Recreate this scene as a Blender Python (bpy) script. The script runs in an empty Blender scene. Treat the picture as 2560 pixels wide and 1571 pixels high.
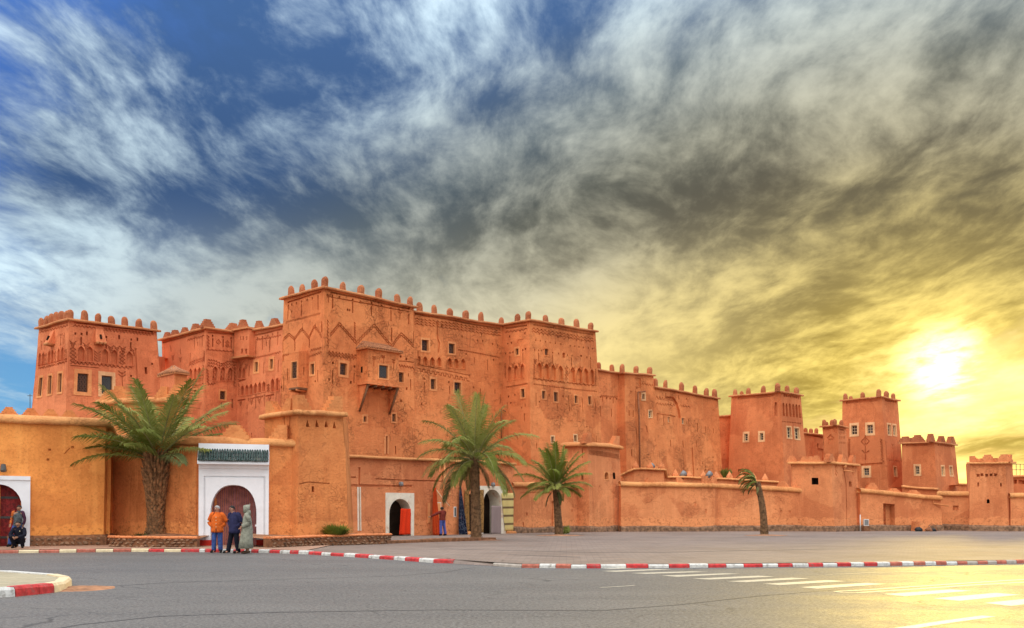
import bpy, bmesh, math, random
from mathutils import Vector, Matrix, noise
from mathutils.geometry import delaunay_2d_cdt

random.seed(11)
SC = bpy.context.scene
COL = SC.collection
FPX, CX, HV, CH = 2594.0, 1280.0, 1268.0, 1.70      # focal length, centre and horizon of the 2560 px photograph, eye height

# ------------------------------------------------------------------ camera
cam = bpy.data.cameras.new('camera')
cam.sensor_width = 36.0
cam.lens = 36.0 * FPX / 2560.0
cam.shift_y = (HV - 785.5) / 2560.0
cam.clip_start, cam.clip_end = 0.1, 6000.0
camo = bpy.data.objects.new('camera', cam)
camo.location = (0, 0, CH)
camo.rotation_euler = (math.pi / 2, 0, 0)
COL.objects.link(camo)
SC.camera = camo

# ------------------------------------------------------------------ exposure
SC.view_settings.view_transform = 'Standard'
SC.view_settings.look = 'None'
SC.view_settings.exposure = 1.9
SC.view_settings.gamma = 1.0
SC.view_settings.use_curve_mapping = False
SC.cycles.use_denoising = True
SC.cycles.max_bounces = 6
SC.cycles.diffuse_bounces = 4
SC.cycles.glossy_bounces = 2
SC.cycles.transmission_bounces = 2

# ------------------------------------------------------------------ node helper
class NT:
    def __init__(s, tree):
        s.t = tree; s.n = tree.nodes; s.l = tree.links
    def put(s, inp, v):
        if v is None: return
        if isinstance(v, bpy.types.NodeSocket): s.l.new(v, inp)
        elif isinstance(v, (int, float)):
            try: inp.default_value = v
            except TypeError: inp.default_value = (v, v, v)
        else:
            v = tuple(v)
            if inp.type == 'RGBA' and len(v) == 3: v = v + (1.0,)
            inp.default_value = v
    def math(s, op, a, b=None, c=None, clamp=False):
        n = s.n.new('ShaderNodeMath'); n.operation = op; n.use_clamp = clamp
        for i, v in enumerate((a, b, c)): s.put(n.inputs[i], v)
        return n.outputs[0]
    def vm(s, op, a, b=None):
        n = s.n.new('ShaderNodeVectorMath'); n.operation = op
        s.put(n.inputs[0], a); s.put(n.inputs[1], b)
        return n.outputs['Value'] if op in ('DOT_PRODUCT', 'LENGTH', 'DISTANCE') else n.outputs[0]
    def mix(s, f, a, b, mode='MIX'):
        n = s.n.new('ShaderNodeMix'); n.data_type = 'RGBA'; n.blend_type = mode; n.clamp_factor = True
        s.put(n.inputs[0], f); s.put(n.inputs[6], a); s.put(n.inputs[7], b)
        return n.outputs[2]
    def noise(s, vec, scale, detail=4, rough=0.55, dist=0.0, dims='3D'):
        n = s.n.new('ShaderNodeTexNoise'); n.noise_dimensions = dims
        s.put(n.inputs['Vector'], vec); n.inputs['Scale'].default_value = scale
        n.inputs['Detail'].default_value = detail; n.inputs['Roughness'].default_value = rough
        n.inputs['Distortion'].default_value = dist
        return n.outputs[0]
    def voro(s, vec, scale, feature='F1', rnd=1.0, out=0):
        n = s.n.new('ShaderNodeTexVoronoi'); n.feature = feature
        s.put(n.inputs['Vector'], vec); n.inputs['Scale'].default_value = scale
        n.inputs['Randomness'].default_value = rnd
        return n.outputs[out]
    def ramp(s, f, stops, interp='LINEAR'):
        n = s.n.new('ShaderNodeValToRGB'); n.color_ramp.interpolation = interp
        e = n.color_ramp.elements
        while len(e) < len(stops): e.new(0.5)
        for i, (p, c) in enumerate(stops):
            e[i].position = p
            e[i].color = (c, c, c, 1) if isinstance(c, (int, float)) else tuple(c) + (1,)
        s.put(n.inputs[0], f)
        return n.outputs[0]
    def rng(s, v, a, b, c=0.0, d=1.0, smooth=True):
        n = s.n.new('ShaderNodeMapRange'); n.interpolation_type = 'SMOOTHSTEP' if smooth else 'LINEAR'
        s.put(n.inputs[0], v)
        for i, x in enumerate((a, b, c, d)): n.inputs[i + 1].default_value = x
        return n.outputs[0]
    def sep(s, v):
        n = s.n.new('ShaderNodeSeparateXYZ'); s.put(n.inputs[0], v); return n.outputs
    def comb(s, x, y, z):
        n = s.n.new('ShaderNodeCombineXYZ')
        for i, v in enumerate((x, y, z)): s.put(n.inputs[i], v)
        return n.outputs[0]
    def mapping(s, v, scale=(1, 1, 1), rot=(0, 0, 0), loc=(0, 0, 0)):
        n = s.n.new('ShaderNodeMapping'); s.put(n.inputs[0], v)
        n.inputs['Location'].default_value = loc; n.inputs['Rotation'].default_value = rot; n.inputs['Scale'].default_value = scale
        return n.outputs[0]

# ------------------------------------------------------------------ sun and sky (low veiled sun, behind the kasbah on the right)
SUN_AZ = math.atan2(2362 - CX, FPX)                  # clockwise from the view axis (+Y)
SUN_EL = math.radians(7.1)
SUN = Vector((math.sin(SUN_AZ) * math.cos(SUN_EL), math.cos(SUN_AZ) * math.cos(SUN_EL), math.sin(SUN_EL)))
sl = bpy.data.lights.new('sun', 'SUN')
sl.energy = 1.0
sl.angle = math.radians(10)
sl.color = (1.0, 0.68, 0.12)
so = bpy.data.objects.new('sun', sl)
so.rotation_euler = SUN.to_track_quat('Z', 'Y').to_euler()
so.location = (60, 140, 30)
COL.objects.link(so)

world = bpy.data.worlds.new('World')
SC.world = world
world.use_nodes = True
SKYX, SKYY = 12.6, 2.6                                # which stretch of the cloud sheet stands over the town
def build_sky():
    t = NT(world.node_tree)
    t.n.clear()
    out = t.n.new('ShaderNodeOutputWorld'); bg = t.n.new('ShaderNodeBackground')
    t.l.new(bg.outputs[0], out.inputs[0])
    bg.inputs['Strength'].default_value = 0.1
    d = t.vm('NORMALIZE', t.n.new('ShaderNodeTexCoord').outputs['Generated'])
    x, y, z = t.sep(d)
    zc = t.math('MAXIMUM', z, 0.0)
    # clear sky
    sky = t.n.new('ShaderNodeTexSky'); sky.sky_type = 'NISHITA'; sky.sun_disc = False
    sky.sun_elevation = SUN_EL; sky.sun_rotation = SUN_AZ
    sky.air_density = 1.0; sky.dust_density = 1.0; sky.ozone_density = 2.0
    c = t.vm('DOT_PRODUCT', d, tuple(SUN))           # cosine of the angle to the sun
    ang = t.math('ARCCOSINE', t.math('MINIMUM', c, 1.0))
    A = t.math('DIVIDE', ang, math.pi, clamp=True)   # 0 at the sun, 1 opposite; the frame's left edge is at 0.28
    # hue follows the distance from the sun and the height: yellow low round the sun, grey above it, blue away from it
    E = t.math('ADD', A, t.math('MULTIPLY', t.math('MAXIMUM', t.math('SUBTRACT', z, 0.13), 0.0), 0.46))
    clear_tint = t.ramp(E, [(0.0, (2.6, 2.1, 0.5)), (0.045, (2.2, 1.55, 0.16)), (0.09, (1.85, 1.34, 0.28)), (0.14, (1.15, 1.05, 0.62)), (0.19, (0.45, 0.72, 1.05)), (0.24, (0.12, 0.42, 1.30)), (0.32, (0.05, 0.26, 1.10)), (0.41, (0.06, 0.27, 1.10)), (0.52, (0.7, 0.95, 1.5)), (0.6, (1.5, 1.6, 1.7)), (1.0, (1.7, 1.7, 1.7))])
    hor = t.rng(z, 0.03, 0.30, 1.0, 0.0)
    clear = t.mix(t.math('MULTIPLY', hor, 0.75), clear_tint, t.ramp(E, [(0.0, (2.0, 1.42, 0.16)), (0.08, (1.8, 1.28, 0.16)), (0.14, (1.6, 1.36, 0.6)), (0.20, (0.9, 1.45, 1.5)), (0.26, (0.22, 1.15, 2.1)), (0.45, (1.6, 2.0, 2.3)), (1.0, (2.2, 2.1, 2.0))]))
    clear = t.mix(0.08, clear, sky.outputs[0])
    # cloud sheet seen in perspective: streets running away along +Y
    den = t.math('ADD', zc, 0.11)
    px = t.math('DIVIDE', x, den); py = t.math('DIVIDE', y, den)
    big = t.comb(px, t.math('MULTIPLY', py, 0.54), 0.0)
    fine = t.comb(px, t.math('MULTIPLY', py, 0.44), 3.0)
    warp = t.noise(big, 1.1, 3, 0.5)
    fw = t.vm('ADD', fine, t.comb(t.math('MULTIPLY', warp, 0.55), t.math('MULTIPLY', warp, 0.2), 0.0))
    n1 = t.noise(t.vm('ADD', big, (SKYX, SKYY, 0.0)), 0.85, 5, 0.52, 0.0)
    n2 = t.noise(fw, 3.2, 10, 0.60, 0.0)
    n3 = t.noise(t.vm('ADD', fw, (7.0, 2.0, 0.0)), 9.0, 7, 0.62, 0.1)
    # cover grows towards the sun side and with height over the horizon there
    cover = t.math('ADD', t.rng(A, 0.33, 0.17, -0.075, 0.15), t.math('MULTIPLY', t.rng(z, 0.05, 0.26, -0.075, 0.05), t.rng(A, 0.30, 0.10, 0.7, 1.0)))
    dens = t.math('ADD', t.math('ADD', t.math('MULTIPLY', n1, 0.60), t.math('MULTIPLY', n2, 0.40)), cover)
    dens = t.math('ADD', dens, t.math('MULTIPLY', t.math('SUBTRACT', n3, 0.5), 0.16))
    alpha = t.math('MULTIPLY', t.rng(dens, 0.42, 0.62), t.rng(z, -0.01, 0.06))
    # light and shade inside the sheet
    n4 = t.noise(t.vm('ADD', fw, (1.0, 5.0, 0.0)), 22.0, 5, 0.62)
    shade = t.math('ADD', t.math('ADD', t.math('MULTIPLY', n2, 0.56), t.math('MULTIPLY', n3, 0.32)), t.math('MULTIPLY', n4, 0.12))
    shade = t.math('SUBTRACT', shade, t.math('MULTIPLY', t.math('SUBTRACT', n1, 0.5), 0.42))
    shade = t.math('ADD', shade, t.math('MULTIPLY', t.rng(z, 0.15, 0.29, 0.080, -0.035), t.rng(A, 0.04, 0.10)))
    lit = t.rng(shade, 0.375, 0.64)
    bright = t.ramp(E, [(0.0, (2.8, 2.2, 0.75)), (0.03, (2.3, 1.72, 0.42)), (0.07, (1.95, 1.50, 0.50)), (0.11, (1.85, 1.50, 0.66)), (0.15, (1.50, 1.36, 0.90)), (0.20, (1.15, 1.16, 0.96)), (0.25, (1.15, 1.30, 1.28)), (0.30, (1.55, 1.95, 2.15)), (0.40, (1.6, 2.0, 2.2)), (0.52, (2.7, 2.6, 2.4)), (1.0, (3.0, 2.7, 2.3))])  # stops beyond the frame are raised to light the facades
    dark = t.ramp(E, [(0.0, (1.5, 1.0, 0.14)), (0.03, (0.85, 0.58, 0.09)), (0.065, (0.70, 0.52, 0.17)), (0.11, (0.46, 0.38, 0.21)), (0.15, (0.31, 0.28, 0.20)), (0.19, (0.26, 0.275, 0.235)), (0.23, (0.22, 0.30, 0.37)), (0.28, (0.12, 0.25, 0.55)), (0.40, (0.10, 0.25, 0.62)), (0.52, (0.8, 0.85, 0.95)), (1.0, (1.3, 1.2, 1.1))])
    dark = t.mix(t.math('MULTIPLY', t.rng(z, 0.14, 0.29, 0.55, 0.0), t.rng(A, 0.035, 0.10)), dark, bright)   # thinner sheet low over the town
    cloud = t.mix(lit, dark, bright)
    low = t.rng(z, 0.14, 0.30, 1.45, 1.0)            # thin cloud low over the town lets more light through
    cloud = t.vm('MULTIPLY', cloud, t.comb(low, low, low))
    col = t.mix(alpha, clear, cloud)
    # glow of the sun through the veil
    veil = t.rng(t.math('ADD', t.math('MULTIPLY', n2, 0.6), t.math('MULTIPLY', n3, 0.4)), 0.40, 0.58, 0.05, 1.0)
    glow = t.math('ADD', t.math('MULTIPLY', t.rng(A, 0.045, 0.0), 0.45), t.math('MULTIPLY', t.math('MULTIPLY', t.rng(A, 0.0165, 0.0), 9.0), veil))
    col = t.vm('ADD', col, t.vm('MULTIPLY', t.comb(glow, glow, glow), (1.0, 0.84, 0.34)))
    # sky brightened overhead, CIE overcast style, and behind the camera to light the facades
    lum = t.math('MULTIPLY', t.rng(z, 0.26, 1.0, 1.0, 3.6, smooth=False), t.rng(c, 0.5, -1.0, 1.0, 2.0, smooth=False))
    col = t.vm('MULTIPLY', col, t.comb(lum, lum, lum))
    # under the horizon: dusty ground
    col = t.mix(t.rng(z, -0.02, 0.0, 1.0, 0.0), col, (0.9, 0.6, 0.35))
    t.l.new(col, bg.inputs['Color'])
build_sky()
world.cycles.sampling_method = 'MANUAL'
world.cycles.sample_map_resolution = 1024

# ------------------------------------------------------------------ materials (all procedural)
def new_mat(name):
    m = bpy.data.materials.new(name); m.use_nodes = True
    t = NT(m.node_tree)
    b = next(n for n in t.n if n.type == 'BSDF_PRINCIPLED')
    return m, t, b
def wpos(t):
    return t.n.new('ShaderNodeNewGeometry').outputs['Position']
def opos(t):
    return t.n.new('ShaderNodeTexCoord').outputs['Object']
def bump(t, b, h, strength=0.5, dist=0.03):
    n = t.n.new('ShaderNodeBump'); n.inputs['Strength'].default_value = strength; n.inputs['Distance'].default_value = dist
    t.put(n.inputs['Height'], h); t.l.new(n.outputs[0], b.inputs['Normal'])

def adobe(name, base, crack=0.6, patch=0.35, rough=0.6, foot=0.0, pale=(1.20, 1.22, 1.25)):
    """Straw and mud render: blotches, drip streaks, straw specks, shrinkage cracks, a salt-bleached foot."""
    m, t, b = new_mat(name)
    p = wpos(t)
    x, y, z = t.sep(p)
    big = t.noise(p, 0.33, 5, 0.6)
    mid = t.noise(p, 1.7, 6, 0.65)
    fin = t.noise(p, 11.0, 5, 0.7)
    drip = t.noise(t.mapping(p, (2.6, 2.6, 0.22)), 1.0, 5, 0.6)
    B = Vector(base)
    c = t.mix(t.rng(big, 0.36, 0.66), tuple(B * 0.80), (B.x * 1.10, B.y * 1.18, B.z * 1.2))
    c = t.mix(t.math('MULTIPLY', t.rng(mid, 0.44, 0.70), 0.55), c, (B.x * 0.68, B.y * 0.60, B.z * 0.60))
    c = t.mix(t.math('MULTIPLY', t.rng(drip, 0.50, 0.72), 0.50), c, (B.x * 1.18, B.y * 1.42, B.z * 1.55))
    drip2 = t.noise(t.mapping(t.vm('ADD', p, (31.0, 7.0, 0.0)), (3.6, 3.6, 0.16)), 1.0, 4, 0.6)
    c = t.mix(t.math('MULTIPLY', t.rng(drip2, 0.56, 0.74), 0.45), c, (B.x * 0.58, B.y * 0.50, B.z * 0.50))
    c = t.mix(t.math('MULTIPLY', t.rng(fin, 0.50, 0.66), 0.45), c, (B.x * 0.58, B.y * 0.50, B.z * 0.50))
    c = t.mix(t.math('MULTIPLY', t.rng(fin, 0.46, 0.30), 0.35), c, (B.x * 1.2, B.y * 1.3, B.z * 1.4))
    pv = t.n.new('ShaderNodeTexVoronoi'); pv.feature = 'SMOOTH_F1'; pv.inputs['Scale'].default_value = 0.42; pv.inputs['Smoothness'].default_value = 0.12; t.put(pv.inputs['Vector'], t.vm('ADD', p, t.comb(t.math('MULTIPLY', mid, 1.4), t.math('MULTIPLY', mid, 1.4), t.math('MULTIPLY', mid, 1.0))))
    pr_, pg_, pb_ = t.sep(pv.outputs['Color'])
    c = t.mix(t.math('MULTIPLY', t.rng(pr_, 0.55, 0.75), 0.35), c, (B.x * 1.16, B.y * 1.40, B.z * 1.5))          # lighter repairs
    c = t.mix(t.math('MULTIPLY', t.rng(pg_, 0.62, 0.82), 0.35), c, (B.x * 0.72, B.y * 0.64, B.z * 0.66))          # older, darker render
    # lost render showing the darker rammed earth
    lost = t.noise(t.vm('ADD', p, (13.0, 5.0, 2.0)), 0.55, 6, 0.62)
    lm = t.rng(lost, 0.645, 0.675)
    c = t.mix(t.math('MULTIPLY', lm, patch), c, (B.x * 0.55, B.y * 0.58, B.z * 0.70))
    # cracks
    wp = t.vm('ADD', p, t.vm('MULTIPLY', t.n.new('ShaderNodeTexNoise').outputs['Color'], (0.0, 0.0, 0.0)))
    nn = t.n.new('ShaderNodeTexNoise'); nn.inputs['Scale'].default_value = 2.4; nn.inputs['Detail'].default_value = 4
    t.put(nn.inputs['Vector'], p)
    wp = t.vm('ADD', p, t.vm('MULTIPLY', t.vm('SUBTRACT', nn.outputs['Color'], (0.5, 0.5, 0.5)), (0.55, 0.55, 0.55)))
    v1 = t.voro(wp, 1.9, 'DISTANCE_TO_EDGE')
    v2 = t.voro(wp, 4.6, 'DISTANCE_TO_EDGE')
    cm = t.math('MULTIPLY', t.rng(v1, 0.026, 0.0), t.rng(t.noise(p, 0.55, 4), 0.50, 0.66))
    cm2 = t.math('MULTIPLY', t.rng(v2, 0.050, 0.0), t.rng(t.noise(t.vm('ADD', p, (3.0, 9.0, 1.0)), 0.5, 3), 0.50, 0.64))
    ck = t.math('MULTIPLY', t.math('MAXIMUM', cm, cm2), crack)
    c = t.mix(ck, c, (B.x * 0.34, B.y * 0.26, B.z * 0.24))
    if foot > 0:
        fm = t.rng(t.math('ADD', z, t.math('MULTIPLY', mid, -1.1)), foot * 0.35, foot * 0.35 - 0.12)
        c = t.mix(t.math('MULTIPLY', fm, 0.55), c, (B.x * pale[0], B.y * pale[1] * 1.12, B.z * pale[2] * 1.1))
        fm2 = t.math('MULTIPLY', fm, t.rng(t.noise(p, 5.5, 5, 0.7), 0.52, 0.62))
        c = t.mix(t.math('MULTIPLY', fm2, 0.5), c, (B.x * 0.45, B.y * 0.36, B.z * 0.34))
    t.l.new(c, b.inputs['Base Color'])
    b.inputs['Roughness'].default_value = 0.92
    b.inputs['Specular IOR Level'].default_value = 0.15
    h = t.math('ADD', t.math('MULTIPLY', fin, 0.5), t.math('MULTIPLY', mid, 1.0))
    h = t.math('SUBTRACT', h, t.math('MULTIPLY', ck, 1.3))
    h = t.math('SUBTRACT', h, t.math('MULTIPLY', lm, 0.8 * patch))
    bump(t, b, h, min(1.0, rough * 1.25), 0.11)
    return m

def simple(name, col, rough=0.8, var=0.25, scale=6.0, bs=0.0, metal=0.0, spec=0.3, dirt=None):
    m, t, b = new_mat(name)
    p = wpos(t)
    n = t.noise(p, scale, 5, 0.65)
    C = Vector(col)
    c = t.mix(t.rng(n, 0.3, 0.7), tuple(C * (1 - var)), tuple(C * (1 + var * 0.6)))
    if dirt:
        c = t.mix(t.math('MULTIPLY', t.rng(t.noise(p, scale * 0.6, 6, 0.7), 0.5, 0.7), dirt[0]), c, dirt[1])
    t.l.new(c, b.inputs['Base Color'])
    b.inputs['Roughness'].default_value = rough; b.inputs['Metallic'].default_value = metal
    b.inputs['Specular IOR Level'].default_value = spec
    if bs: bump(t, b, n, bs, 0.02)
    return m

ADOBE = (0.76, 0.232, 0.080)
M = {}
M['adobe'] = adobe('adobe_render', ADOBE, crack=0.35, patch=0.4, rough=0.7)
M['adobe_cracked'] = adobe('adobe_render_cracked', (0.78, 0.246, 0.082), crack=0.5, patch=0.4, rough=0.8)
M['adobe_left'] = adobe('adobe_render_rose', (0.74, 0.216, 0.088), crack=0.25, patch=0.2)
M['adobe_right'] = adobe('adobe_render_smooth', (0.64, 0.195, 0.072), crack=0.25, patch=0.1, rough=0.4)
M['ochre_wall'] = adobe('ochre_render', (0.82, 0.285, 0.070), crack=0.12, patch=0.0, rough=0.35, foot=1.3)
M['wall'] = adobe('perimeter_render', (0.75, 0.246, 0.076), crack=0.3, patch=0.3, foot=1.6)
M['wall_far'] = adobe('perimeter_render_pink', (0.73, 0.247, 0.095), crack=0.4, patch=0.15, rough=0.5, foot=1.2)
M['shop_wall'] = adobe('shop_render', (0.73, 0.232, 0.090), crack=0.45, patch=0.25, foot=1.4)
M['cap'] = adobe('mud_cap', (0.74, 0.30, 0.105), crack=0.2, patch=0.0, rough=0.9)
M['cornice'] = adobe('cornice_mud', (0.58, 0.22, 0.085), crack=0.2, patch=0.0)
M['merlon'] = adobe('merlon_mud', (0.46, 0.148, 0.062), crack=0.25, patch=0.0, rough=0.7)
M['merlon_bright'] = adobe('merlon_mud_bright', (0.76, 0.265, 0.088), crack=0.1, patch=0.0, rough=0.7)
M['surround'] = adobe('window_plaster', (0.80, 0.31, 0.115), crack=0.1, patch=0.2, rough=0.3)
M['surround_pale'] = adobe('window_plaster_pale', (0.80, 0.44, 0.21), crack=0.0, patch=0.0, rough=0.2)
M['white'] = simple('white_limewash', (0.80, 0.79, 0.80), 0.85, 0.06, 1.5, 0.25, dirt=(0.25, (0.55, 0.50, 0.48)))
M['white_old'] = simple('old_limewash', (0.80, 0.70, 0.55), 0.9, 0.10, 3.0, 0.6, dirt=(0.75, (0.62, 0.30, 0.14)))
M['glass'] = simple('dark_glass', (0.025, 0.022, 0.022), 0.12, 0.2, 3, spec=0.5)
M['glass_bright'] = simple('blue_glass', (0.06, 0.075, 0.085), 0.06, 0.2, 3, spec=0.8)
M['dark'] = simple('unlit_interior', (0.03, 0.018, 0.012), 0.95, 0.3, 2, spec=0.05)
M['iron'] = simple('rusty_grille_iron', (0.16, 0.07, 0.035), 0.7, 0.4, 20)
M['iron_grey'] = simple('grey_grille_iron', (0.09, 0.085, 0.08), 0.6, 0.3, 20)
M['wood'] = simple('weathered_wood', (0.20, 0.095, 0.045), 0.85, 0.4, 14, 0.5)
M['wood_pale'] = simple('pale_wood', (0.42, 0.25, 0.12), 0.8, 0.3, 9, 0.3)
M['frame_white'] = simple('pale_window_wood', (0.62, 0.50, 0.32), 0.7, 0.15, 6)
M['door_red'] = simple('red_door_paint', (0.30, 0.022, 0.020), 0.6, 0.55, 7, 0.4, dirt=(0.5, (0.10, 0.02, 0.015)))
M['door_maroon'] = simple('maroon_door_paint', (0.26, 0.085, 0.078), 0.65, 0.4, 5, 0.4)
M['door_orange'] = simple('orange_door_paint', (0.42, 0.09, 0.02), 0.7, 0.4, 5, 0.4)
M['red_plinth'] = simple('red_plinth_paint', (0.62, 0.025, 0.012), 0.7, 0.2, 5, dirt=(0.35, (0.40, 0.05, 0.03)))
M['green_tile'] = simple('green_glazed_tile', (0.022, 0.048, 0.040), 0.45, 0.65, 9, 0.2, spec=0.35, dirt=(0.8, (0.13, 0.125, 0.09)))
M['mud_tile'] = simple('mud_roof_tile', (0.42, 0.17, 0.075), 0.9, 0.5, 7, 0.6, dirt=(0.5, (0.12, 0.07, 0.05)))
M['stone'] = simple('rubble_stone', (0.27, 0.15, 0.085), 0.95, 0.6, 5, 0.7, dirt=(0.5, (0.10, 0.06, 0.045)))
M['mortar'] = simple('mud_mortar', (0.24, 0.105, 0.05), 0.95, 0.4, 6, 0.7)
M['earth'] = simple('planter_earth', (0.36, 0.17, 0.085), 0.95, 0.4, 3, 0.8)
M['metal_grey'] = simple('grey_metal', (0.24, 0.235, 0.23), 0.6, 0.2, 8, metal=0.3)
M['rust'] = simple('rust_pipe', (0.30, 0.115, 0.05), 0.8, 0.4, 10)
M['black'] = simple('black_rubber', (0.02, 0.02, 0.021), 0.6, 0.2, 8)
M['box_white'] = simple('cabinet_white', (0.72, 0.70, 0.66), 0.6, 0.12, 5)
M['kerb_red'] = simple('kerb_red_paint', (0.55, 0.040, 0.040), 0.7, 0.35, 8, 0.3, dirt=(0.85, (0.28, 0.13, 0.11)))
M['kerb_white'] = simple('kerb_white_paint', (0.62, 0.60, 0.55), 0.75, 0.18, 8, 0.3, dirt=(0.9, (0.26, 0.23, 0.19)))
M['kerb_cream'] = simple('kerb_cream_paint', (0.72, 0.58, 0.36), 0.75, 0.15, 8, 0.3, dirt=(0.4, (0.45, 0.28, 0.16)))
M['kerb_brick'] = simple('kerb_faded_red', (0.45, 0.13, 0.085), 0.8, 0.3, 8, 0.3, dirt=(0.4, (0.50, 0.30, 0.20)))
M['kerb_grey'] = simple('kerb_bare_stone', (0.42, 0.36, 0.30), 0.85, 0.2, 8, 0.3)

def gravel_mat(name, col, rough, var, spec):
    m, t, b = new_mat(name)
    p = wpos(t)
    lane = t.noise(t.mapping(p, (0.05, 0.35, 1.0), rot=(0, 0, math.radians(-20))), 1.0, 5, 0.6)
    big = t.noise(p, 0.16, 5, 0.6); mid = t.noise(p, 2.2, 5, 0.7); fin = t.noise(p, 17.0, 5, 0.85)
    C = Vector(col)
    c = t.mix(t.rng(big, 0.32, 0.66), tuple(C * 0.72), tuple(C * 1.25))
    c = t.mix(t.math('MULTIPLY', t.rng(lane, 0.46, 0.60), 0.75), c, tuple(C * 0.58))
    c = t.mix(t.math('MULTIPLY', t.rng(mid, 0.45, 0.75), 0.35), c, (C.x * 1.45, C.y * 1.38, C.z * 1.25))
    c = t.mix(t.math('MULTIPLY', t.rng(fin, 0.4, 0.62), var), c, tuple(C * 2.1))
    c = t.mix(t.math('MULTIPLY', t.rng(fin, 0.50, 0.36), var), c, tuple(C * 0.40))
    w = t.n.new('ShaderNodeTexNoise'); w.inputs['Scale'].default_value = 0.8; w.inputs['Detail'].default_value = 4
    t.put(w.inputs['Vector'], p)
    wp = t.vm('ADD', p, t.vm('MULTIPLY', t.vm('SUBTRACT', w.outputs['Color'], (0.5, 0.5, 0.5)), (1.6, 1.6, 0.0)))
    ck = t.math('MULTIPLY', t.rng(t.voro(t.mapping(wp, (0.22, 0.5, 0.0)), 1.0, 'DISTANCE_TO_EDGE'), 0.012, 0.003), t.rng(big, 0.42, 0.58))
    c = t.mix(t.math('MULTIPLY', ck, 0.6), c, tuple(C * 0.25))
    t.l.new(c, b.inputs['Base Color'])
    t.l.new(t.rng(t.math('ADD', t.math('MULTIPLY', lane, 0.6), t.math('MULTIPLY', mid, 0.4)), 0.3, 0.7, rough + 0.09, rough - 0.09), b.inputs['Roughness'])
    b.inputs['Specular IOR Level'].default_value = spec
    bump(t, b, t.math('ADD', fin, t.math('MULTIPLY', mid, 0.4)), 0.55, 0.012)
    return m
M['asphalt'] = gravel_mat('asphalt', (0.094, 0.086, 0.078), 0.66, 0.9, 0.30)

def paver_mat(name, col):
    m, t, b = new_mat(name)
    p = wpos(t)
    n = t.n.new('ShaderNodeTexBrick')
    t.put(n.inputs['Vector'], t.mapping(p, (1, 1, 1), rot=(0, 0, math.radians(3))))
    C = Vector(col)
    n.inputs['Color1'].default_value = tuple(C * 0.86) + (1,); n.inputs['Color2'].default_value = tuple(C * 1.12) + (1,)
    n.inputs['Mortar'].default_value = tuple(C * 0.68) + (1,)
    n.inputs['Scale'].default_value = 1.0; n.inputs['Mortar Size'].default_value = 0.012
    n.inputs['Brick Width'].default_value = 0.42; n.inputs['Row Height'].default_value = 0.21
    big = t.noise(p, 0.22, 6, 0.65); mid = t.noise(t.mapping(p, (0.5, 1.6, 1)), 1.4, 5, 0.65)
    c = t.mix(t.math('MULTIPLY', t.rng(big, 0.42, 0.66), 0.55), n.outputs[0], (C.x * 0.62, C.y * 0.60, C.z * 0.58))
    c = t.mix(t.math('MULTIPLY', t.rng(mid, 0.50, 0.72), 0.40), c, (C.x * 1.15, C.y * 0.95, C.z * 0.78))
    t.l.new(c, b.inputs['Base Color'])
    b.inputs['Roughness'].default_value = 0.8; b.inputs['Specular IOR Level'].default_value = 0.2
    bump(t, b, t.math('ADD', t.math('MULTIPLY', n.outputs[1], -1.0), t.math('MULTIPLY', mid, 0.5)), 0.5, 0.01)
    return m
M['paving'] = paver_mat('clay_paving', (0.245, 0.185, 0.150))
M['island_paving'] = paver_mat('island_paving', (0.42, 0.36, 0.24))
M['sidewalk'] = paver_mat('pink_paving', (0.42, 0.25, 0.17))
M['road_paint'] = simple('worn_road_paint', (0.52, 0.46, 0.34), 0.55, 0.25, 14, 0.2, dirt=(0.7, (0.22, 0.20, 0.17)))
M['tar'] = simple('tar_seam', (0.045, 0.042, 0.04), 0.6, 0.3, 12)
M['desert'] = simple('dry_earth', (0.40, 0.24, 0.14), 0.95, 0.3, 0.6, 0.6)

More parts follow.
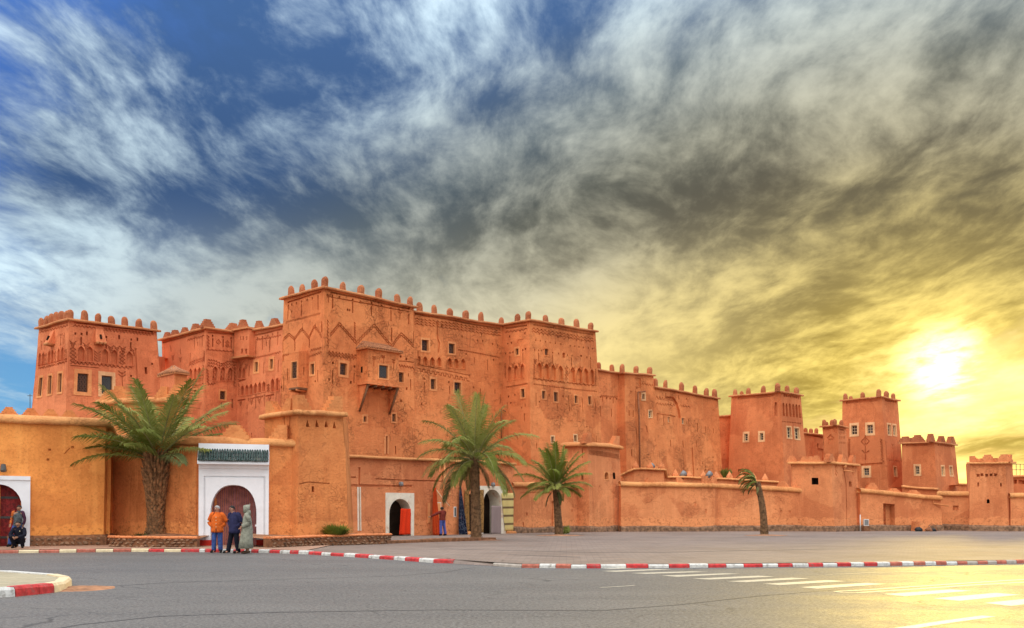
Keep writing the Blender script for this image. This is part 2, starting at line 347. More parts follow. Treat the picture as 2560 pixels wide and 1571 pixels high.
# ------------------------------------------------------------------ object helpers
WM = {}                                             # world matrix of every object that gets children
def link(o, parent=None, loc=None):
    COL.objects.link(o)
    if loc is not None: o.location = loc
    if parent is not None:
        o.parent = parent
        o.matrix_parent_inverse = WM.get(parent.name, Matrix()).inverted()
    WM[o.name] = o.matrix_basis.copy() if loc is None and False else Matrix.LocRotScale(o.location, o.rotation_euler, o.scale)
    return o
def tag(o, label=None, cat=None, group=None, kind=None):
    if label: o['label'] = label
    if cat: o['category'] = cat
    if group: o['group'] = group
    if kind: o['kind'] = kind
    return o
def thing(name, label, cat, loc, group=None):
    o = bpy.data.objects.new(name, None); o.empty_display_size = 0.3
    link(o, None, Vector(loc))
    return tag(o, label, cat, group)
class MB:
    """Collects vertices and faces; build() links them as ONE mesh object."""
    def __init__(s): s.v = []; s.f = []; s.m = []
    def add(s, vs, fs, mi=0):
        o = len(s.v); s.v += [Vector(v) for v in vs]
        for f in fs: s.f.append(tuple(i + o for i in f)); s.m.append(mi)
    def hexa(s, c, mi=0):
        """8 corners: bottom ring 0-3, top ring 4-7."""
        s.add(c, [(3, 2, 1, 0), (4, 5, 6, 7), (0, 1, 5, 4), (1, 2, 6, 5), (2, 3, 7, 6), (3, 0, 4, 7)], mi)
    def box(s, x0, x1, y0, y1, z0, z1, mi=0):
        s.hexa([(x0, y0, z0), (x1, y0, z0), (x1, y1, z0), (x0, y1, z0), (x0, y0, z1), (x1, y0, z1), (x1, y1, z1), (x0, y1, z1)], mi)
    def tube(s, pts, rads, seg=8, mi=0, cap=True):
        pts = [Vector(p) for p in pts]
        if isinstance(rads, (int, float)): rads = [rads] * len(pts)
        o = len(s.v); up = Vector((0, 0, 1))
        for i, p in enumerate(pts):
            d = (pts[min(i + 1, len(pts) - 1)] - pts[max(i - 1, 0)]).normalized()
            a = d.cross(up if abs(d.z) < 0.95 else Vector((1, 0, 0))).normalized(); b = a.cross(d).normalized()
            for k in range(seg):
                th = 2 * math.pi * k / seg
                s.v.append(p + (a * math.cos(th) + b * math.sin(th)) * rads[i])
        for i in range(len(pts) - 1):
            for k in range(seg):
                k2 = (k + 1) % seg
                s.f.append((o + i * seg + k, o + i * seg + k2, o + (i + 1) * seg + k2, o + (i + 1) * seg + k)); s.m.append(mi)
        if cap:
            s.f.append(tuple(o + k for k in range(seg))[::-1]); s.m.append(mi)
            s.f.append(tuple(o + (len(pts) - 1) * seg + k for k in range(seg))); s.m.append(mi)
    def mesh(s, name, mats, smooth=False):
        me = bpy.data.meshes.new(name)
        me.from_pydata([tuple(v) for v in s.v], [], s.f)
        for m in (mats if isinstance(mats, (list, tuple)) else [mats]): me.materials.append(m)
        me.polygons.foreach_set('material_index', s.m)
        if smooth: me.polygons.foreach_set('use_smooth', [True] * len(s.f))
        me.update()
        return me
    def build(s, name, mats, parent=None, smooth=False):
        return link(bpy.data.objects.new(name, s.mesh(name, mats, smooth)), parent)
def inst(name, me, parent, loc, rot=(0, 0, 0), scale=(1, 1, 1)):
    o = bpy.data.objects.new(name, me)
    o.location = loc; o.rotation_euler = rot; o.scale = scale
    COL.objects.link(o)
    if parent is not None:
        o.parent = parent; o.matrix_parent_inverse = WM.get(parent.name, Matrix()).inverted()
    WM[o.name] = Matrix.LocRotScale(Vector(loc), o.rotation_euler, Vector(scale))
    return o
def wob(p, a=0.045):
    return p + noise.noise_vector(p * 0.38) * a + noise.noise_vector(p * 1.7) * (a * 0.45)

# ------------------------------------------------------------------ from the photograph's pixels to points in the place
def gz(Y): return 0.12 - 0.0045 * max(0.0, Y - 39.0)                 # the square falls a little towards the walls
def P(u, v, Y): return Vector(((u - CX) * Y / FPX, Y, CH + (HV - v) * Y / FPX))
def G(u, v, z=0.0):
    Y = (CH - z) * FPX / (v - HV); return Vector(((u - CX) * Y / FPX, Y, z))
def proj(p): return (CX + FPX * p.x / p.y, HV - FPX * (p.z - CH) / p.y)
def corner(u, v, Y, ur=None, vr=None, dY=-0.35, zb=-0.3):
    """Top and bottom of a wall corner: seen at (u, v) at depth Y, its edge passing (ur, vr) lower down."""
    top = P(u, v, Y); Yb = Y + dY
    vb = HV + (CH - zb) * FPX / Yb
    ub = u if ur is None else u + (ur - u) * (vb - v) / (vr - v)
    return (P(ub, vb, Yb), top)
def along(c, u, v, vdir, ur=None, vr=None, dY=-0.35, zb=-0.3):
    """Corner reached from corner c along the horizontal direction vdir, at pixel column u."""
    k = (u - CX) / FPX; t = c[1]
    s = (k * t.y - t.x) / (vdir[0] - k * vdir[1])
    return corner(u, v, t.y + vdir[1] * s, ur, vr, dY, zb)
RD = (0.682, 0.731); LD = (-0.731, 0.682)            # the two street directions of the kasbah

ZS = dict(A=(0, 740, .2381), B=(380, 760, .2381), C=(680, 680, .2381), D=(860, 700, .26448), E=(1220, 760, .2381), F=(1480, 880, .22486),
          G=(1780, 940, .22484), H=(2080, 960, .26461), p1=(0, 1020, .25126), p2=(160, 950, .2977), p3=(470, 1080, .21168), p4=(640, 980, .27778),
          p5=(940, 1100, .21164), p6=(1300, 1080, .2381), p7=(1660, 1120, .21916), p8=(2100, 1100, .31144), px=(1500, 1390, .4302), full=(0, 0, 1.0))

def inside(c, poly):
    r = False
    for a, b in zip(poly, poly[1:] + poly[:1]):
        if (a[1] > c.y) != (b[1] > c.y) and c.x < (b[0] - a[0]) * (c.y - a[1]) / (b[1] - a[1]) + a[0]: r = not r
    return r
class Face:
    """A wall between two corners: flat render in which every opening, niche and incised line is cut as real relief."""
    def __init__(s, c0, c1, z='full'):
        s.bl, s.tl = c0; s.br, s.tr = c1; s.z = ZS[z]
        s.W = ((s.br - s.bl).length + (s.tr - s.tl).length) / 2
        s.H = ((s.tl - s.bl).length + (s.tr - s.br).length) / 2
        s.n = ((s.br - s.bl) + (s.tr - s.tl)).cross((s.tl - s.bl) + (s.tr - s.br)).normalized()
        s.reg = []; s.wins = []
    def P(s, S, T, d=0.0):
        a = S / s.W; b = T / s.H
        return (s.bl * (1 - a) + s.br * a) * (1 - b) + (s.tl * (1 - a) + s.tr * a) * b + s.n * d
    def st(s, x, y):
        u = s.z[0] + x * s.z[2]; v = s.z[1] + y * s.z[2]
        S, T = s.W / 2, s.H / 2
        for _ in range(12):
            p0 = proj(s.P(S, T)); pS = proj(s.P(S + .01, T)); pT = proj(s.P(S, T + .01))
            a, b, c, d = (pS[0] - p0[0]) / .01, (pT[0] - p0[0]) / .01, (pS[1] - p0[1]) / .01, (pT[1] - p0[1]) / .01
            det = a * d - b * c or 1e-9
            eu, ev = u - p0[0], v - p0[1]
            S += max(-8, min(8, (d * eu - b * ev) / det)); T += max(-8, min(8, (a * ev - c * eu) / det))
        return S, T
    def rc(s, x0, y0, x1, y1):
        xm, ym = (x0 + x1) / 2, (y0 + y1) / 2
        return s.st(x0, ym)[0], s.st(x1, ym)[0], s.st(xm, y1)[1], s.st(xm, y0)[1]
    def add(s, poly, d, mi=0): s.reg.append((poly, d, mi))
    def rect(s, S0, S1, T0, T1, d, mi=0): s.add([(S0, T0), (S1, T0), (S1, T1), (S0, T1)], d, mi)
    def hole(s, x0, y0, x1, y1, d=-0.22, mi=0): s.rect(*s.rc(x0, y0, x1, y1), d, mi)
    def slit(s, x, y0, y1, w=0.085, d=-0.20, mi=0):
        S, T0 = s.st(x, y1); _, T1 = s.st(x, y0); s.rect(S - w / 2, S + w / 2, T0, T1, d, mi)
    def slits(s, L, w=0.085):
        for q in L: s.slit(*q, w=w)
    def dots(s, L, w=0.13, h=0.15, d=-0.25):
        for x, y in L:
            S, T = s.st(x, y); s.rect(S - w / 2, S + w / 2, T - h / 2, T + h / 2, d)
    def arch(s, S0, S1, T0, T1, point=0.5, n=5):
        """Opening with a pointed head; point: rise over half width."""
        w = (S1 - S0) / 2; c = (S0 + S1) / 2; r = min(w * (0.8 + point), (T1 - T0) * 0.6)
        pl = [(S0, T0), (S1, T0)]
        for i in range(n + 1):
            a = i / n * math.pi / 2; pl.append((c + w * math.cos(a) ** 0.9, T1 - r + r * math.sin(a)))
        for i in range(n - 1, -1, -1):
            a = i / n * math.pi / 2; pl.append((c - w * math.cos(a) ** 0.9, T1 - r + r * math.sin(a)))
        return pl
    def niche(s, x0, y0, x1, y1, d=-0.14, rim=True):
        d *= 1.4
        S0, S1, T0, T1 = s.rc(x0, y0, x1, y1)
        w = (S1 - S0); c = (S0 + S1) / 2
        def shape(e):
            return [(S0 - e, T0 - e), (S1 + e, T0 - e), (S1 + e, T1 - w * .55), (c + w * .28 + e, T1 - w * .22 + e * .6), (c, T1 + e * 1.4), (c - w * .28 - e, T1 - w * .22 + e * .6), (S0 - e, T1 - w * .55)]
        if rim: s.add(shape(0.05), 0.05)
        s.add(shape(0), d)
    def dent(s, xa, ya, xb, yb, n, w=0.13, h=0.12, d=-0.12):
        a = s.st(xa, ya); b = s.st(xb, yb)
        for i in range(n):
            k = (i + .5) / n; S = a[0] + (b[0] - a[0]) * k; T = a[1] + (b[1] - a[1]) * k
            s.rect(S - w / 2, S + w / 2, T - h / 2, T + h / 2, d)
    def line(s, pts, w=0.05, d=-0.06, zz=0, amp=0.06, st=False):
        w *= 1.4; d *= 1.9
        """Incised line through pixel points; zz teeth per stretch make it a zigzag."""
        q = pts if st else [s.st(*p) for p in pts]
        L = []
        for a, b in zip(q, q[1:]):
            a = Vector(a); b = Vector(b); dv = b - a
            if dv.length < 1e-4: continue
            nr = Vector((-dv.y, dv.x)).normalized()
            n = max(1, zz)
            for i in range(n):
                L.append(a + dv * (i / n) + nr * ((amp if i % 2 else -amp) if zz else 0))
        L.append(Vector(q[-1]))
        if len(L) < 2: return
        for a, b in zip(L, L[1:]):
            dv = (b - a).normalized(); nr = Vector((-dv.y, dv.x)) * (w / 2); e = dv * (w * .3)
            s.add([tuple(a - e - nr), tuple(b + e - nr), tuple(b + e + nr), tuple(a - e + nr)], d)
    def zig(s, xa, ya, xb, yb, n, amp=0.07, w=0.05): s.line([(xa, ya), (xb, yb)], w=w, zz=n, amp=amp)
    def diamonds(s, x, y0, y1, n, r=0.16):
        for i in range(n):
            S, T = s.st(x, y0 + (y1 - y0) * (i + .5) / n)
            hh = abs(s.st(x, y0)[1] - s.st(x, y1)[1]) / n / 2
            s.line([(S, T + hh), (S + r, T), (S, T - hh), (S - r, T), (S, T + hh)], w=0.045, st=True)
            s.rect(S - .035, S + .035, T - .035, T + .035, -0.06)
    def chevrons(s, x, y, n=3, r=0.20, dy=0.11, up=False):
        S, T = s.st(x, y)
        for i in range(n):
            k = r * (1 - i * 0.28); t = T - i * dy * (1 if not up else -1)
            s.line([(S - k, t + (k * .7 if not up else -k * .7)), (S, t), (S + k, t + (k * .7 if not up else -k * .7))], w=0.045, st=True)
    def tree(s, x, y0, y1, r=0.22):
        """Incised plant sign."""
        S, T0 = s.st(x, y1); _, T1 = s.st(x, y0)
        s.line([(S, T0), (S, T1)], w=.045, st=True)
        for k in (0.62, 0.84):
            t = T0 + (T1 - T0) * k
            s.line([(S - r, t + r * .8), (S, t), (S + r, t + r * .8)], w=.045, st=True)
    def win(s, x0, y0, x1, y1, sur=0.10, kind='grille', depth=0.24, smat=1, raise_=0.035, glass=None, bars=None):
        S0, S1, T0, T1 = s.rc(x0, y0, x1, y1)
        if sur: s.rect(S0 - sur, S1 + sur, T0 - sur, T1 + sur * 1.2, raise_, smat)
        s.rect(S0, S1, T0, T1, -depth, 0)
        s.wins.append((S0, S1, T0, T1, depth, kind, glass, bars))
    def fbox(s, mb, S0, S1, T0, T1, d0, d1, mi=0):
        mb.hexa([s.P(S0, T0, d1), s.P(S1, T0, d1), s.P(S1, T0, d0), s.P(S0, T0, d0), s.P(S0, T1, d1), s.P(S1, T1, d1), s.P(S1, T1, d0), s.P(S0, T1, d0)], mi)
    def build(s, root, mats, name='wall', wobble=0.045, grid=0.9, outer=None, windows=True):
        W, H = s.W, s.H
        vs, es, fs = [], [], []
        def ring(poly, step=None):
            idx = []
            for i, (a, b) in enumerate(zip(poly, poly[1:] + poly[:1])):
                n = 1 if not step else max(1, int(math.hypot(b[0] - a[0], b[1] - a[1]) / step))
                for k in range(n):
                    idx.append(len(vs)); vs.append(Vector((a[0] + (b[0] - a[0]) * k / n, a[1] + (b[1] - a[1]) * k / n)))
            fs.append(idx)
        e = 0.004
        ring(outer or [(0, 0), (W, 0), (W, H), (0, H)], 0.7)
        cl = lambda p: (min(max(p[0], e), W - e), min(max(p[1], e), H - e))
        keep = []
        for poly, d, mi in s.reg:
            q = [cl(p) for p in poly]
            ar = sum(a[0] * b[1] - b[0] * a[1] for a, b in zip(q, q[1:] + q[:1])) / 2
            if abs(ar) < 1e-4: continue
            if ar < 0: q = q[::-1]
            ring(q); keep.append((d, mi, q))
        rnd = random.Random(int(W * 1000))
        for i in range(1, int(W / grid)):
            for j in range(1, int(H / grid)):
                vs.append(Vector(((i + rnd.uniform(-.3, .3)) * grid, (j + rnd.uniform(-.3, .3)) * grid)))
        ov, oe, of, _, _, off = delaunay_2d_cdt(vs, [], fs, 1, 1e-4)
        T = []
        for f, orig in zip(of, off):
            c = (ov[f[0]] + ov[f[1]] + ov[f[2]]) / 3
            k = [o for o in orig if o > 0 and inside(c, keep[o - 1][2])]
            T.append((f, keep[max(k) - 1][:2] if k else (0.0, 0)))
        mb = MB(); key = {}
        def vert(i, d):
            if (i, d) not in key:
                key[(i, d)] = len(mb.v); p = ov[i]
                q = s.P(p.x, p.y, d)
                mb.v.append(wob(q, wobble) if wobble else q)
            return key[(i, d)]
        ed = {}
        for f, (d, mi) in T:
            mb.f.append(tuple(vert(i, d) for i in f)); mb.m.append(mi)
            for a, b in zip(f, f[1:] + f[:1]): ed.setdefault((min(a, b), max(a, b)), []).append((d, mi))
        for (a, b), L in ed.items():
            if len(L) == 2 and abs(L[0][0] - L[1][0]) > 1e-6:
                lo, hi = sorted(L)
                mb.f.append((vert(a, lo[0]), vert(b, lo[0]), vert(b, hi[0]), vert(a, hi[0])))
                mb.m.append(hi[1] if hi[0] > 0 else lo[1])
        o = mb.build(name, mats, root)
        if windows:
            for w in s.wins: s.window(root, w)
        return o
    def window(s, root, w):
        S0, S1, T0, T1, dep, kind, glass, bars = w
        fw = 0.055; d0, d1 = -dep * 0.80, -dep * 0.55
        mb = MB()
        for r in ((S0, S0 + fw, T0, T1), (S1 - fw, S1, T0, T1), (S0 + fw, S1 - fw, T0, T0 + fw), (S0 + fw, S1 - fw, T1 - fw, T1)):
            s.fbox(mb, r[0], r[1], r[2], r[3], d0, d1)
        fm = M['frame_white'] if kind == 'pane' else M['wood']
        o = mb.build('window', fm, root)
        a, b, c, e = S0 + fw, S1 - fw, T0 + fw, T1 - fw
        if kind == 'pane':
            mb = MB(); nx, ny = bars or (2, 3); g = 0.035
            for i in range(1, nx):
                x = a + (b - a) * i / nx; s.fbox(mb, x - g / 2, x + g / 2, c, e, d0 + .02, d1 - .02)
            for j in range(1, ny):
                y = c + (e - c) * j / ny
                s.fbox(mb, a, b, y - g / 2, y + g / 2, d0 + .024, d1 - .024)
            mb.build('glazing_bar', fm, o)
        else:
            mb = MB(); g = 0.026
            nx, ny = bars or (max(3, int((b - a) / 0.15)), max(4, int((e - c) / 0.15)))
            for i in range(1, nx):
                x = a + (b - a) * i / nx; s.fbox(mb, x - g / 2, x + g / 2, c, e, d1 + .01, d1 + .035)
            for j in range(1, ny):
                y = c + (e - c) * j / ny; s.fbox(mb, a, b, y - g / 2, y + g / 2, d1 + .012, d1 + .03)
            for i in range(nx):
                for j in range(ny):
                    if (i + j) % 2:
                        x = a + (b - a) * (i + .5) / nx; y = c + (e - c) * (j + .5) / ny; r = 0.035
                        mb.add([s.P(x - r, y, d1 + .03), s.P(x, y - r, d1 + .03), s.P(x + r, y, d1 + .03), s.P(x, y + r, d1 + .03)], [(0, 1, 2, 3)])
            mb.build('grille', M['iron'] if kind == 'grille' else M['iron_grey'], o)
        mb = MB(); s.fbox(mb, a - .01, b + .01, c - .01, e + .01, d0 - 0.005, d0 + 0.005)
        mb.build('pane', glass or M['glass'], o)

def sweep(name, root, path, prof, mat, ext=0.0, step=0.45, wobble=0.05, smooth=False):
    """Profile (out, up) carried along a wall top, mitred at the corners."""
    path = [p.copy() for p in path]
    d0 = (path[1] - path[0]).normalized(); d1 = (path[-1] - path[-2]).normalized()
    path[0] -= d0 * ext; path[-1] += d1 * ext
    pts, outs = [], []
    def od(d): v = Vector((d.x, d.y, 0)).normalized(); return Vector((v.y, -v.x, 0))
    for i in range(len(path)):
        a = od(path[i] - path[i - 1]) if i else None
        b = od(path[i + 1] - path[i]) if i < len(path) - 1 else None
        if a is None: o = b
        elif b is None: o = a
        else: o = (a + b) / max(0.35, 1 + a.dot(b))
        if i and b is not None or i: pass
        pts.append(path[i]); outs.append(o)
        if i < len(path) - 1:
            n = int((path[i + 1] - path[i]).length / step)
            for k in range(1, n):
                pts.append(path[i].lerp(path[i + 1], k / n)); outs.append(b)
    mb = MB(); m = len(prof)
    for p, o in zip(pts, outs):
        for (q, z) in prof:
            v = p + o * q + Vector((0, 0, z)); mb.v.append(wob(v, wobble))
    for i in range(len(pts) - 1):
        for k in range(m):
            k2 = (k + 1) % m
            mb.f.append((i * m + k, i * m + k2, (i + 1) * m + k2, (i + 1) * m + k)); mb.m.append(0)
    mb.f.append(tuple(range(m))); mb.m.append(0)
    mb.f.append(tuple((len(pts) - 1) * m + k for k in range(m))[::-1]); mb.m.append(0)
    return mb.build(name, mat, root, smooth)
CORNICE = [(-0.25, -0.02), (0.22, -0.05), (0.25, 0.02), (0.20, 0.10), (-0.25, 0.13)]
CAP = [(-0.55, -0.06), (0.02, -0.10), (0.16, -0.08), (0.22, 0.02), (0.17, 0.16), (0.02, 0.25), (-0.25, 0.27), (-0.55, 0.22)]

def lathe_mesh(name, prof, seg, mat, smooth=True):
    mb = MB()
    for r, z in prof:
        for k in range(seg):
            a = 2 * math.pi * k / seg; mb.v.append(Vector((r * math.cos(a), r * math.sin(a), z)))
    for i in range(len(prof) - 1):
        for k in range(seg):
            k2 = (k + 1) % seg; mb.f.append((i * seg + k, i * seg + k2, (i + 1) * seg + k2, (i + 1) * seg + k)); mb.m.append(0)
    mb.f.append(tuple(range((len(prof) - 1) * seg, len(prof) * seg))); mb.m.append(0)
    return mb.mesh(name, mat, smooth)
def step_mesh(name, mat, half=0.62, n=4, rise=0.16, thick=0.42, side=0):
    """Stepped merlon; side -1 or 1 keeps only the left or right half."""
    mb = MB()
    for i in range(n):
        w = half * (1 - i / n * 0.78); e = 0.004 * i
        x0, x1 = -w, w
        if side > 0: x0 = -half * .30
        if side < 0: x1 = half * .30
        mb.box(x0, x1, -thick / 2 + e, thick / 2 - e, i * rise - (0.06 if i == 0 else 0), (i + 1) * rise)
    return mb.mesh(name, mat)
def rough_mesh(me, k, a=.05):
    for v in me.vertices:
        q = Vector(v.co) * 2.3 + Vector((k * 5.1, k * 2.7, k)); v.co = Vector(v.co) + noise.noise_vector(q) * a
    return me
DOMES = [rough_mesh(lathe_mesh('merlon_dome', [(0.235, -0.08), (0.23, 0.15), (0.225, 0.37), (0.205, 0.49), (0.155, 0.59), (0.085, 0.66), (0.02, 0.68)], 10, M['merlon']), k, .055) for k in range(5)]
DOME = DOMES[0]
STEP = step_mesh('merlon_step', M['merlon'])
STEP_F = step_mesh('merlon_step_far', M['wall_far'])
STEP_FL = step_mesh('merlon_step_far_left', M['wall_far'], side=-1)
STEP_FR = step_mesh('merlon_step_far_right', M['wall_far'], side=1)
STEP_B = step_mesh('merlon_step_bright', M['merlon_bright'])
STEP_L = step_mesh('merlon_step_left', M['merlon_bright'], side=-1)
STEP_R = step_mesh('merlon_step_right', M['merlon_bright'], side=1)
RM = random.Random(5)
def at_u(p, q, u):
    k = (u - CX) / FPX
    t = (k * p.y - p.x) / ((q.x - p.x) - k * (q.y - p.y))
    return p.lerp(q, t)
def merlons(root, face, xs, me=DOME, s=1.0, z='full', back=0.12, up=0.10, zs=None):
    zx = ZS[z]
    d = face.tr - face.tl; a = math.atan2(d.y, d.x)
    for x in xs:
        p = at_u(face.tl, face.tr, zx[0] + x * zx[2]) - face.n * back
        k = s * RM.uniform(.9, 1.1)
        inst('merlon', RM.choice(DOMES) if me is DOME else me, root, p + Vector((0, 0, up)), (RM.uniform(-.05, .05), RM.uniform(-.03, .03), a + RM.uniform(-.05, .05)), (k, k, (zs or s) * RM.uniform(.88, 1.1)))
def plain(root, cs, mat, name='wall'):
    """Unadorned wall stretches between successive corners (sides and backs)."""
    for c0, c1 in zip(cs, cs[1:]):
        mb = MB(); n = 4
        for j in range(n + 1):
            for k in range(n + 1):
                b = c0[0].lerp(c1[0], k / n); t = c0[1].lerp(c1[1], k / n); mb.v.append(wob(b.lerp(t, j / n)))
        for j in range(n):
            for k in range(n):
                i = j * (n + 1) + k; mb.f.append((i, i + 1, i + n + 2, i + n + 1)); mb.m.append(0)
        mb.build(name, mat, root)
def roof(root, tops, mat, dz=-0.05):
    mb = MB(); mb.add([p + Vector((0, 0, dz)) for p in tops], [tuple(range(len(tops)))]); return mb.build('roof', mat, root)
def shift(c, v): v = Vector(v); return (c[0] + v, c[1] + v)
def base_of(*cs):
    s = Vector((0, 0, 0))
    for c in cs: s += c[0]
    s /= len(cs); s.z = min(c[0].z for c in cs); return s
def pipe(root, name, pts, r, mat):
    mb = MB(); mb.tube(pts, r, 7); return mb.build(name, mat, root, True)

# ================================================================== the kasbah
K = 1.08
WALLM = [M['adobe'], M['surround'], M['surround_pale'], M['dark'], M['white_old']]
WALLC = [M['adobe_cracked'], M['surround'], M['surround_pale'], M['dark'], M['white_old']]
WALLL = [M['adobe_left'], M['surround'], M['surround_pale'], M['dark'], M['white_old']]
WALLR = [M['adobe_right'], M['surround_pale'], M['surround_pale'], M['dark'], M['white_old']]

# ---- main block: tall tower and the long wall beside it
mc = corner(811, 721, 62 * K, 808, 1000)
ml = along(mc, 710, 748, LD, 705, 905)
mr = along(mc, 1034, 768, RD, 1036, 1050)
wl = shift(along(mc, 1034, 777, RD), (-0.731 * .35, 0.682 * .35, 0))
wr = along(wl, 1257, 815, RD, 1257, 1100)
main = thing('kasbah_tower_house', 'tallest crenellated mud block with tiled box balcony on its long front', 'building', base_of(mc, ml, wr))
f = Face(ml, mc, 'C')
f.dent(165, 325, 520, 212, 30)
f.slits([(168, 350, 500), (312, 340, 470), (484, 270, 400)], .10); f.dots([(172, 355), (210, 347), (257, 333), (315, 314), (368, 298), (423, 282), (485, 262), (210, 420)])
for i in range(26): f.line([(150 + i * 14, 540 - i * 3.6), (158 + i * 14, 520 - i * 3.6)], w=.045)
for a, b, c, yb, yt in ((120, 178, 238, 700, 640), (238, 315, 385, 690, 590), (385, 448, 520, 680, 560)):
    for o in (0, 22):
        f.line([(a, yb + o), (b, yt + o), (c, yb + o - 8)], zz=9, amp=.03)
for x, y0, y1 in ((115, 710, 850), (240, 700, 830), (388, 690, 800), (520, 520, 640), (118, 880, 940)): f.line([(x, y0), (x, y1)], zz=9, amp=.05)
f.zig(400, 830, 515, 805, 10); f.zig(385, 895, 520, 850, 12); f.zig(110, 880, 180, 870, 6)
for x in (178, 320, 455): f.slit(x, 540, 620, .05)
f.win(405, 970, 445, 1080, .12); f.slits([(160, 1015, 1135), (375, 1045, 1195), (482, 1035, 1160), (118, 1110, 1260), (66, 920, 1060)])
f.dots([(455, 1150), (98, 1215)])
f.build(main, WALLM)
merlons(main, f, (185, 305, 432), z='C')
f2 = Face(mc, mr, 'C')
f2.dent(612, 215, 1440, 385, 48)
f2.line([(620, 268), (1440, 415)], w=.04)
f2.slits([(640, 280, 385), (850, 320, 435), (1042, 360, 460), (1252, 400, 520), (1436, 440, 550)], .11)
f2.dots([(638, 258), (712, 270), (850, 297), (930, 314), (1045, 330), (1150, 354), (1250, 378), (1338, 392), (1440, 378), (820, 405), (800, 400)])
for o in (0, 26):
    f2.line([(610, 650 + o), (712, 530 + o), (885, 735 + o), (1070, 550 + o), (1255, 770 + o), (1360, 640 + o), (1495, 780 + o)], zz=14, amp=.028)
for x, y0, y1 in ((585, 505, 810), (872, 530, 720), (1258, 590, 740), (1490, 630, 760)): f2.line([(x, y0), (x, y1)], zz=16, amp=.05)
f2.zig(585, 850, 885, 885, 18, .09); f2.zig(585, 880, 885, 910, 18, .09)
f2.tree(595, 245, 320, .14); f2.tree(1345, 400, 500, .16)
f2.zig(1320, 985, 1520, 1020, 14, .08); f2.line([(1325, 940), (1420, 945), (1520, 960)], w=.04)
f2.win(712, 960, 783, 1085, .16); f2.win(1328, 1058, 1380, 1160, .05)
f2.slits([(637, 1035, 1180), (860, 1060, 1165), (624, 1270, 1385), (1458, 1130, 1240), (1432, 1070, 1105), (1530, 830, 900)])
f2.dots([(543, 972), (640, 962), (862, 992), (605, 1135), (828, 1162), (1412, 922), (1352, 893), (1416, 1227), (1355, 1355), (1565, 1390)], .15, .17)
f2.win(1262, 1495, 1300, 1560, .10, depth=.3)
f2.z = ZS['D']
f2.win(185, 1290, 212, 1340, .12); f2.win(455, 1268, 490, 1342, .11)
f2.z = ZS['p4']
f2.add(f2.arch(*f2.rc(1152, 385, 1192, 560), .8), .03, 1); f2.slit(1174, 400, 560, .16, -.25); f2.slit(1256, 490, 565, .10)
f2.build(main, WALLC)
merlons(main, f2, (565, 755, 945, 1132, 1325, 1460), z='C')
# joint between tower and long wall
plain(main, [mr, wl], M['adobe'])
f3 = Face(wl, wr, 'D')
f3.dent(665, 318, 1475, 465, 56)
for k in range(3): f3.zig(670, 365 + 24 * k, 1480, 480 + 24 * k, 44, .06)
f3.win(733, 567, 797, 672, .12); f3.win(990, 605, 1048, 698, .12); f3.win(818, 937, 865, 1035, .13); f3.win(1040, 970, 1105, 1075, .12)
for x0, x1 in ((700, 722), (742, 786), (808, 853), (876, 916), (975, 1020), (1036, 1082), (1100, 1143)): f3.niche(x0, 722 + (x0 - 700) * .06, x1, 800 + (x0 - 700) * .10)
# crenel line
pts = []
for i in range(22):
    x = 700 + i * 22; y = 835 + i * 4.6; h = 24 if i % 2 else 0
    pts += [(x, y + h), (x + 22, y + h + 4)]
f3.line(pts, w=.045)
f3.line([(700, 800), (1185, 905)], w=.04)
f3.dent(1080, 660, 1475, 735, 24)
f3.slits([(700, 670, 740), (760, 970, 1065), (997, 1005, 1080), (632, 940, 1040), (1232, 730, 785), (1355, 755, 850), (1478, 780, 830), (1290, 1030, 1140), (1428, 1030, 1080), (1478, 1085, 1180), (1190, 890, 930)])
f3.dots([(1262, 575), (1313, 578), (1407, 607), (1452, 614), (1155, 700), (1225, 1018), (992, 967), (760, 935), (597, 1027), (1415, 757), (1305, 515), (925, 435), (880, 410), (1118, 535), (735, 1175), (540, 1140)])
f3.hole(862, 400, 892, 452, -.12, 0); f3.hole(868, 505, 886, 520, -.15, 0)
f3.line([(880, 450), (885, 560), (900, 600), (890, 680)], w=.10, d=-.05)
f3.build(main, WALLC)
merlons(main, f3, (725, 860, 1010, 1163, 1305), z='D')
sweep('cornice', main, [ml[1], mc[1], mr[1]], CORNICE, M['cornice'], .25)
sweep('cornice', main, [wl[1], wr[1]], CORNICE, M['cornice'], .02)
bk = Vector((-0.731, 0.682, 0)) * 11
mlb = shift(mr, ml[1] - mc[1])
plain(main, [mr, (mlb[0], mlb[1]), ml], M['adobe'])
roof(main, [ml[1], mc[1], mr[1], mlb[1]], M['adobe'])
roof(main, [wl[1], wr[1], wr[1] + bk, wl[1] + bk], M['adobe'])
plain(main, [shift(wr, bk), shift(wl, bk)], M['adobe'])
# gutter pipe in the inner corner
def facepipe(root, face, pts, r=.05, d=.10, mat=None, name='drain_pipe'):
    return pipe(root, name, [face.P(*face.st(*p), d) for p in pts], r, mat or M['rust'])
facepipe(main, f3, [(1480, 1235), (1480, 1500)]); facepipe(main, f3, [(1530, 1260), (1478, 1235)], .04, .3)

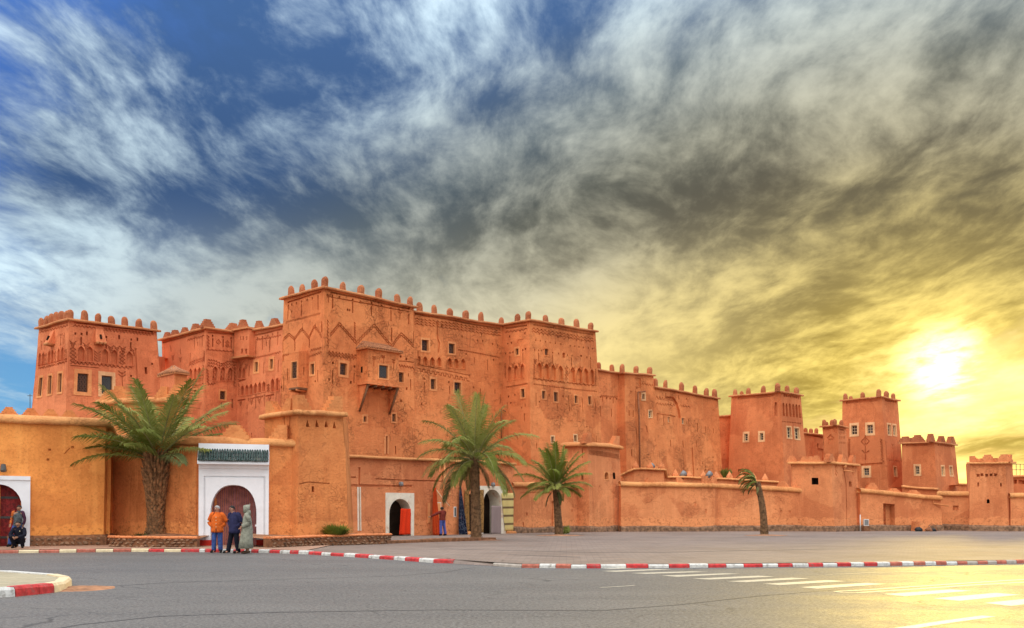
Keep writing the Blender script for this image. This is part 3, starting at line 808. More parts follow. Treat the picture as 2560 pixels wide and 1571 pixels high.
# ---- tiled box balcony (oriel) on the tower's long front
def box_on(root, face, S0, S1, T0, T1, out, mats, name, front=None, side=None):
    """A hollow-looking box standing out of a wall: front and side faces with their own openings."""
    w = lambda S, T, d: face.P(S, T, d)
    fr = Face((w(S0, T0, out), w(S0, T1, out)), (w(S1, T0, out), w(S1, T1, out)), 'C')
    lf = Face((w(S0, T0, -.05), w(S0, T1, -.05)), (w(S0, T0, out), w(S0, T1, out)), 'C')
    rt = Face((w(S1, T0, out), w(S1, T1, out)), (w(S1, T0, -.05), w(S1, T1, -.05)), 'C')
    return fr, lf, rt
S0 = f2.st(1000, 1000)[0]; S1 = f2.st(1338, 1000)[0]
T0 = f2.st(1170, 1168)[1]; T1 = f2.st(1170, 838)[1]
OUT = 0.95
# pixel positions are on the front of the box, so shift back along the normal
fr0 = Face((f2.P(0, 0, OUT), f2.P(0, f2.H, OUT)), (f2.P(f2.W, 0, OUT), f2.P(f2.W, f2.H, OUT)), 'C')
S0 = fr0.st(1000, 1000)[0]; S1 = fr0.st(1335, 1010)[0]; T0 = fr0.st(1170, 1170)[1]; T1 = fr0.st(1170, 835)[1]
fr, lf, rt = box_on(main, f2, S0, S1, T0, T1, OUT, WALLC, 'oriel')
fr.win(1115, 980, 1213, 1115, .09, kind='iron_grey', glass=M['glass_bright'], depth=.16, bars=(6, 8)); fr.tree(1065, 885, 990, .12); fr.tree(1165, 880, 955, .12); fr.tree(1278, 920, 1040, .12)
oriel = fr.build(main, WALLC, name='oriel', grid=.5, windows=False)
for w in fr.wins: fr.window(oriel, w)
lf.hole(928, 990, 946, 1055, -.12, 3); lf.build(oriel, WALLC, grid=.5); rt.build(oriel, WALLC, grid=.5)
mb = MB()                                                            # floor slab with rounded log ends
f2.fbox(mb, S0 - .10, S1 + .10, T0 - .18, T0 - .005, .003, OUT + .12)
mb.build('floor_slab', M['adobe'], oriel)
mb = MB()
for k in range(5):
    S = S0 + .12 + (S1 - S0 - .24) * k / 4; mb.tube([f2.P(S, T0 - .26, -.1), f2.P(S, T0 - .26, OUT + .06)], .075, 8)
mb.build('log_beam', M['wood'], oriel, True)
for S in (S0 + .10, S1 - .10):                                       # timber struts with mud panels behind
    mb = MB(); mb.tube([f2.P(S, T0 - .30, OUT - .05), f2.P(S, T0 - 1.1, OUT * .52), f2.P(S, T0 - 1.9, .02)], .07, 7); mb.build('strut', M['wood'], oriel, True)
    mb = MB(); h = .06
    mb.hexa([f2.P(S - h, T0 - 1.8, -.03), f2.P(S + h, T0 - 1.8, -.03), f2.P(S + h, T0 - 1.8, .03), f2.P(S - h, T0 - 1.8, .03), f2.P(S - h, T0 - .2, -.03), f2.P(S + h, T0 - .2, -.03), f2.P(S + h, T0 - .2, OUT - .12), f2.P(S - h, T0 - .2, OUT - .12)])
    mb.build('strut_panel', M['adobe'], oriel)
def tile_roof(parent, face, S0, S1, T, out, rise, over=.22, d0=-.03, tmat=None, hip=.45, n=None):
    """Small hipped lean-to roof: mud deck and rows of half-round tiles."""
    tmat = tmat or M['mud_tile']
    e0, e1 = S0 - over, S1 + over; o = out + over
    deck = MB(); th = .09
    A, B = face.P(e0, T, d0), face.P(e0, T, o); C, D = face.P(e1, T, o), face.P(e1, T, d0)
    R0, R1 = face.P(S0 + hip * out, T + rise, d0), face.P(S1 - hip * out, T + rise, d0)
    up = Vector((0, 0, th))
    deck.add([A, B, C, D, A + up, B + up, C + up, D + up, R0 + up, R1 + up], [(0, 1, 2, 3), (0, 1, 5, 4), (1, 2, 6, 5), (2, 3, 7, 6), (4, 5, 8), (5, 6, 9, 8), (6, 7, 9)])
    rf = deck.build('tile_roof', M['cornice'], parent)
    mb = MB()
    def rows(E0, E1, U0, U1, n, m=3):
        for i in range(n):
            k = (i + .5) / n
            a = E0.lerp(E1, k) + up; b = U0.lerp(U1, k) + up
            for j in range(m):
                p = a.lerp(b, j / m - .02); q = a.lerp(b, (j + 1) / m)
                if (q - p).length < .05: continue
                mb.tube([p + Vector((0, 0, .03)), q + Vector((0, 0, .005))], [.075, .06], 6)
    rows(B, C, R0, R1, n or int((C - B).length / .19)); rows(A, B, R0, R0, max(3, int(out / .2)), 2); rows(D, C, R1, R1, max(3, int(out / .2)), 2)
    o = mb.build('roof_tiles', tmat, rf, True); o['kind'] = 'stuff'
    return rf
tile_roof(oriel, f2, S0, S1, T1, OUT, .58)

# ---- plain bay window box on the tower's left front
g0 = Face((f.P(0, 0, .75), f.P(0, f.H, .75)), (f.P(f.W, 0, .75), f.P(f.W, f.H, .75)), 'C')
S0 = g0.st(186, 1050)[0]; S1 = g0.st(276, 1050)[0]; T0 = g0.st(230, 1215)[1]; T1 = g0.st(230, 850)[1]
fr, lf, rt = box_on(main, f, S0, S1, T0, T1, .75, WALLM, 'bay')
fr.win(205, 945, 262, 1118, .06, depth=.12)
bay = fr.build(main, WALLM, name='bay_window', grid=.5, windows=False)
for w in fr.wins: fr.window(bay, w)
rt.slit(333, 1000, 1085, .09); rt.build(bay, WALLM, grid=.5); lf.build(bay, WALLM, grid=.5)
mb = MB(); mb.hexa([f.P(S0, T1, -.05), f.P(S1, T1, -.05), f.P(S1, T1, .75), f.P(S0, T1, .75), f.P(S0 + .05, T1 + .22, -.05), f.P(S1 - .05, T1 + .22, -.05), f.P(S1 - .05, T1 + .02, .74), f.P(S0 + .05, T1 + .02, .74)]); mb.build('bay_roof', M['adobe'], bay)
mb = MB(); f.fbox(mb, S0 - .03, S1 + .03, T0 - .12, T0 - .004, .003, .78); mb.build('floor_slab', M['wood'], bay)
for S in (S0 + .12, S1 - .12):
    mb = MB(); mb.tube([f.P(S, T0 - .19, -.05), f.P(S, T0 - .19, .80)], .07, 8); mb.build('log_beam', M['adobe'], bay, True)

# ---- right tower of the main front
rc = along(wr, 1323.6, 802, (0.731, -0.682), 1326, 1060)
rr = along(rc, 1489, 831, RD, 1497, 979)
rt_ = thing('kasbah_tower', 'square mud tower with row of pointed blind niches at right end of long front', 'building', base_of(rc, rr))
f = Face(wr, rc, 'E')
f.dent(185, 262, 410, 225, 15); f.zig(185, 300, 410, 265, 12)
f.win(290, 468, 322, 535, .12); f.dots([(228, 343), (210, 415), (250, 408), (187, 520), (233, 513), (262, 507), (365, 487), (393, 475), (350, 390), (215, 972), (280, 958), (238, 1042), (352, 1095), (385, 310)])
f.slits([(231, 540, 640), (366, 510, 620), (203, 1035, 1110), (381, 1155, 1230), (388, 1050, 1090), (310, 1385, 1430)])
for x0, x1 in ((207, 250), (272, 318), (340, 385)): f.niche(x0, 655 - (x0 - 207) * .2, x1, 800 - (x0 - 207) * .15)
f.line([(180, 620), (180, 780)], zz=14, amp=.05); f.chevrons(262, 640, 3, .17); f.chevrons(330, 632, 3, .17)
f.dent(190, 875, 420, 842, 14); f.win(347, 897, 386, 987, .11)
f.hole(310, 370, 370, 410, -.06)
f.build(rt_, WALLM); merlons(rt_, f, (125, 298), z='E')
f = Face(rc, rr, 'E')
f.dent(475, 220, 1108, 328, 38)
f.zig(460, 262, 1110, 375, 34, .09); f.zig(460, 290, 1110, 400, 34, .06)
f.dots([(540, 318), (582, 325), (633, 332), (500, 382), (550, 388), (606, 398), (656, 408), (708, 415), (766, 424), (737, 352), (797, 372), (845, 362), (932, 383), (985, 390), (1035, 398), (1075, 400), (863, 440), (912, 445), (958, 452), (1003, 460), (1057, 467), (1100, 475), (492, 483), (533, 487), (562, 491), (680, 513), (742, 522), (835, 535), (882, 543), (1040, 565), (1078, 575), (695, 240), (643, 960), (792, 968), (967, 1075), (828, 1058), (1036, 1293), (543, 1032)], .12, .13)
f.win(598, 472, 632, 538, .10, smat=0); f.hole(783, 513, 806, 565, -.3); f.hole(972, 540, 990, 558, -.3)
f.slits([(535, 515, 610), (681, 540, 640), (880, 565, 670), (1078, 590, 700)], .10)
for x0, x1 in ((510, 568), (588, 643), (658, 715), (733, 790), (862, 914), (932, 988), (1000, 1053), (1070, 1110)): f.niche(x0, 615 + (x0 - 510) * .13, x1, 778 + (x0 - 510) * .125)
f.diamonds(825, 655, 800, 4); f.line([(485, 640), (485, 800)], zz=14, amp=.05); f.line([(1130, 690), (1130, 860)], zz=14, amp=.05)
for x, y in ((497, 600), (573, 625), (650, 632), (725, 645), (905, 675), (985, 680)): f.chevrons(x, y, 3, .18)
f.zig(480, 790, 1140, 865, 32, .07); f.dent(478, 845, 1145, 925, 36)
f.win(567, 918, 602, 1000, .09); f.win(692, 928, 735, 1028, .11); f.win(908, 962, 940, 1040, .09); f.win(1050, 973, 1083, 1057, .10)
f.slits([(508, 940, 1080), (855, 965, 1130), (995, 985, 1140), (1127, 1000, 1130), (1137, 1385, 1450), (513, 1462, 1520), (728, 1060, 1110)])
f.win(662, 1390, 692, 1450, .08, kind='none', smat=2); f.win(900, 1382, 930, 1445, .08, smat=2)
f.build(rt_, WALLC); merlons(rt_, f, (435, 615, 783, 938, 1090), z='E')
sweep('cornice', rt_, [wr[1], rc[1], rr[1]], CORNICE, M['cornice'], .12)
rb = shift(rr, wr[1] - rc[1] + Vector((-.731 * 6, .682 * 6, 0)))
plain(rt_, [rr, rb], M['adobe']); roof(rt_, [wr[1], rc[1], rr[1], rb[1]], M['adobe'])

# ---- recessed middle wall left of the main tower (M3) with its small turret
m3r = shift(along(mc, 707, 811, LD, 704, 1000), (0.682 * .3, 0.731 * .3, 0))
m3l = along(m3r, 597, 833, LD, 591, 1060)
mid = thing('kasbah_house', 'recessed mud front with rows of narrow niches left of tallest tower', 'building', base_of(m3r, m3l))
f = Face(m3l, m3r, 'B')
f.dent(1030, 340, 1360, 262, 26); f.slits([(1157, 340, 480), (1315, 295, 430), (1197, 395, 440), (1262, 310, 330)], .09)
f.dots([(1058, 372), (1108, 360), (1160, 345), (1213, 332), (1264, 318), (1316, 300)])
f.line([(1090, 390), (1085, 540)], zz=13, amp=.06); f.line([(1235, 360), (1230, 500)], zz=13, amp=.06); f.zig(1010, 585, 1350, 510, 30, .07); f.zig(1085, 380, 1350, 330, 20, .05)
f.win(1078, 615, 1112, 718, .14); f.win(1238, 583, 1272, 688, .14)
for x in (912, 955): f.niche(x, 672, x + 30, 785)
f.chevrons(935, 640, 4, .3); f.chevrons(990, 650, 3, .2)
for x0 in (940, 985, 1030, 1075, 1120, 1165): f.niche(x0, 858 - (x0 - 940) * .18, x0 + 32, 965 - (x0 - 940) * .18)
for x0 in (1258, 1305): f.niche(x0, 790 - (x0 - 1258) * .2, x0 + 32, 925 - (x0 - 1258) * .2)
for x, y in ((1010, 905), (1053, 920), (1098, 905), (1143, 895), (1180, 890), (965, 920), (1280, 870)): f.slit(x, y - 20, y + 30, .07)
f.diamonds(1222, 850, 930, 3); f.line([(915, 840), (915, 970)], zz=12, amp=.06)
f.dent(910, 815, 980, 800, 7); f.dent(900, 1020, 985, 1003, 8); f.dent(1035, 997, 1170, 972, 10); f.dent(1195, 973, 1285, 955, 8)
for x in (930, 1045, 1130, 1235): f.chevrons(x, 1045 - (x - 900) * .15, 3, .25)
f.slits([(1170, 615, 735), (1325, 590, 720), (1378, 775, 925), (1018, 650, 770), (1090, 960, 1100), (1180, 950, 1080), (1302, 935, 1060), (1000, 1060, 1110), (1045, 1360, 1410)])
f.dots([(1358, 880), (1012, 1005)], .16, .2)
f.build(mid, WALLL); merlons(mid, f, (1110, 1275), me=STEP, z='B', s=.75)
sweep('cornice', mid, [m3l[1], m3r[1]], CORNICE, M['cornice'], .05)
back = Vector((0.682, 0.731, 0)) * 5
roof(mid, [m3l[1], m3r[1], m3r[1] + back, m3l[1] + back], M['adobe_left'])
# corner turret corbelled out of the recessed wall
g0 = Face((f.P(0, 0, .45), f.P(0, f.H, .45)), (f.P(f.W, 0, .45), f.P(f.W, f.H, .45)), 'B')
S0 = .12; S1 = g0.st(1018, 400)[0]; T0 = g0.st(950, 548)[1]; T1 = g0.st(950, 275)[1]
fr, lf, rt = box_on(mid, f, S0, S1, T0, T1, .45, WALLL, 'turret')
fr.z = ZS['B']
for x in (930, 957, 992): fr.slit(x, 340, 378, .12, -.2)
for x in (943, 985): fr.add(fr.arch(*fr.rc(x - 9, 468, x + 9, 525), .5), -.2)
tur = fr.build(mid, WALLL, name='turret', grid=.5); rt.build(tur, WALLL, grid=.5); lf.build(tur, WALLL, grid=.5)
mb = MB(); f.fbox(mb, S0 - .05, S1 + .1, T0 - .12, T0 - .004, .003, .62); mb.build('turret_ledge', M['cornice'], tur)
mb = MB(); f.fbox(mb, S0 - .05, S1 + .12, T1 + .003, T1 + .13, .003, .70); mb.build('turret_cornice', M['cornice'], tur)
inst('merlon', STEP, mid, f.P((S0 + S1) / 2, T1 + .13, .35), (0, 0, math.atan2(f.tr.y - f.tl.y, f.tr.x - f.tl.x)), (.8, .8, .95))

# ---- left house with stepped merlons (M2)
m2c = along(m3l, 516, 822, (-0.682, -0.731), 509, 1067)
m2l = along(m2c, 405, 852, LD, 407, 930)
m2 = thing('kasbah_house', 'mud house with stepped merlons between square left tower and recessed front', 'building', base_of(m2c, m2l))
f = Face(m2l, m2c, 'B')
f.dent(115, 412, 550, 285, 36); f.slits([(198, 440, 505), (295, 475, 525), (447, 340, 470), (525, 330, 450), (478, 400, 445)]); f.zig(375, 385, 550, 335, 14)
f.chevrons(295, 580, 3, .2); f.chevrons(215, 560, 3, .2); f.line([(400, 520), (400, 640)], zz=10, amp=.06); f.line([(545, 490), (545, 620)], zz=10, amp=.06)
for x0 in (398, 445, 487): f.niche(x0, 680 - (x0 - 398) * .18, x0 + 28, 812 - (x0 - 398) * .15)
f.zig(390, 650, 548, 590, 14, .08); f.zig(390, 625, 548, 565, 14, .08); f.line([(535, 640), (535, 830)], zz=14, amp=.06); f.zig(490, 855, 540, 840, 4)
f.win(443, 900, 470, 990, .12, kind='grille'); f.hole(425, 850, 478, 885, -.05)
f.build(m2, WALLL); merlons(m2, f, (145, 228, 328, 443), me=STEP, z='B', s=.72)
f = Face(m2c, m3l, 'B')
f.dent(590, 300, 890, 322, 20); f.slits([(636, 360, 450), (746, 370, 455), (830, 375, 470)], .11); f.dots([(637, 335), (747, 348), (830, 357)]); f.diamonds(697, 375, 425, 1, .17); f.diamonds(790, 385, 455, 2, .14)
f.zig(565, 480, 885, 505, 16, .05); f.line([(590, 330), (590, 470)], zz=8, amp=.08); f.line([(870, 360), (870, 480)], zz=8, amp=.08)
for k in range(3): f.line([(580, 590 + k * 30), (660, 600 + k * 30), (740, 640 + k * 22), (800, 605 + k * 30), (885, 620 + k * 30)], zz=6, amp=.06)
for x0 in (632, 716, 796): f.niche(x0, 655 + (x0 - 632) * .08, x0 + 55, 808, -.16); f.diamonds(x0 + 27, 690, 790, 2, .14)
f.line([(580, 690), (590, 850)], zz=10, amp=.07); f.line([(870, 680), (870, 880)], zz=12, amp=.07); f.zig(590, 850, 670, 840, 6, .08)
f.rect(*f.rc(705, 845, 805, 905), .04, 0); f.win(717, 918, 775, 1005, .10, glass=M['glass']); f.slits([(733, 1035, 1085), (846, 1000, 1095)], .12); f.dots([(575, 1075), (590, 1060), (660, 1060)], .06, .06)
f.win(745, 1365, 775, 1405, .06)
f.build(m2, WALLL); merlons(m2, f, (590, 860), me=STEP, z='B', s=.85)
sweep('cornice', m2, [m2l[1], m2c[1], m3l[1]], CORNICE, M['cornice'], .2)
m2b = shift(m2l, m3l[1] - m2c[1] + Vector((.682 * 4, .731 * 4, 0)))
plain(m2, [m2b, m2l], M['adobe_left']); roof(m2, [m2l[1], m2c[1], m3l[1], m2b[1]], M['adobe_left'])

# ---- square tower far left
lc = corner(173, 800, 64 * K, 164, 1049)
ll = along(lc, 97, 822, LD, 80, 1023)
lr = along(lc, 391, 829, RD, 402, 964)
lt = thing('kasbah_tower', 'square mud tower at far left with domed merlons and carved niches', 'building', base_of(lc, ll, lr))
f = Face(ll, lc, 'A')
f.dent(425, 350, 715, 278, 26); f.zig(425, 378, 715, 312, 20); f.dots([(733, 378), (672, 400), (652, 405), (632, 410), (430, 480), (467, 470)], .10)
f.slits([(503, 410, 465), (534, 420, 470), (632, 430, 520), (668, 415, 510), (467, 480, 560), (430, 500, 570)], .10)
for x in (405, 440, 505, 540, 608, 646): f.niche(x, 598 - (x - 405) * .25, x + 24, 745 - (x - 405) * .26, -.16)
for x in (480, 580, 690): f.diamonds(x, 600 - (x - 480) * .2, 730 - (x - 480) * .2, 3, .16)
f.zig(392, 770, 700, 690, 22, .06); f.zig(392, 740, 700, 662, 22, .04)
for x0, x1, y0, y1 in ((405, 440, 862, 1050), (505, 540, 838, 1030), (612, 650, 812, 1010)): f.win(x0, y0, x1, y1, .13, bars=(4, 8))
f.build(lt, WALLL); merlons(lt, f, (418, 475, 528, 580, 633, 685), z='A')
fL = f
f = Face(lc, lr, 'A')
f.dent(775, 278, 1600, 375, 44); f.zig(770, 310, 1000, 340, 12); f.zig(1090, 355, 1610, 415, 30); f.zig(1090, 340, 1610, 400, 30, .03)
f.dots([(790, 395), (855, 400), (1113, 432), (1377, 462), (1597, 714), (1376, 843), (1595, 378)], .14)
f.hole(903, 375, 922, 415, -.3); f.hole(1240, 412, 1260, 455, -.3); f.hole(1432, 438, 1450, 475, -.3); f.hole(1520, 748, 1548, 822, -.35)
f.slits([(850, 430, 525), (1113, 455, 560), (1377, 490, 585)], .12)
for x0, x1, y0, y1 in ((812, 885, 528, 685), (908, 975, 533, 690), (1070, 1135, 558, 705), (1160, 1232, 563, 715), (1325, 1395, 583, 728)): f.niche(x0, y0, x1, y1, -.12)
for x, y in ((763, 500), (905, 525), (1160, 545), (1225, 550), (1290, 560), (1410, 580)): f.chevrons(x, y, 4, .24)
f.diamonds(763, 540, 700, 4, .2); f.diamonds(1283, 575, 720, 4, .2)
for k in range(4): f.chevrons(1022, 610 + k * 28, 1, .24)
f.zig(740, 700, 1385, 760, 30, .08); f.line([(740, 730), (1040, 760)], w=.035)
f.tree(1285, 800, 945, .25); f.slit(1443, 555, 945, .12, -.08)
f.win(810, 815, 925, 1010, .24, bars=(6, 8), smat=1); f.win(1067, 840, 1180, 1030, .22, kind='iron_grey', bars=(7, 9), glass=M['glass_bright'], smat=2)
f.build(lt, WALLL); merlons(lt, f, (740, 888, 1037, 1173, 1314, 1465, 1620), z='A')
sweep('cornice', lt, [ll[1], lc[1], lr[1]], CORNICE, M['cornice'], .22)
def breteche(root, face, S, T, w, h, out, mats):
    """Small projecting loophole box, wider at its scalloped foot."""
    mb = MB()
    q = lambda a, b, d: face.P(S + a, T + b, d)
    mb.hexa([q(-w * .5, -h / 2, -.05), q(w * .5, -h / 2, -.05), q(w * .55, -h / 2, out), q(-w * .55, -h / 2, out), q(-w * .40, h / 2, -.05), q(w * .40, h / 2, -.05), q(w * .36, h / 2, .06), q(-w * .36, h / 2, .06)])
    o = mb.build('loophole_box', M['adobe_left'], root)
    mb = MB()
    for k in range(3): mb.tube([q(w * (-.36 + .36 * k), -h / 2 - .05, -.03), q(w * (-.36 + .36 * k), -h / 2 - .05, out + .05)], .10, 8)
    mb.build('scalloped_foot', M['cornice'], o, True)
    mb = MB(); mb.hexa([q(-.06, -h * .25, out * .75), q(.06, -h * .25, out * .75), q(.06, -h * .25, out + .004), q(-.06, -h * .25, out + .004), q(-.06, h * .08, out * .5), q(.06, h * .08, out * .5), q(.06, h * .08, out * .72 + .02), q(-.06, h * .08, out * .72 + .02)])
    mb.build('loophole', M['dark'], o)
S, T = f.st(1040, 425); breteche(lt, f, S, T, .75, .95, .45, WALLL)
S, T = fL.st(556, 440); breteche(lt, fL, S, T, .62, .9, .45, WALLL)
lb = shift(ll, lr[1] - lc[1]); plain(lt, [lr, lb, ll], M['adobe_left']); roof(lt, [ll[1], lc[1], lr[1], lb[1]], M['adobe_left'])
inst('merlon', DOME, lt, lr[1].lerp(lb[1], .5) + Vector((0, 0, .1)))
# link wall between the left tower and the stepped house, with the tile-roofed porch in front
k0 = corner(386, 889, lr[1].y + .5); k1 = corner(412, 893, lr[1].y + 2)
lk = thing('link_wall', 'short plain mud wall joining far left tower to stepped house', 'wall', base_of(k0, k1))
Face(k0, k1).build(lk, WALLL)
b1 = shift(k1, (1, 4, 0)); roof(lk, [k0[1], k1[1], b1[1], k0[1] + Vector((0, 4, 0))], M['adobe_left'])
pc = corner(437, 935, 60 * K, 437, 1000, 0); pl = along(pc, 400, 943, LD, dY=0); pr = along(pc, 467, 939, RD, dY=0)
po = thing('porch_tower', 'small mud porch under hipped tile roof behind biggest palm', 'porch', base_of(pc))
f = Face(pl, pc, 'B'); f.build(po, WALLL)
f = Face(pc, pr, 'B'); f.win(303, 940, 345, 1020, .06); f.build(po, WALLC)
cpt = (pl[1] + pr[1]) / 2; apex = cpt + Vector((0, 0, .68))
mb = MB(); ov = 1.22
ring = [cpt + (q - cpt) * ov for q in (pl[1], pc[1], pr[1], pl[1] + pr[1] - pc[1])]
mb.add(ring + [q + Vector((0, 0, .1)) for q in ring] + [apex], [(0, 1, 2, 3), (0, 1, 5, 4), (1, 2, 6, 5), (2, 3, 7, 6), (3, 0, 4, 7), (4, 5, 8), (5, 6, 8), (6, 7, 8), (7, 4, 8)])
rf = mb.build('tile_roof', M['cornice'], po)
mb = MB()
for a, b in ((0, 1), (1, 2)):
    n = 9
    for i in range(n):
        p = ring[a].lerp(ring[b], (i + .5) / n) + Vector((0, 0, .1)); k = 1 - abs((i + .5) / n - .5) * 1.6
        q = p.lerp(apex, .15 + .75 * k); mb.tube([p, q], [.09, .07], 6)
o = mb.build('roof_tiles', M['mud_tile'], rf, True); o['kind'] = 'stuff'
plain(po, [pr, shift(pl, pr[1] - pc[1]), pl], M['adobe_left'])

# ---- worn long block right of the main front (W6)
a0 = shift(along(rc, 1489, 926, RD), (-.731 * 1.0, .682 * 1.0, 0)); a0 = corner(1489, 926, a0[1].y, 1497, 1050)
a1 = along(a0, 1546, 934, RD, 1545, 1170)
b0 = along(a1, 1561, 934, (0.731, -0.682), 1566, 1170)
b1 = along(b0, 1633, 940, RD, 1645, 1170)
c0 = along(b0, 1633, 968, RD, 1645, 1170); c1 = along(b0, 1795, 998, RD, 1806, 1192)
wb = thing('kasbah_house', 'worn mud block with flaked plaster and rain pipe right of niche tower', 'building', base_of(a0, c1))
f = Face(a0, a1, 'F'); f.zig(90, 495, 285, 500, 18, .08); f.dots([(92, 505), (163, 515), (203, 518), (277, 520)], .2, .16)
f.slits([(35, 545, 690), (95, 610, 720), (221, 630, 720), (119, 505, 555), (238, 515, 570), (46, 930, 1000)], .11); f.build(wb, WALLM); merlons(wb, f, (87, 233), z='F')
f = Face(a1, b0, 'F'); f.build(wb, WALLM)
f = Face(b0, b1, 'F')
f.hole(475, 290, 540, 395, -.10); f.zig(545, 355, 680, 375, 10, .07); f.win(556, 470, 583, 527, .13, kind='iron_grey', smat=2); f.win(630, 655, 665, 730, .06, kind='pane', smat=2)
f.slits([(417, 645, 710), (460, 650, 720), (612, 825, 890), (442, 1085, 1165)], .13); f.dots([(432, 440), (495, 400)])
f.slit(505, 430, 1290, .10, -.05)
f.build(wb, WALLC); merlons(wb, f, (347, 503, 654), z='F')
facepipe(wb, f, [(520, 1290), (515, 780), (500, 450)], .06, .12); facepipe(wb, f, [(500, 450), (580, 440)], .05, .14)
f = Face(c0, c1, 'F')
f.dent(695, 410, 1395, 535, 42); f.zig(705, 505, 830, 525, 8, .12); f.zig(710, 575, 920, 600, 14, .10); f.zig(975, 598, 1085, 620, 8, .10)
f.line([(825, 520), (905, 525), (940, 580), (965, 660), (975, 720)], w=.28, d=-.10); f.line([(720, 690), (925, 715)], w=.05); f.line([(790, 700), (795, 820)], w=.06); f.line([(720, 700), (730, 770)], w=.05)
f.win(838, 720, 865, 782, .05, kind='pane'); f.win(998, 735, 1030, 800, .05, kind='pane')
f.slits([(968, 485, 530), (825, 460, 520), (875, 980, 1055), (1015, 985, 1060), (1162, 985, 1060), (1083, 745, 830), (1177, 815, 890), (1265, 830, 900), (1350, 850, 910)], .13)
f.dots([(1050, 525), (1176, 805), (1172, 1303), (1260, 1272), (1258, 1312), (1348, 1170), (1230, 1240)], .16, .16); f.slit(1130, 1065, 1390, .2, -.12)
f.build(wb, WALLC); merlons(wb, f, (717, 827, 1006, 1157, 1282, 1377), z='F', zs=1.2)
sweep('cornice', wb, [a0[1], a1[1], b0[1], b1[1]], CORNICE, M['cornice'], .05); sweep('cornice', wb, [c0[1], c1[1]], CORNICE, M['cornice'], .08)
bk = Vector((-.731, .682, 0)) * 7
plain(wb, [b1, shift(b1, bk)], M['adobe']); plain(wb, [c1, shift(c1, bk)], M['adobe'])
roof(wb, [a0[1], a1[1], b0[1], b1[1], b1[1] + bk, a0[1] + bk], M['adobe']); roof(wb, [c0[1], c1[1], c1[1] + bk, c0[1] + bk], M['adobe'])

# ---- right-hand towers
def tower(name, label, cc, cl, cr, mats, zk, left, right, mer, me=DOME, s=1.0, cat='building', wallmat=None):
    root = thing(name, label, cat, base_of(cc, cl, cr))
    fl = Face(cl, cc, zk); left(fl); fl.build(root, mats)
    fr = Face(cc, cr, zk); right(fr); fr.build(root, mats)
    merlons(root, fl, mer[0], me=me, z=zk, s=s); merlons(root, fr, mer[1], me=me, z=zk, s=s)
    sweep('cornice', root, [cl[1], cc[1], cr[1]], CORNICE, M['cornice'], .2)
    bb = shift(cl, cr[1] - cc[1]); plain(root, [cr, bb, cl], mats[0]); roof(root, [cl[1], cc[1], cr[1], bb[1]], mats[0])
    inst('merlon', me, root, bb[1].lerp(cl[1], .5) + Vector((0, 0, .1)), (0, 0, .7), (s * .9,) * 3)
    return root, fl, fr
cc = corner(1953, 981, 88 * K, 1960, 1203); cl = along(cc, 1829, 992, LD, 1823, 1130); cr = along(cc, 2001, 990, RD, 2009, 1075)
def L(f):
    f.dent(285, 252, 690, 215, 13, .34, .22); f.add(f.arch(*f.rc(697, 293, 728, 440), .8), -.18)
    f.win(362, 645, 402, 722, .16, kind='pane', smat=2, bars=(1, 3)); f.win(533, 638, 573, 716, .16, kind='pane', smat=2, bars=(1, 3)); f.hole(285, 1035, 410, 1100, -.2)
def R(f):
    f.dent(795, 215, 965, 245, 8, .34, .22); f.dent(780, 505, 990, 530, 12, .2, .1)
    for x in (787, 823, 860, 896, 930, 962): f.add(f.arch(*f.rc(x, 300 + (x - 787) * .12, x + 23, 445 + (x - 787) * .13), .8), -.20)
    f.win(835, 572, 880, 690, .11, kind='pane', smat=2); f.win(918, 583, 968, 702, .11, kind='pane', smat=2)
tower('kasbah_tower', 'tower with five blind arches and four pale-framed windows right of worn block', cc, cl, cr, WALLR, 'G', L, R, ((250, 400, 565), (740, 848, 948)))
# low wall left of it
k0 = corner(1790, 1043, 92 * K); k1 = corner(1832, 1039, 92 * K)
lk = thing('link_wall', 'short plain mud wall between worn block and arched tower', 'wall', base_of(k0, k1)); f = Face(k0, k1); f.build(lk, WALLR); sweep('cornice', lk, [k0[1], k1[1]], CORNICE, M['cornice'])
roof(lk, [k0[1], k1[1], k1[1] + Vector((0, 3, 0)), k0[1] + Vector((0, 3, 0))], M['adobe_right'])
# low house between the towers
k0 = shift(along(cc, 2000, 1080, RD), (-.5, .5, 0)); k1 = along(k0, 2066, 1091, RD)
lk = thing('low_house', 'low mud house front with small domed merlons between right-hand towers', 'house', base_of(k0, k1))
f = Face(k0, k1, 'G'); f.dent(1050, 655, 1230, 690, 12, .28, .14); f.hole(1172, 810, 1240, 935, -.12); f.dots([(1175, 780)], .3, .4); f.build(lk, WALLR)
merlons(lk, f, (1055, 1113, 1170), z='G', s=.85); sweep('cornice', lk, [k0[1], k1[1]], CORNICE, M['cornice'])
roof(lk, [k0[1], k1[1], k1[1] + Vector((-2, 3, 0)), k0[1] + Vector((-2, 3, 0))], M['adobe_right'])
cc = corner(2094, 1065, 91 * K, 2097, 1150); cl = along(cc, 2056, 1068, LD, 2062, 1150); cr = along(cc, 2115, 1070, RD, 2122, 1150)
def L(f): f.dent(1245, 590, 1345, 582, 5, .3, .18); f.rect(*f.rc(1290, 700, 1345, 760), -.08, 0); f.line([(1285, 695), (1315, 660), (1350, 695)], w=.12)
def R(f):
    f.dent(1412, 595, 1470, 602, 5, .2, .14)
    for x in (1420, 1440, 1460, 1477): f.dots([(x, 632)], .12, .25); f.slit(x, 672, 705, .13); f.slit(x + 2, 735, 758, .13)
tower('turret', 'slim turret pierced by small slots between two right-hand towers', cc, cl, cr, WALLR, 'G', L, R, ((1240, 1322), (1375, 1450)), s=.85)
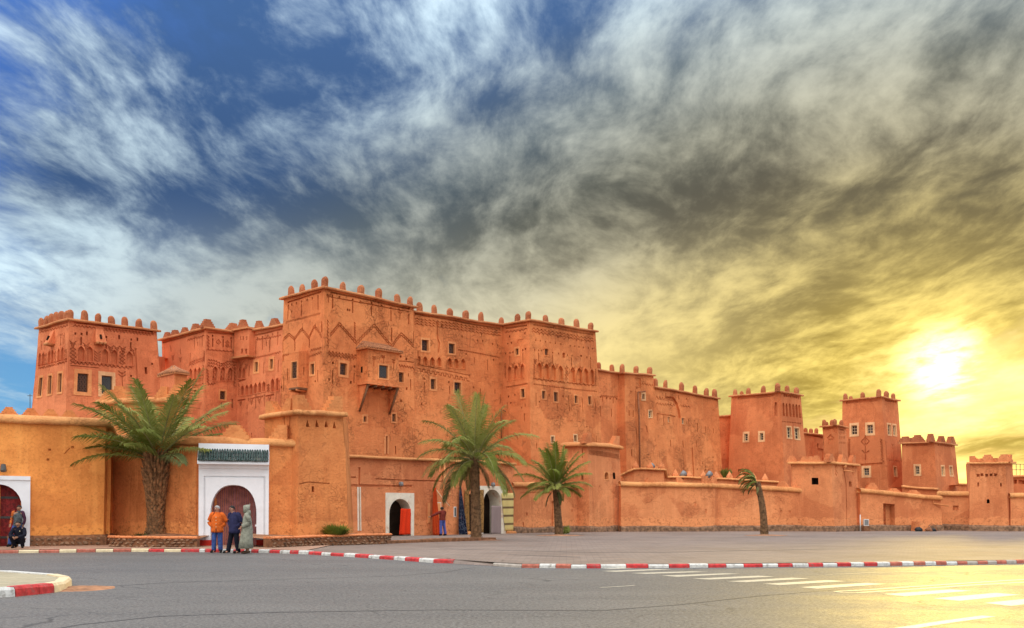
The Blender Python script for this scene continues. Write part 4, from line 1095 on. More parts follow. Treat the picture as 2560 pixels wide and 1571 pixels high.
cc = corner(2204, 994, 95 * K, 2220, 1214); cl = along(cc, 2106, 1003, LD, 2104, 1150); cr = along(cc, 2244, 1003, RD, 2260, 1220)
def L(f):
    f.dent(130, 180, 430, 158, 11, .34, .2); f.win(183, 393, 237, 480, .2, kind='pane', smat=2); f.win(332, 386, 386, 470, .2, kind='pane', smat=2, glass=M['glass_bright'])
    S, T = f.st(315, 545); f.line([(S - .42, T), (S, T + .42), (S + .42, T), (S, T - .42), (S - .42, T)], w=.07, st=True); f.line([(315, 490), (316, 715)], w=.08); f.line([(285, 630), (316, 660), (348, 632)], w=.08); f.rect(S - .12, S + .12, T - .12, T + .12, -.05)
    f.line([(165, 520), (160, 700)], zz=18, amp=.12); f.line([(465, 520), (475, 740)], zz=18, amp=.12); f.dent(262, 765, 470, 752, 8, .3, .22)
    f.win(300, 795, 350, 865, .2, kind='pane', smat=2, glass=M['glass_bright'])
def R(f):
    f.dent(500, 155, 610, 172, 6, .3, .16); f.win(526, 385, 556, 480, .13, kind='pane', smat=2); f.win(576, 392, 604, 485, .13, kind='pane', smat=2)
    f.line([(508, 545), (515, 720)], zz=14, amp=.10); f.line([(655, 560), (660, 730)], zz=14, amp=.10); f.zig(520, 715, 662, 738, 12, .12); f.tree(585, 570, 710, .3); f.win(586, 790, 612, 872, .12, kind='pane', smat=2)
tower('kasbah_tower', 'tall tower with carved eye-and-branch sign near setting sun', cc, cl, cr, WALLR, 'H', L, R, ((123, 285), (453, 522, 590)), s=1.0)
cc = corner(2336, 1107, 92 * K, 2342, 1224); cl = along(cc, 2254, 1110, LD, 2256, 1200); cr = along(cc, 2387, 1113, RD, 2399, 1227)
def L(f): f.dent(705, 585, 905, 578, 9, .3, .16); f.win(786, 778, 825, 855, .16, kind='pane', smat=2)
def R(f): f.dent(995, 578, 1140, 590, 7, .3, .14); f.win(1034, 780, 1060, 862, .12, kind='pane', smat=2); f.win(1110, 783, 1136, 866, .12, kind='pane', smat=2)
tower('kasbah_house', 'low square house with stepped merlons right of eye-sign tower', cc, cl, cr, WALLR, 'H', L, R, ((690, 805), (945, 1043, 1135)), me=STEP, s=1.05)
# small roofs and walls in front of the right-hand towers
k0 = corner(2256, 1217, 88 * K, dY=0); k1 = corner(2345, 1225, 86 * K, dY=0)
lk = thing('low_wall', 'low mud terrace wall below house with stepped merlons', 'wall', base_of(k0, k1)); f = Face(k0, k1); f.build(lk, WALLR); sweep('cap', lk, [k0[1], k1[1]], CORNICE, M['cap'])
roof(lk, [k0[1], k1[1], k1[1] + Vector((0, 3, 0)), k0[1] + Vector((0, 3, 0))], M['adobe_right'])
k0 = corner(2395, 1211, 92 * K, dY=0); k1 = corner(2430, 1213, 92 * K, dY=0)
lk = thing('low_wall', 'distant low wall between stepped house and bastion at far right', 'wall', base_of(k0, k1)); f = Face(k0, k1); f.build(lk, WALLR); sweep('cap', lk, [k0[1], k1[1]], CORNICE, M['cap'])
roof(lk, [k0[1], k1[1], k1[1] + Vector((0, 3, 0)), k0[1] + Vector((0, 3, 0))], M['adobe_right'])
k0 = corner(2530, 1192, 80, dY=0); k1 = corner(2640, 1192, 80, dY=0)
lk = thing('low_house', 'flat-roofed mud house with iron roof railing at right edge', 'house', base_of(k0, k1)); f = Face(k0, k1, 'H'); f.dots([(1733, 925), (1778, 927), (1805, 930)], .25, .3); f.build(lk, WALLR); sweep('cornice', lk, [k0[1], k1[1]], CORNICE, M['cap'])
plain(lk, [shift(k0, (0, 5, 0)), k0], M['adobe_right']); roof(lk, [k0[1], k1[1], k1[1] + Vector((0, 5, 0)), k0[1] + Vector((0, 5, 0))], M['adobe_right'])
mb = MB()
for i in range(12):
    p = k0[1].lerp(k1[1], i / 11) + Vector((0, .6, 0)); mb.tube([p, p + Vector((0, 0, 1.0))], .025, 5)
for z in (.55, .98): mb.tube([k0[1] + Vector((0, .6, z)), k1[1] + Vector((0, .6, z))], .022, 5)
mb.build('railing', M['iron_grey'], lk)

# ================================================================== perimeter walls, gates and shops
PLINTH = [(-0.30, -0.25), (0.16, -0.25), (0.15, 0.30), (0.06, 0.40), (-0.30, 0.42)]
def wallrun(name, label, cs, mats, z='full', ops=None, cap=True, cat='wall', thick=.6, capm=None, plinth=None, ext=.05, capprof=CAP):
    root = thing(name, label, cat, base_of(*cs)); root['kind'] = 'thing'
    faces = []
    for i, (a, b) in enumerate(zip(cs, cs[1:])):
        f = Face(a, b, z)
        if ops: ops(i, f)
        f.build(root, mats); faces.append(f)
    if cap: sweep('cap', root, [c[1] for c in cs], capprof, capm or M['cap'], ext, wobble=.07, smooth=True)
    n = faces[0].n * -thick; n1 = faces[-1].n * -thick
    bk = [shift(c, n if i < len(cs) - 1 else n1) for i, c in enumerate(cs)]
    plain(root, bk[::-1], mats[0]); plain(root, [cs[-1], bk[-1]], mats[0]); plain(root, [bk[0], cs[0]], mats[0])
    if plinth is not None:
        sweep('plinth', root, [Vector((c[0].x, c[0].y, plinth)) for c in cs], PLINTH, M['stone'], .0, .3, .10)
    return root, faces
WM_O = [M['ochre_wall'], M['surround'], M['surround_pale'], M['dark'], M['white_old']]
WM_W = [M['wall'], M['surround'], M['surround_pale'], M['dark'], M['white_old']]
WM_S = [M['shop_wall'], M['surround'], M['surround_pale'], M['dark'], M['white_old'], M['white']]
WM_F = [M['wall_far'], M['surround'], M['surround_pale'], M['dark'], M['white_old']]

# ---- ochre wall at the left edge
AM = corner(-1500, 1036, 41.0, dY=-.15); A0 = corner(-170, 1043, 40.2, dY=-.15); A1 = corner(0, 1051, 41.4, dY=-.15); A2 = corner(266, 1064, 43.2, 259, 1319, dY=-.15); A3 = corner(288, 1100, 45.4, 286, 1300, dY=-.1)
def ops(i, f):
    if i == 1: f.rect(f.W - 1.02, f.W, .2, 2.98, -.85)
    if i == 2:
        S_ = f.st(53, 1270)[0]; T_ = f.st(30, 1207)[1]; f.rect(0, S_, .2, T_, -.85)
    if i == 2: f.z = ZS['p1']; f.dots([(497, 415), (481, 517), (727, 570), (724, 398)], .10, .10, -.08); f.line([(645, 460), (695, 405)], w=.03, d=-.03)
    if i == 3: f.z = ZS['p1']; f.slit(1120, 700, 770, .04)
wa, fa = wallrun('boundary_wall', 'bright ochre mud wall beside red arched door at left edge', [AM, A0, A1, A2, A3], WM_O, ops=ops)
q_ = fa[2].P(fa[2].st(78, 1300)[0], .0); sweep('plinth', wa, [Vector((q.x, q.y, .12)) for q in (q_, A2[0], A3[0])], PLINTH, M['mortar'], .0, .3, .06)
fA = fa[2]
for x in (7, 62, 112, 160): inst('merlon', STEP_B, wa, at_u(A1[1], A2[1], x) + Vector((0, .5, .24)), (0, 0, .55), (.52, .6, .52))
# wall lamp near the left edge
mb = MB(); S, T = fA.st(8, 1167 - 0) if False else Face(A1, A2, 'p1').st(32, 598)
mb.tube([fA.P(S, T, 0), fA.P(S, T, .18)], .03, 6); mb.tube([fA.P(S, T + .12, .16), fA.P(S, T - .14, .24)], [.09, .12], 8); mb.build('wall_lamp', M['iron_grey'], wa)

# ---- red arched door at the left edge, in a white surround
def offset_face(face, d, z):
    return Face((face.P(0, 0, d), face.P(0, face.H, d)), (face.P(face.W, 0, d), face.P(face.W, face.H, d)), z)
def keyhole(f, S0, S1, T0, T1, Tsp, n=7, horseshoe=.0, pinch=0.0):
    c = (S0 + S1) / 2; w = (S1 - S0) / 2
    pl = [(S0 + pinch, T0), (S1 - pinch, T0), (S1 - pinch, Tsp)] if pinch else [(S0, T0), (S1, T0)]
    for i in range(n + 1):
        a = i / n * math.pi / 2; pl.append((c + w * math.cos(a), Tsp + (T1 - Tsp) * math.sin(a) ** (1 - horseshoe)))
    for i in range(n - 1, -1, -1):
        a = i / n * math.pi / 2; pl.append((c - w * math.cos(a), Tsp + (T1 - Tsp) * math.sin(a) ** (1 - horseshoe)))
    if pinch: pl.append((S0 + pinch, Tsp))
    return pl
def portal(root, face, S0, S1, T0, T1, out, mats, cut):
    """White surround standing proud of the wall, its opening cut right through to the door."""
    q = lambda S, T, d: face.P(S, T, d)
    fr = Face((q(S0, T0, out), q(S0, T1, out)), (q(S1, T0, out), q(S1, T1, out)))
    cut(fr); o = fr.build(root, mats, name='surround', wobble=.012, grid=1.2)
    for a, b in ((S0, -1), (S1, 1)):
        mb = MB(); mb.add([q(a, T0, -.02), q(a, T0, out), q(a, T1, out), q(a, T1, -.02)], [(0, 1, 2, 3)]); mb.build('surround_side', mats[0], root)
    mb = MB(); mb.add([q(S0, T1, out), q(S1, T1, out), q(S1, T1, -.02), q(S0, T1, -.02)], [(0, 1, 2, 3)]); mb.build('surround_top', mats[0], root)
    return fr, o
fz = Face(A0, A1, 'full'); fw = Face(A1, A2, 'full')
ga = thing('arched_door', 'red plank door in white horseshoe surround at left edge', 'door', fw.P(.2, .3, .2)); ga['kind'] = 'thing'
SR = fw.st(75, 1270)[0]; SL = -1.75; TB = fw.st(30, 1368)[1]; TT = fw.st(30, 1191)[1]
def cut(fr):
    fr.z = ZS['full']
    W = fr.W
    S1 = fr.st(54, 1270)[0]; Tt = fr.st(10, 1211)[1]; Ts = fr.st(30, 1262)[1]
    cS = fr.st(-4, 1270)[0]; S0 = 2 * cS - S1
    fr.rect(0, W, fr.H - .16, fr.H, .05)
    fr.add(keyhole(fr, S0, S1, -.0, Tt, Ts - .05, pinch=.10), -.62, 1); fr.door = (S0, S1, Tt, Ts)
fr, o = portal(ga, fw, SL, SR, TB, TT, .20, [M['white'], M['door_red']], cut)
S0, S1, Tt, Ts = fr.door
n = 9
for k in range(n):
    a = S0 + (S1 - S0) * k / n; b = S0 + (S1 - S0) * (k + 1) / n - .012; m = ((a + b) / 2 - (S0 + S1) / 2) / ((S1 - S0) / 2)
    top = Ts + (Tt - Ts) * math.sqrt(max(0.05, 1 - m * m)) + .05
    mb = MB(); fr.fbox(mb, a, b, 0.02, top, -.66, -.58 + .006 * (k % 2)); mb.build('plank', M['door_red'], ga)
for t in (.35, 1.15, 1.95):
    mb = MB(); fr.fbox(mb, S0, S1 - .1, t, t + .09, -.585, -.555); mb.build('iron_strap', M['iron_grey'], ga)

# ---- wall behind the biggest palm, and the gate wall
B0 = corner(282, 1105, 45.0, dY=-.1); B1 = corner(496, 1108, 42.5, dY=-.1); B2 = corner(738, 1113, 43.3, 737, 1300, dY=-.1)
def ops(i, f):
    if i == 0:
        f.z = ZS['p2']; f.line([(968, 600), (978, 900), (972, 1300)], w=.05, d=-.05); f.line([(425, 600), (410, 900)], w=.04, d=-.04); f.hole(500, 860, 530, 868, -.03)
        f.rect(*f.rc(975, 560, 1118, 1330), .05, 0)
    else:
        f.z = ZS['full']; f.rect(*f.rc(503, 1185, 664, 1375), -1.1); f.z = ZS['p3']; f.dots([(1135, 430), (1075, 735), (1075, 830)], .06, .06, -.05)
wbk, fb = wallrun('boundary_wall', 'mud wall joining big palm planter and white gate', [B0, B1, B2], WM_W, ops=ops)
inst('merlon', STEP_B, wbk, at_u(B1[1], B2[1], 587) + Vector((0, .12, .22)), (0, 0, 0), (.95, .9, .85))
inst('merlon', STEP_L, wbk, at_u(B1[1], B2[1], 708) + Vector((0, .12, .22)), (0, 0, 0), (.95, .9, .95))
fg = fb[1]; fg.z = ZS['full']
gate = thing('gate', 'white arched gate with green tiled canopy and maroon plank door', 'gate', fg.P(2, .3, .4))
S0 = fg.st(498, 1250)[0]; S1 = fg.st(672, 1250)[0]; TB = fg.st(585, 1362)[1] - .1; TT = fg.st(585, 1112)[1]
GO = .28
def cut(fr):
    fr.z = ZS['p3']
    a = fr.st(265, 1100)[0]; b = fr.st(808, 1100)[0]; t = fr.st(530, 628)[1]; ts = fr.st(530, 960)[1]
    T4 = fr.st(530, 435)[1]
    fr.rect(0, fr.W, T4, fr.H, .07)
    r = (fr.st(195, 900)[0], fr.st(903, 900)[0], 0.32, fr.st(550, 535)[1])
    fr.line([(r[0], r[2]), (r[0], r[3]), (r[1], r[3]), (r[1], r[2])], w=.05, d=-.035, st=True)
    fr.rect(0, fr.W, 0, .30, .025, 2)
    c = (a + b) / 2; w = (b - a) / 2
    pl = [(a, 0), (b, 0)]; n = 9
    for i in range(n + 1):
        k = i / n; pl.append((c + w * math.cos(k * math.pi / 2) ** .82, ts + (t - ts) * math.sin(k * math.pi / 2) ** .98))
    for i in range(n - 1, -1, -1):
        k = i / n; pl.append((c - w * math.cos(k * math.pi / 2) ** .82, ts + (t - ts) * math.sin(k * math.pi / 2) ** .98))
    fr.add(pl, -.80, 0); fr.door = (a, b, t, ts)
fr, o = portal(gate, fg, S0, S1, TB, TT, GO, [M['white'], M['door_maroon'], M['red_plinth']], cut)
a, b, t, ts = fr.door; n = 22
for k in range(n):
    x0 = a - .05 + (b - a + .1) * k / n; x1 = a - .05 + (b - a + .1) * (k + 1) / n - .014
    mb = MB(); fr.fbox(mb, x0, x1, .02, t + .02, -.84, -.735 + .007 * (k % 2)); mb.build('plank', M['door_maroon'], gate)
mb = MB(); fr.fbox(mb, (a + b) / 2 - .03, (a + b) / 2 + .03, .02, t, -.73, -.70); mb.build('meeting_rail', M['door_maroon'], gate)
mb = MB(); fr.fbox(mb, (a + b) / 2 - .16, (a + b) / 2 - .08, 1.05, 1.25, -.73, -.66); mb.build('lock', M['iron_grey'], gate)
mb = MB(); fr.fbox(mb, b - .05, b + .02, ts - .55, ts - .47, -.78, -.02); mb.build('impost', M['white'], gate)
# canopy with glazed tiles
g2 = fr; Ta = g2.st(530, 375)[1]; Tb = g2.st(530, 222)[1]; CO = .42
mb = MB()
mb.hexa([g2.P(-.02, Ta - .05, .0), g2.P(g2.W + .02, Ta - .05, .0), g2.P(g2.W + .02, Ta - .05, CO), g2.P(-.02, Ta - .05, CO), g2.P(-.02, Tb, .0), g2.P(g2.W + .02, Tb, .0), g2.P(g2.W + .02, Ta + .02, CO), g2.P(-.02, Ta + .02, CO)])
can = mb.build('canopy', M['white'], gate)
ncol, nrow = 28, 3
p0 = g2.P(0, Ta, CO); p1 = g2.P(0, Tb, 0); sl = (p1 - p0).length / nrow
tm = MB()
for j, (r, y) in enumerate(((.062, 0), (.050, sl * 1.08))):
    for k in range(7):
        th = math.pi * k / 6; tm.v.append(Vector((r * math.cos(th), y, r * math.sin(th) * .95 + (0.012 if j == 0 else 0))))
for k in range(6): tm.f.append((k, k + 1, k + 8, k + 7)); tm.m.append(0)
tm.f.append(tuple(range(7))); tm.m.append(0)
TILE = tm.mesh('roof_tile', M['green_tile'], False)
xa = (g2.P(1, 0) - g2.P(0, 0)).normalized(); ya = (p1 - p0).normalized(); za = xa.cross(ya).normalized()
R3 = Matrix((xa, ya, za)).transposed().to_4x4()
for i in range(ncol):
    for j in range(nrow):
        S = g2.W * (i + .5) / ncol
        q = g2.P(S, Ta + .02, CO).lerp(g2.P(S, Tb, 0), j / nrow) + za * (.03 + .012 * (nrow - j)) + Vector((0, 0, RM.uniform(-.006, .006)))
        inst('roof_tile', TILE, gate, q, (R3 @ Matrix.Rotation(RM.uniform(-.04, .04), 4, 'Z')).to_euler(), (g2.W / ncol / .128,) * 1 + (1, 1))

# ---- terrace wall behind the big palm
T0_ = corner(246, 1010, 54, dY=0); T1_ = corner(455, 1003, 53, dY=0)
wt, ft = wallrun('terrace_wall', 'upper terrace wall with bright stepped merlons behind big palm crown', [T0_, T1_], WM_W)
for x, me, s in ((272, STEP_L, .7), (298, STEP_B, .95), (318, STEP_R, .6), (412, STEP_L, .8), (445, STEP_B, .9)): inst('merlon', me, wt, at_u(T0_[1], T1_[1], x) + Vector((0, .1, .2)), (0, 0, 0), (s, .9, s * 1.1))

# ---- bastion beside the gate
c = corner(744, 1032, 43.0, 747, 1341, -.12); l = along(c, 662, 1045, LD, 661, 1200, dY=-.1); r = along(c, 858, 1039, RD, 873, 1333, dY=-.1)
bs = thing('bastion', 'big mud bastion with four triangular holes right of white gate', 'bastion', base_of(c, l, r))
f = Face(l, c, 'p4'); f.line([(250, 200), (255, 330)], w=.05); f.line([(305, 180), (300, 330)], w=.05); f.build(bs, WM_W); fl = f
f = Face(c, r, 'p4')
for x, y in ((460, 285), (545, 285), (627, 291), (705, 300)):
    S, T = f.st(x, y); f.add([(S - .10, T - .13), (S + .10, T - .13), (S + .015, T + .15), (S - .015, T + .15)], -.22)
f.add(f.arch(*f.rc(505, 855, 527, 908), .5), -.3, 0); f.line([(390, 835), (470, 820), (560, 825), (660, 830)], w=.03, d=-.04)
f.build(bs, WM_W)
sweep('cap', bs, [l[1], c[1], r[1]], [(-.5, -.05), (.02, -.08), (.20, -.06), (.24, .02), (.18, .12), (-.1, .18), (-.5, .18)], M['cap'], .12, wobble=.06, smooth=True)
merlons(bs, fl, (118,), me=STEP_R, z='p4', s=.85, up=.15); merlons(bs, fl, (295,), me=STEP_L, z='p4', s=.75, up=.15); merlons(bs, f, (395,), me=STEP_R, z='p4', s=.95, up=.15); merlons(bs, f, (735,), me=STEP_L, z='p4', s=.95, up=.15)
bb = shift(r, Vector((-.5, 4.5, 0))); b2 = shift(l, Vector((0.3, 3, 0))); plain(bs, [r, bb, b2, l], M['wall']); roof(bs, [l[1], c[1], r[1], bb[1], b2[1]], M['wall'])

# ---- shop house under the main tower
s0 = corner(864, 1143, 57.5, dY=-.12); s1 = along(s0, 1283, 1161, RD, dY=-.12)
sh = thing('shop_house', 'low mud shop front with two whitewashed arched doorways hung with textiles', 'shop', base_of(s0, s1))
f = Face(s0, s1, 'p5'); FS = f
f.rect(*f.rc(113, 628, 446, 1150), .06, 4)
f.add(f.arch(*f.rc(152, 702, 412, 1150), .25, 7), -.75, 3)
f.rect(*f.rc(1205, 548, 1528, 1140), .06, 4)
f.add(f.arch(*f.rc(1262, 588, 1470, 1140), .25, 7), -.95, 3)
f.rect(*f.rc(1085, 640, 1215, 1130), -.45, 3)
f.line([(0, 460), (300, 475), (640, 482), (830, 490), (1010, 488)], w=.05, d=-.05); f.line([(0, 545), (120, 550), (420, 548)], w=.08, d=-.05)
f.dots([(1780, 870), (1755, 980), (1720, 830)], .12, .16, -.06)
f.z = ZS['p4']; f.slit(931, 680, 1255, .14, -.10); f.rect(*f.rc(912, 860, 924, 1250), .02, 4); f.rect(*f.rc(938, 860, 944, 1250), .02, 4); f.line([(830, 770), (900, 772)], w=.06, d=-.05); f.line([(830, 845), (1180, 850)], w=.10, d=-.05); f.z = ZS['p5']
f.build(sh, WM_S, grid=.8)
sweep('cap', sh, [s0[1], s1[1]], CORNICE, M['cap'], .1, smooth=True)
pe = shift(s1, Vector((-.731 * 4, .682 * 4, 0))); plain(sh, [s1, pe], M['shop_wall']); p0_ = shift(s0, Vector((-.731 * 4, .682 * 4, 0))); roof(sh, [s0[1], s1[1], pe[1], p0_[1]], M['shop_wall'])
# drain pipe, wall lamps, meter boxes, notice frames
facepipe(sh, f, [(795, 240), (795, 800)], .07, .09, M['surround'])
for x, y in ((285, 520), (1372, 527)):
    S, T = f.st(x, y); mb = MB(); mb.tube([f.P(S, T, -.02), f.P(S, T, .10)], [.12, .13], 10); mb.tube([f.P(S, T - .12, .12), f.P(S, T + .10, .12)], [.13, .10], 10); mb.build('wall_lamp', M['metal_grey'], sh, True)
for x0, y0, x1, y1, m in ((597, 738, 640, 990, 'shop_wall'), (695, 738, 765, 990, 'white_old'), (915, 790, 945, 912, 'box_white'), (850, 615, 888, 655, 'shop_wall')):
    S0, S1, T0, T1 = f.rc(x0, y0, x1, y1); mb = MB(); f.fbox(mb, S0, S1, T0, T1, .003, .035); bx = mb.build('meter_box', M[m], sh)
    mb = MB(); f.fbox(mb, S0 + .05, S1 - .05, T0 + .05, T1 - .05, .036, .05); mb.build('lid', M['surround' if m != 'box_white' else 'iron_grey'], bx)
# raised step along the shops
mb = MB(); z0 = gz(60)
q0 = G(975, 1359, .10); q1 = G(1178, 1352, .06); q2 = G(1320, 1349, .03)

# ---- low wall right of the shops
d0 = corner(1281, 1214, 67.4, dY=-.12); d1 = along(d0, 1457, 1219, RD, dY=-.12)
def ops(i, f): f.z = ZS['p6']; f.slit(338, 730, 1040, .22, -.10); f.dots([(70, 860), (40, 990), (35, 965), (545, 830)], .12, .2, -.08); f.line([(0, 640), (200, 635), (330, 645)], w=.04, d=-.03)
wallrun('boundary_wall', 'low mud wall behind small upright palm', [d0, d1], WM_F, ops=ops, plinth=gz(68))
# court wall behind it, with a dark doorway
k0 = corner(1283, 1165, 71.5, dY=0); k1 = corner(1440, 1162, 73.5, dY=0)
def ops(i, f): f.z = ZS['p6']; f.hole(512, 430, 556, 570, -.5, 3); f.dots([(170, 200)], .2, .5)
wallrun('court_wall', 'plain court wall with dark doorway behind small upright palm', [k0, k1], WM_F, ops=ops, cap=False)

# ---- middle bastion
c = corner(1468, 1114, 71.6, 1475, 1323, -.15); l = along(c, 1412, 1114, LD, 1414, 1300, dY=-.12); r = along(c, 1549, 1120, RD, 1558, 1318, dY=-.12)
bs = thing('bastion', 'mud bastion with two small arched windows at middle of wall', 'bastion', base_of(c, l, r))
f = Face(l, c, 'p6'); f.add(f.arch(*f.rc(643, 430, 665, 500), .5), -.3); f.line([(655, 180), (655, 270)], w=.06); f.build(bs, WM_F); fl = f
f = Face(c, r, 'p6')
for k in range(3): f.zig(720, 200 + k * 18, 1040, 245 + k * 18, 30, .06, .04)
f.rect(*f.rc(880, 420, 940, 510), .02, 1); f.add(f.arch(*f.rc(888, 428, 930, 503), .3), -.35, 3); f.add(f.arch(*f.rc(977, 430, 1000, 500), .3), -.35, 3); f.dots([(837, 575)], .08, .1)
f.build(bs, WM_F)
sweep('cap', bs, [l[1], c[1], r[1]], [(-.5, -.05), (.02, -.10), (.28, -.10), (.30, .0), (.18, .14), (-.1, .22), (-.5, .22)], M['cap'], .15, wobble=.06, smooth=True)
merlons(bs, f, (725,), me=STEP_FL, z='p6', s=1.0, up=.2); merlons(bs, f, (1020,), me=STEP_FL, z='p6', s=.95, up=.2)
bb = shift(r, Vector((-2, 4, 0))); b2 = shift(l, Vector((2, 3, 0))); plain(bs, [r, bb, b2, l], M['wall_far']); roof(bs, [l[1], c[1], r[1], bb[1], b2[1]], M['wall_far'])
sweep('plinth', bs, [Vector((q[0].x, q[0].y, gz(72))) for q in (l, c, r)], PLINTH, M['stone'], 0, .3, .1)

# ---- long wall right of it
F0 = corner(1552, 1214, 73.2, dY=-.12); F1 = corner(1787, 1218, 74.2, 1789, 1300, dY=-.12); F2 = corner(1795, 1218, 74.6, dY=-.12); F3 = corner(2044, 1231, 75.0, dY=-.12)
def ops(i, f):
    f.z = ZS['p7']
    if i == 0: f.dots([(482, 720), (355, 640)], .14, .3, -.06)
    if i == 2: f.dots([(1335, 725), (1430, 730), (1540, 825)], .16, .14, -.06)
wf, ff = wallrun('boundary_wall', 'long low mud wall running behind leaning wind-blown palm', [F0, F1, F2, F3], WM_F, ops=ops, plinth=gz(74))
for x, me, s in ((1624, STEP_F, .6), (1697, STEP_FR, .7), (1762, STEP_FR, .9), (1787, STEP_FL, .8), (1958, STEP_F, .75)): inst('merlon', me, wf, at_u(F0[1], F1[1], x) + Vector((0, .2, .2)) if x < 1790 else at_u(F2[1], F3[1], x) + Vector((0, .2, .2)), (0, 0, .1), (s, .8, s))
g0_ = corner(2036, 1222, 74.7, dY=-.1); g1_ = corner(2068, 1224, 74.7, dY=-.1)
gp, _ = wallrun('wall_pier', 'stained end pier of long wall beside signed bastion', [g0_, g1_], WM_F, ops=None, cat='pier', plinth=gz(74), capprof=CORNICE)
gp['kind'] = 'thing'
for x in (2033, 2048, 2062): inst('merlon', STEP_F, gp, at_u(g0_[1], g1_[1], x) + Vector((0, .15, .12)), (0, 0, 0), (.42, .7, .55))

# ---- inner court wall with little pointed merlons
K0 = corner(1556, 1188, 79.5, dY=0); K1 = corner(1586, 1174, 79, dY=0); K2 = corner(1660, 1175, 79.5, dY=0); K3 = corner(1663, 1193, 80, dY=0); K4 = corner(1842, 1200, 81, dY=0); K5 = corner(1950, 1207, 82, dY=0)
wk, _ = wallrun('court_wall', 'inner court wall with row of small pointed merlons below worn block', [K0, K1, K2, K3, K4, K5], WM_F, capprof=CORNICE)
PT = MB(); PT.box(-.3, .3, -.2, .2, -.05, .18); PT.add([(-.3, -.2, .18), (.3, -.2, .18), (.3, .2, .18), (-.3, .2, .18), (0, 0, .75)], [(0, 1, 4), (1, 2, 4), (2, 3, 4), (3, 0, 4)])
PTM = PT.mesh('merlon_pointed', M['wall_far'])
for a, b, x in ((K1, K2, 1590), (K1, K2, 1626), (K1, K2, 1655), (K3, K4, 1689), (K3, K4, 1724), (K3, K4, 1759), (K3, K4, 1792), (K3, K4, 1825), (K4, K5, 1855), (K4, K5, 1885), (K4, K5, 1914)): inst('merlon', PTM, wk, at_u(a[1], b[1], x) + Vector((0, .2, .1)), (0, 0, .05), (.72, .9, .78))
# floodlights behind the court wall
for i, (u, v, dx) in enumerate(((1628, 1168, 'highest floodlight on court wall near middle bastion'), (1708, 1187, 'middle floodlight of three on inner court wall'), (1773, 1188, 'floodlight on inner court wall nearest arched tower'))):
    p = P(u, v, 80.2); fl = thing('floodlight', dx, 'floodlight', p - Vector((0, 0, .35)), 'floodlights on the court wall')
    mb = MB(); mb.tube([p + Vector((0, 0, -.35)), p + Vector((0, 0, -.12))], .04, 6); mb.build('bracket', M['iron_grey'], fl)
    mb = MB(); mb.tube([p + Vector((-.15, .1, -.12)), p + Vector((.16, .25, .16))], [.17, .24], 10); mb.build('lamp_housing', M['metal_grey'], fl, True)

# ---- bastion with painted signs
c = corner(2080, 1158, 73.2, 2085, 1317, -.15); l = along(c, 1977, 1159, LD, 1978, 1250, dY=-.1); r = along(c, 2142, 1164, RD, 2153, 1317, dY=-.12)
bs = thing('bastion', 'mud bastion with painted figures and wavy drain line, right part of wall', 'bastion', base_of(c, l, r))
f = Face(l, c, 'p7'); f.hole(1690, 338, 1765, 415, -.5, 3); f.build(bs, WM_F); fl = f
f = Face(c, r, 'p7')
for x in (1968, 2160):
    S, T = f.st(x, 285); f.line([(S - .16, T), (S, T + .2), (S + .16, T), (S, T - .2), (S - .16, T)], w=.05, d=-.04, st=True); f.line([(S - .18, T + .75), (S, T + .25), (S + .18, T + .75)], w=.05, d=-.04, st=True); f.line([(S - .1, T + .5), (S, T + .45), (S + .1, T + .5)], w=.05, d=-.04, st=True)
f.hole(2110, 385, 2142, 445, -.4); f.line([(2045, 215), (2060, 300), (2078, 420), (2082, 650), (2085, 890)], w=.10, d=-.07)
f.build(bs, WM_F)
S, T = f.st(2045, 215); mb = MB(); mb.tube([f.P(S, T, -.05), f.P(S, T, .22)], .09, 8); mb.tube([f.P(S, T - .28, .0), f.P(S + .6, T - .38, .5)], .05, 6); mb.build('water_spout', M['surround'], bs, True)
sweep('cap', bs, [l[1], c[1], r[1]], [(-.5, -.05), (.02, -.08), (.24, -.08), (.26, .0), (.16, .10), (-.5, .14)], M['cap'], .15, wobble=.05, smooth=True)
merlons(bs, fl, (1450, 1600, 1670, 1730), me=STEP_F, z='p7', s=.62, up=.12); merlons(bs, f, (1905, 2050), me=STEP_F, z='p7', s=.85, up=.12); merlons(bs, f, (2170,), me=STEP_FL, z='p7', s=.9, up=.12)
bb = shift(r, Vector((-3.5, 3, 0))); plain(bs, [r, bb, l], M['wall_far']); roof(bs, [l[1], c[1], r[1], bb[1]], M['wall_far'])
sweep('plinth', bs, [Vector((q[0].x, q[0].y, gz(74))) for q in (l, c, r)], PLINTH, M['stone'], 0, .3, .1)

# ---- wall with the small door, then the bare stretch, far bastion and last stretch
H0 = corner(2150, 1230, 75.5, dY=-.1); H1 = corner(2352, 1248, 77, 2355, 1300, dY=-.1)
def ops(i, f):
    f.z = ZS['H']; S0, S1, T0, T1 = f.rc(488, 1135, 598, 1385); f.rect(S0, S1, T0, T1, -.75, 0); f.dr = (S0, S1, T0, T1)
    f.dots([(680, 1035)], .2, .2, -.2)
wh, fh = wallrun('boundary_wall', 'mud wall with small recessed orange door right of signed bastion', [H0, H1], WM_F, ops=ops, plinth=gz(76))
f = fh[0]; S0, S1, T0, T1 = f.dr
for k in range(3):
    a = S0 + (S1 - S0) * (.02 + .15 * k); mb = MB(); f.fbox(mb, a, a + (S1 - S0) * .14, T0, T1 - .05, -.50 + .01 * k, -.42); mb.build('door_plank', M['door_orange'], wh)
mb = MB(); f.fbox(mb, S0 + (S1 - S0) * .47, S0 + (S1 - S0) * .72, T0, T1 - .02, -.745, -.73); mb.build('doorway', M['dark'], wh)
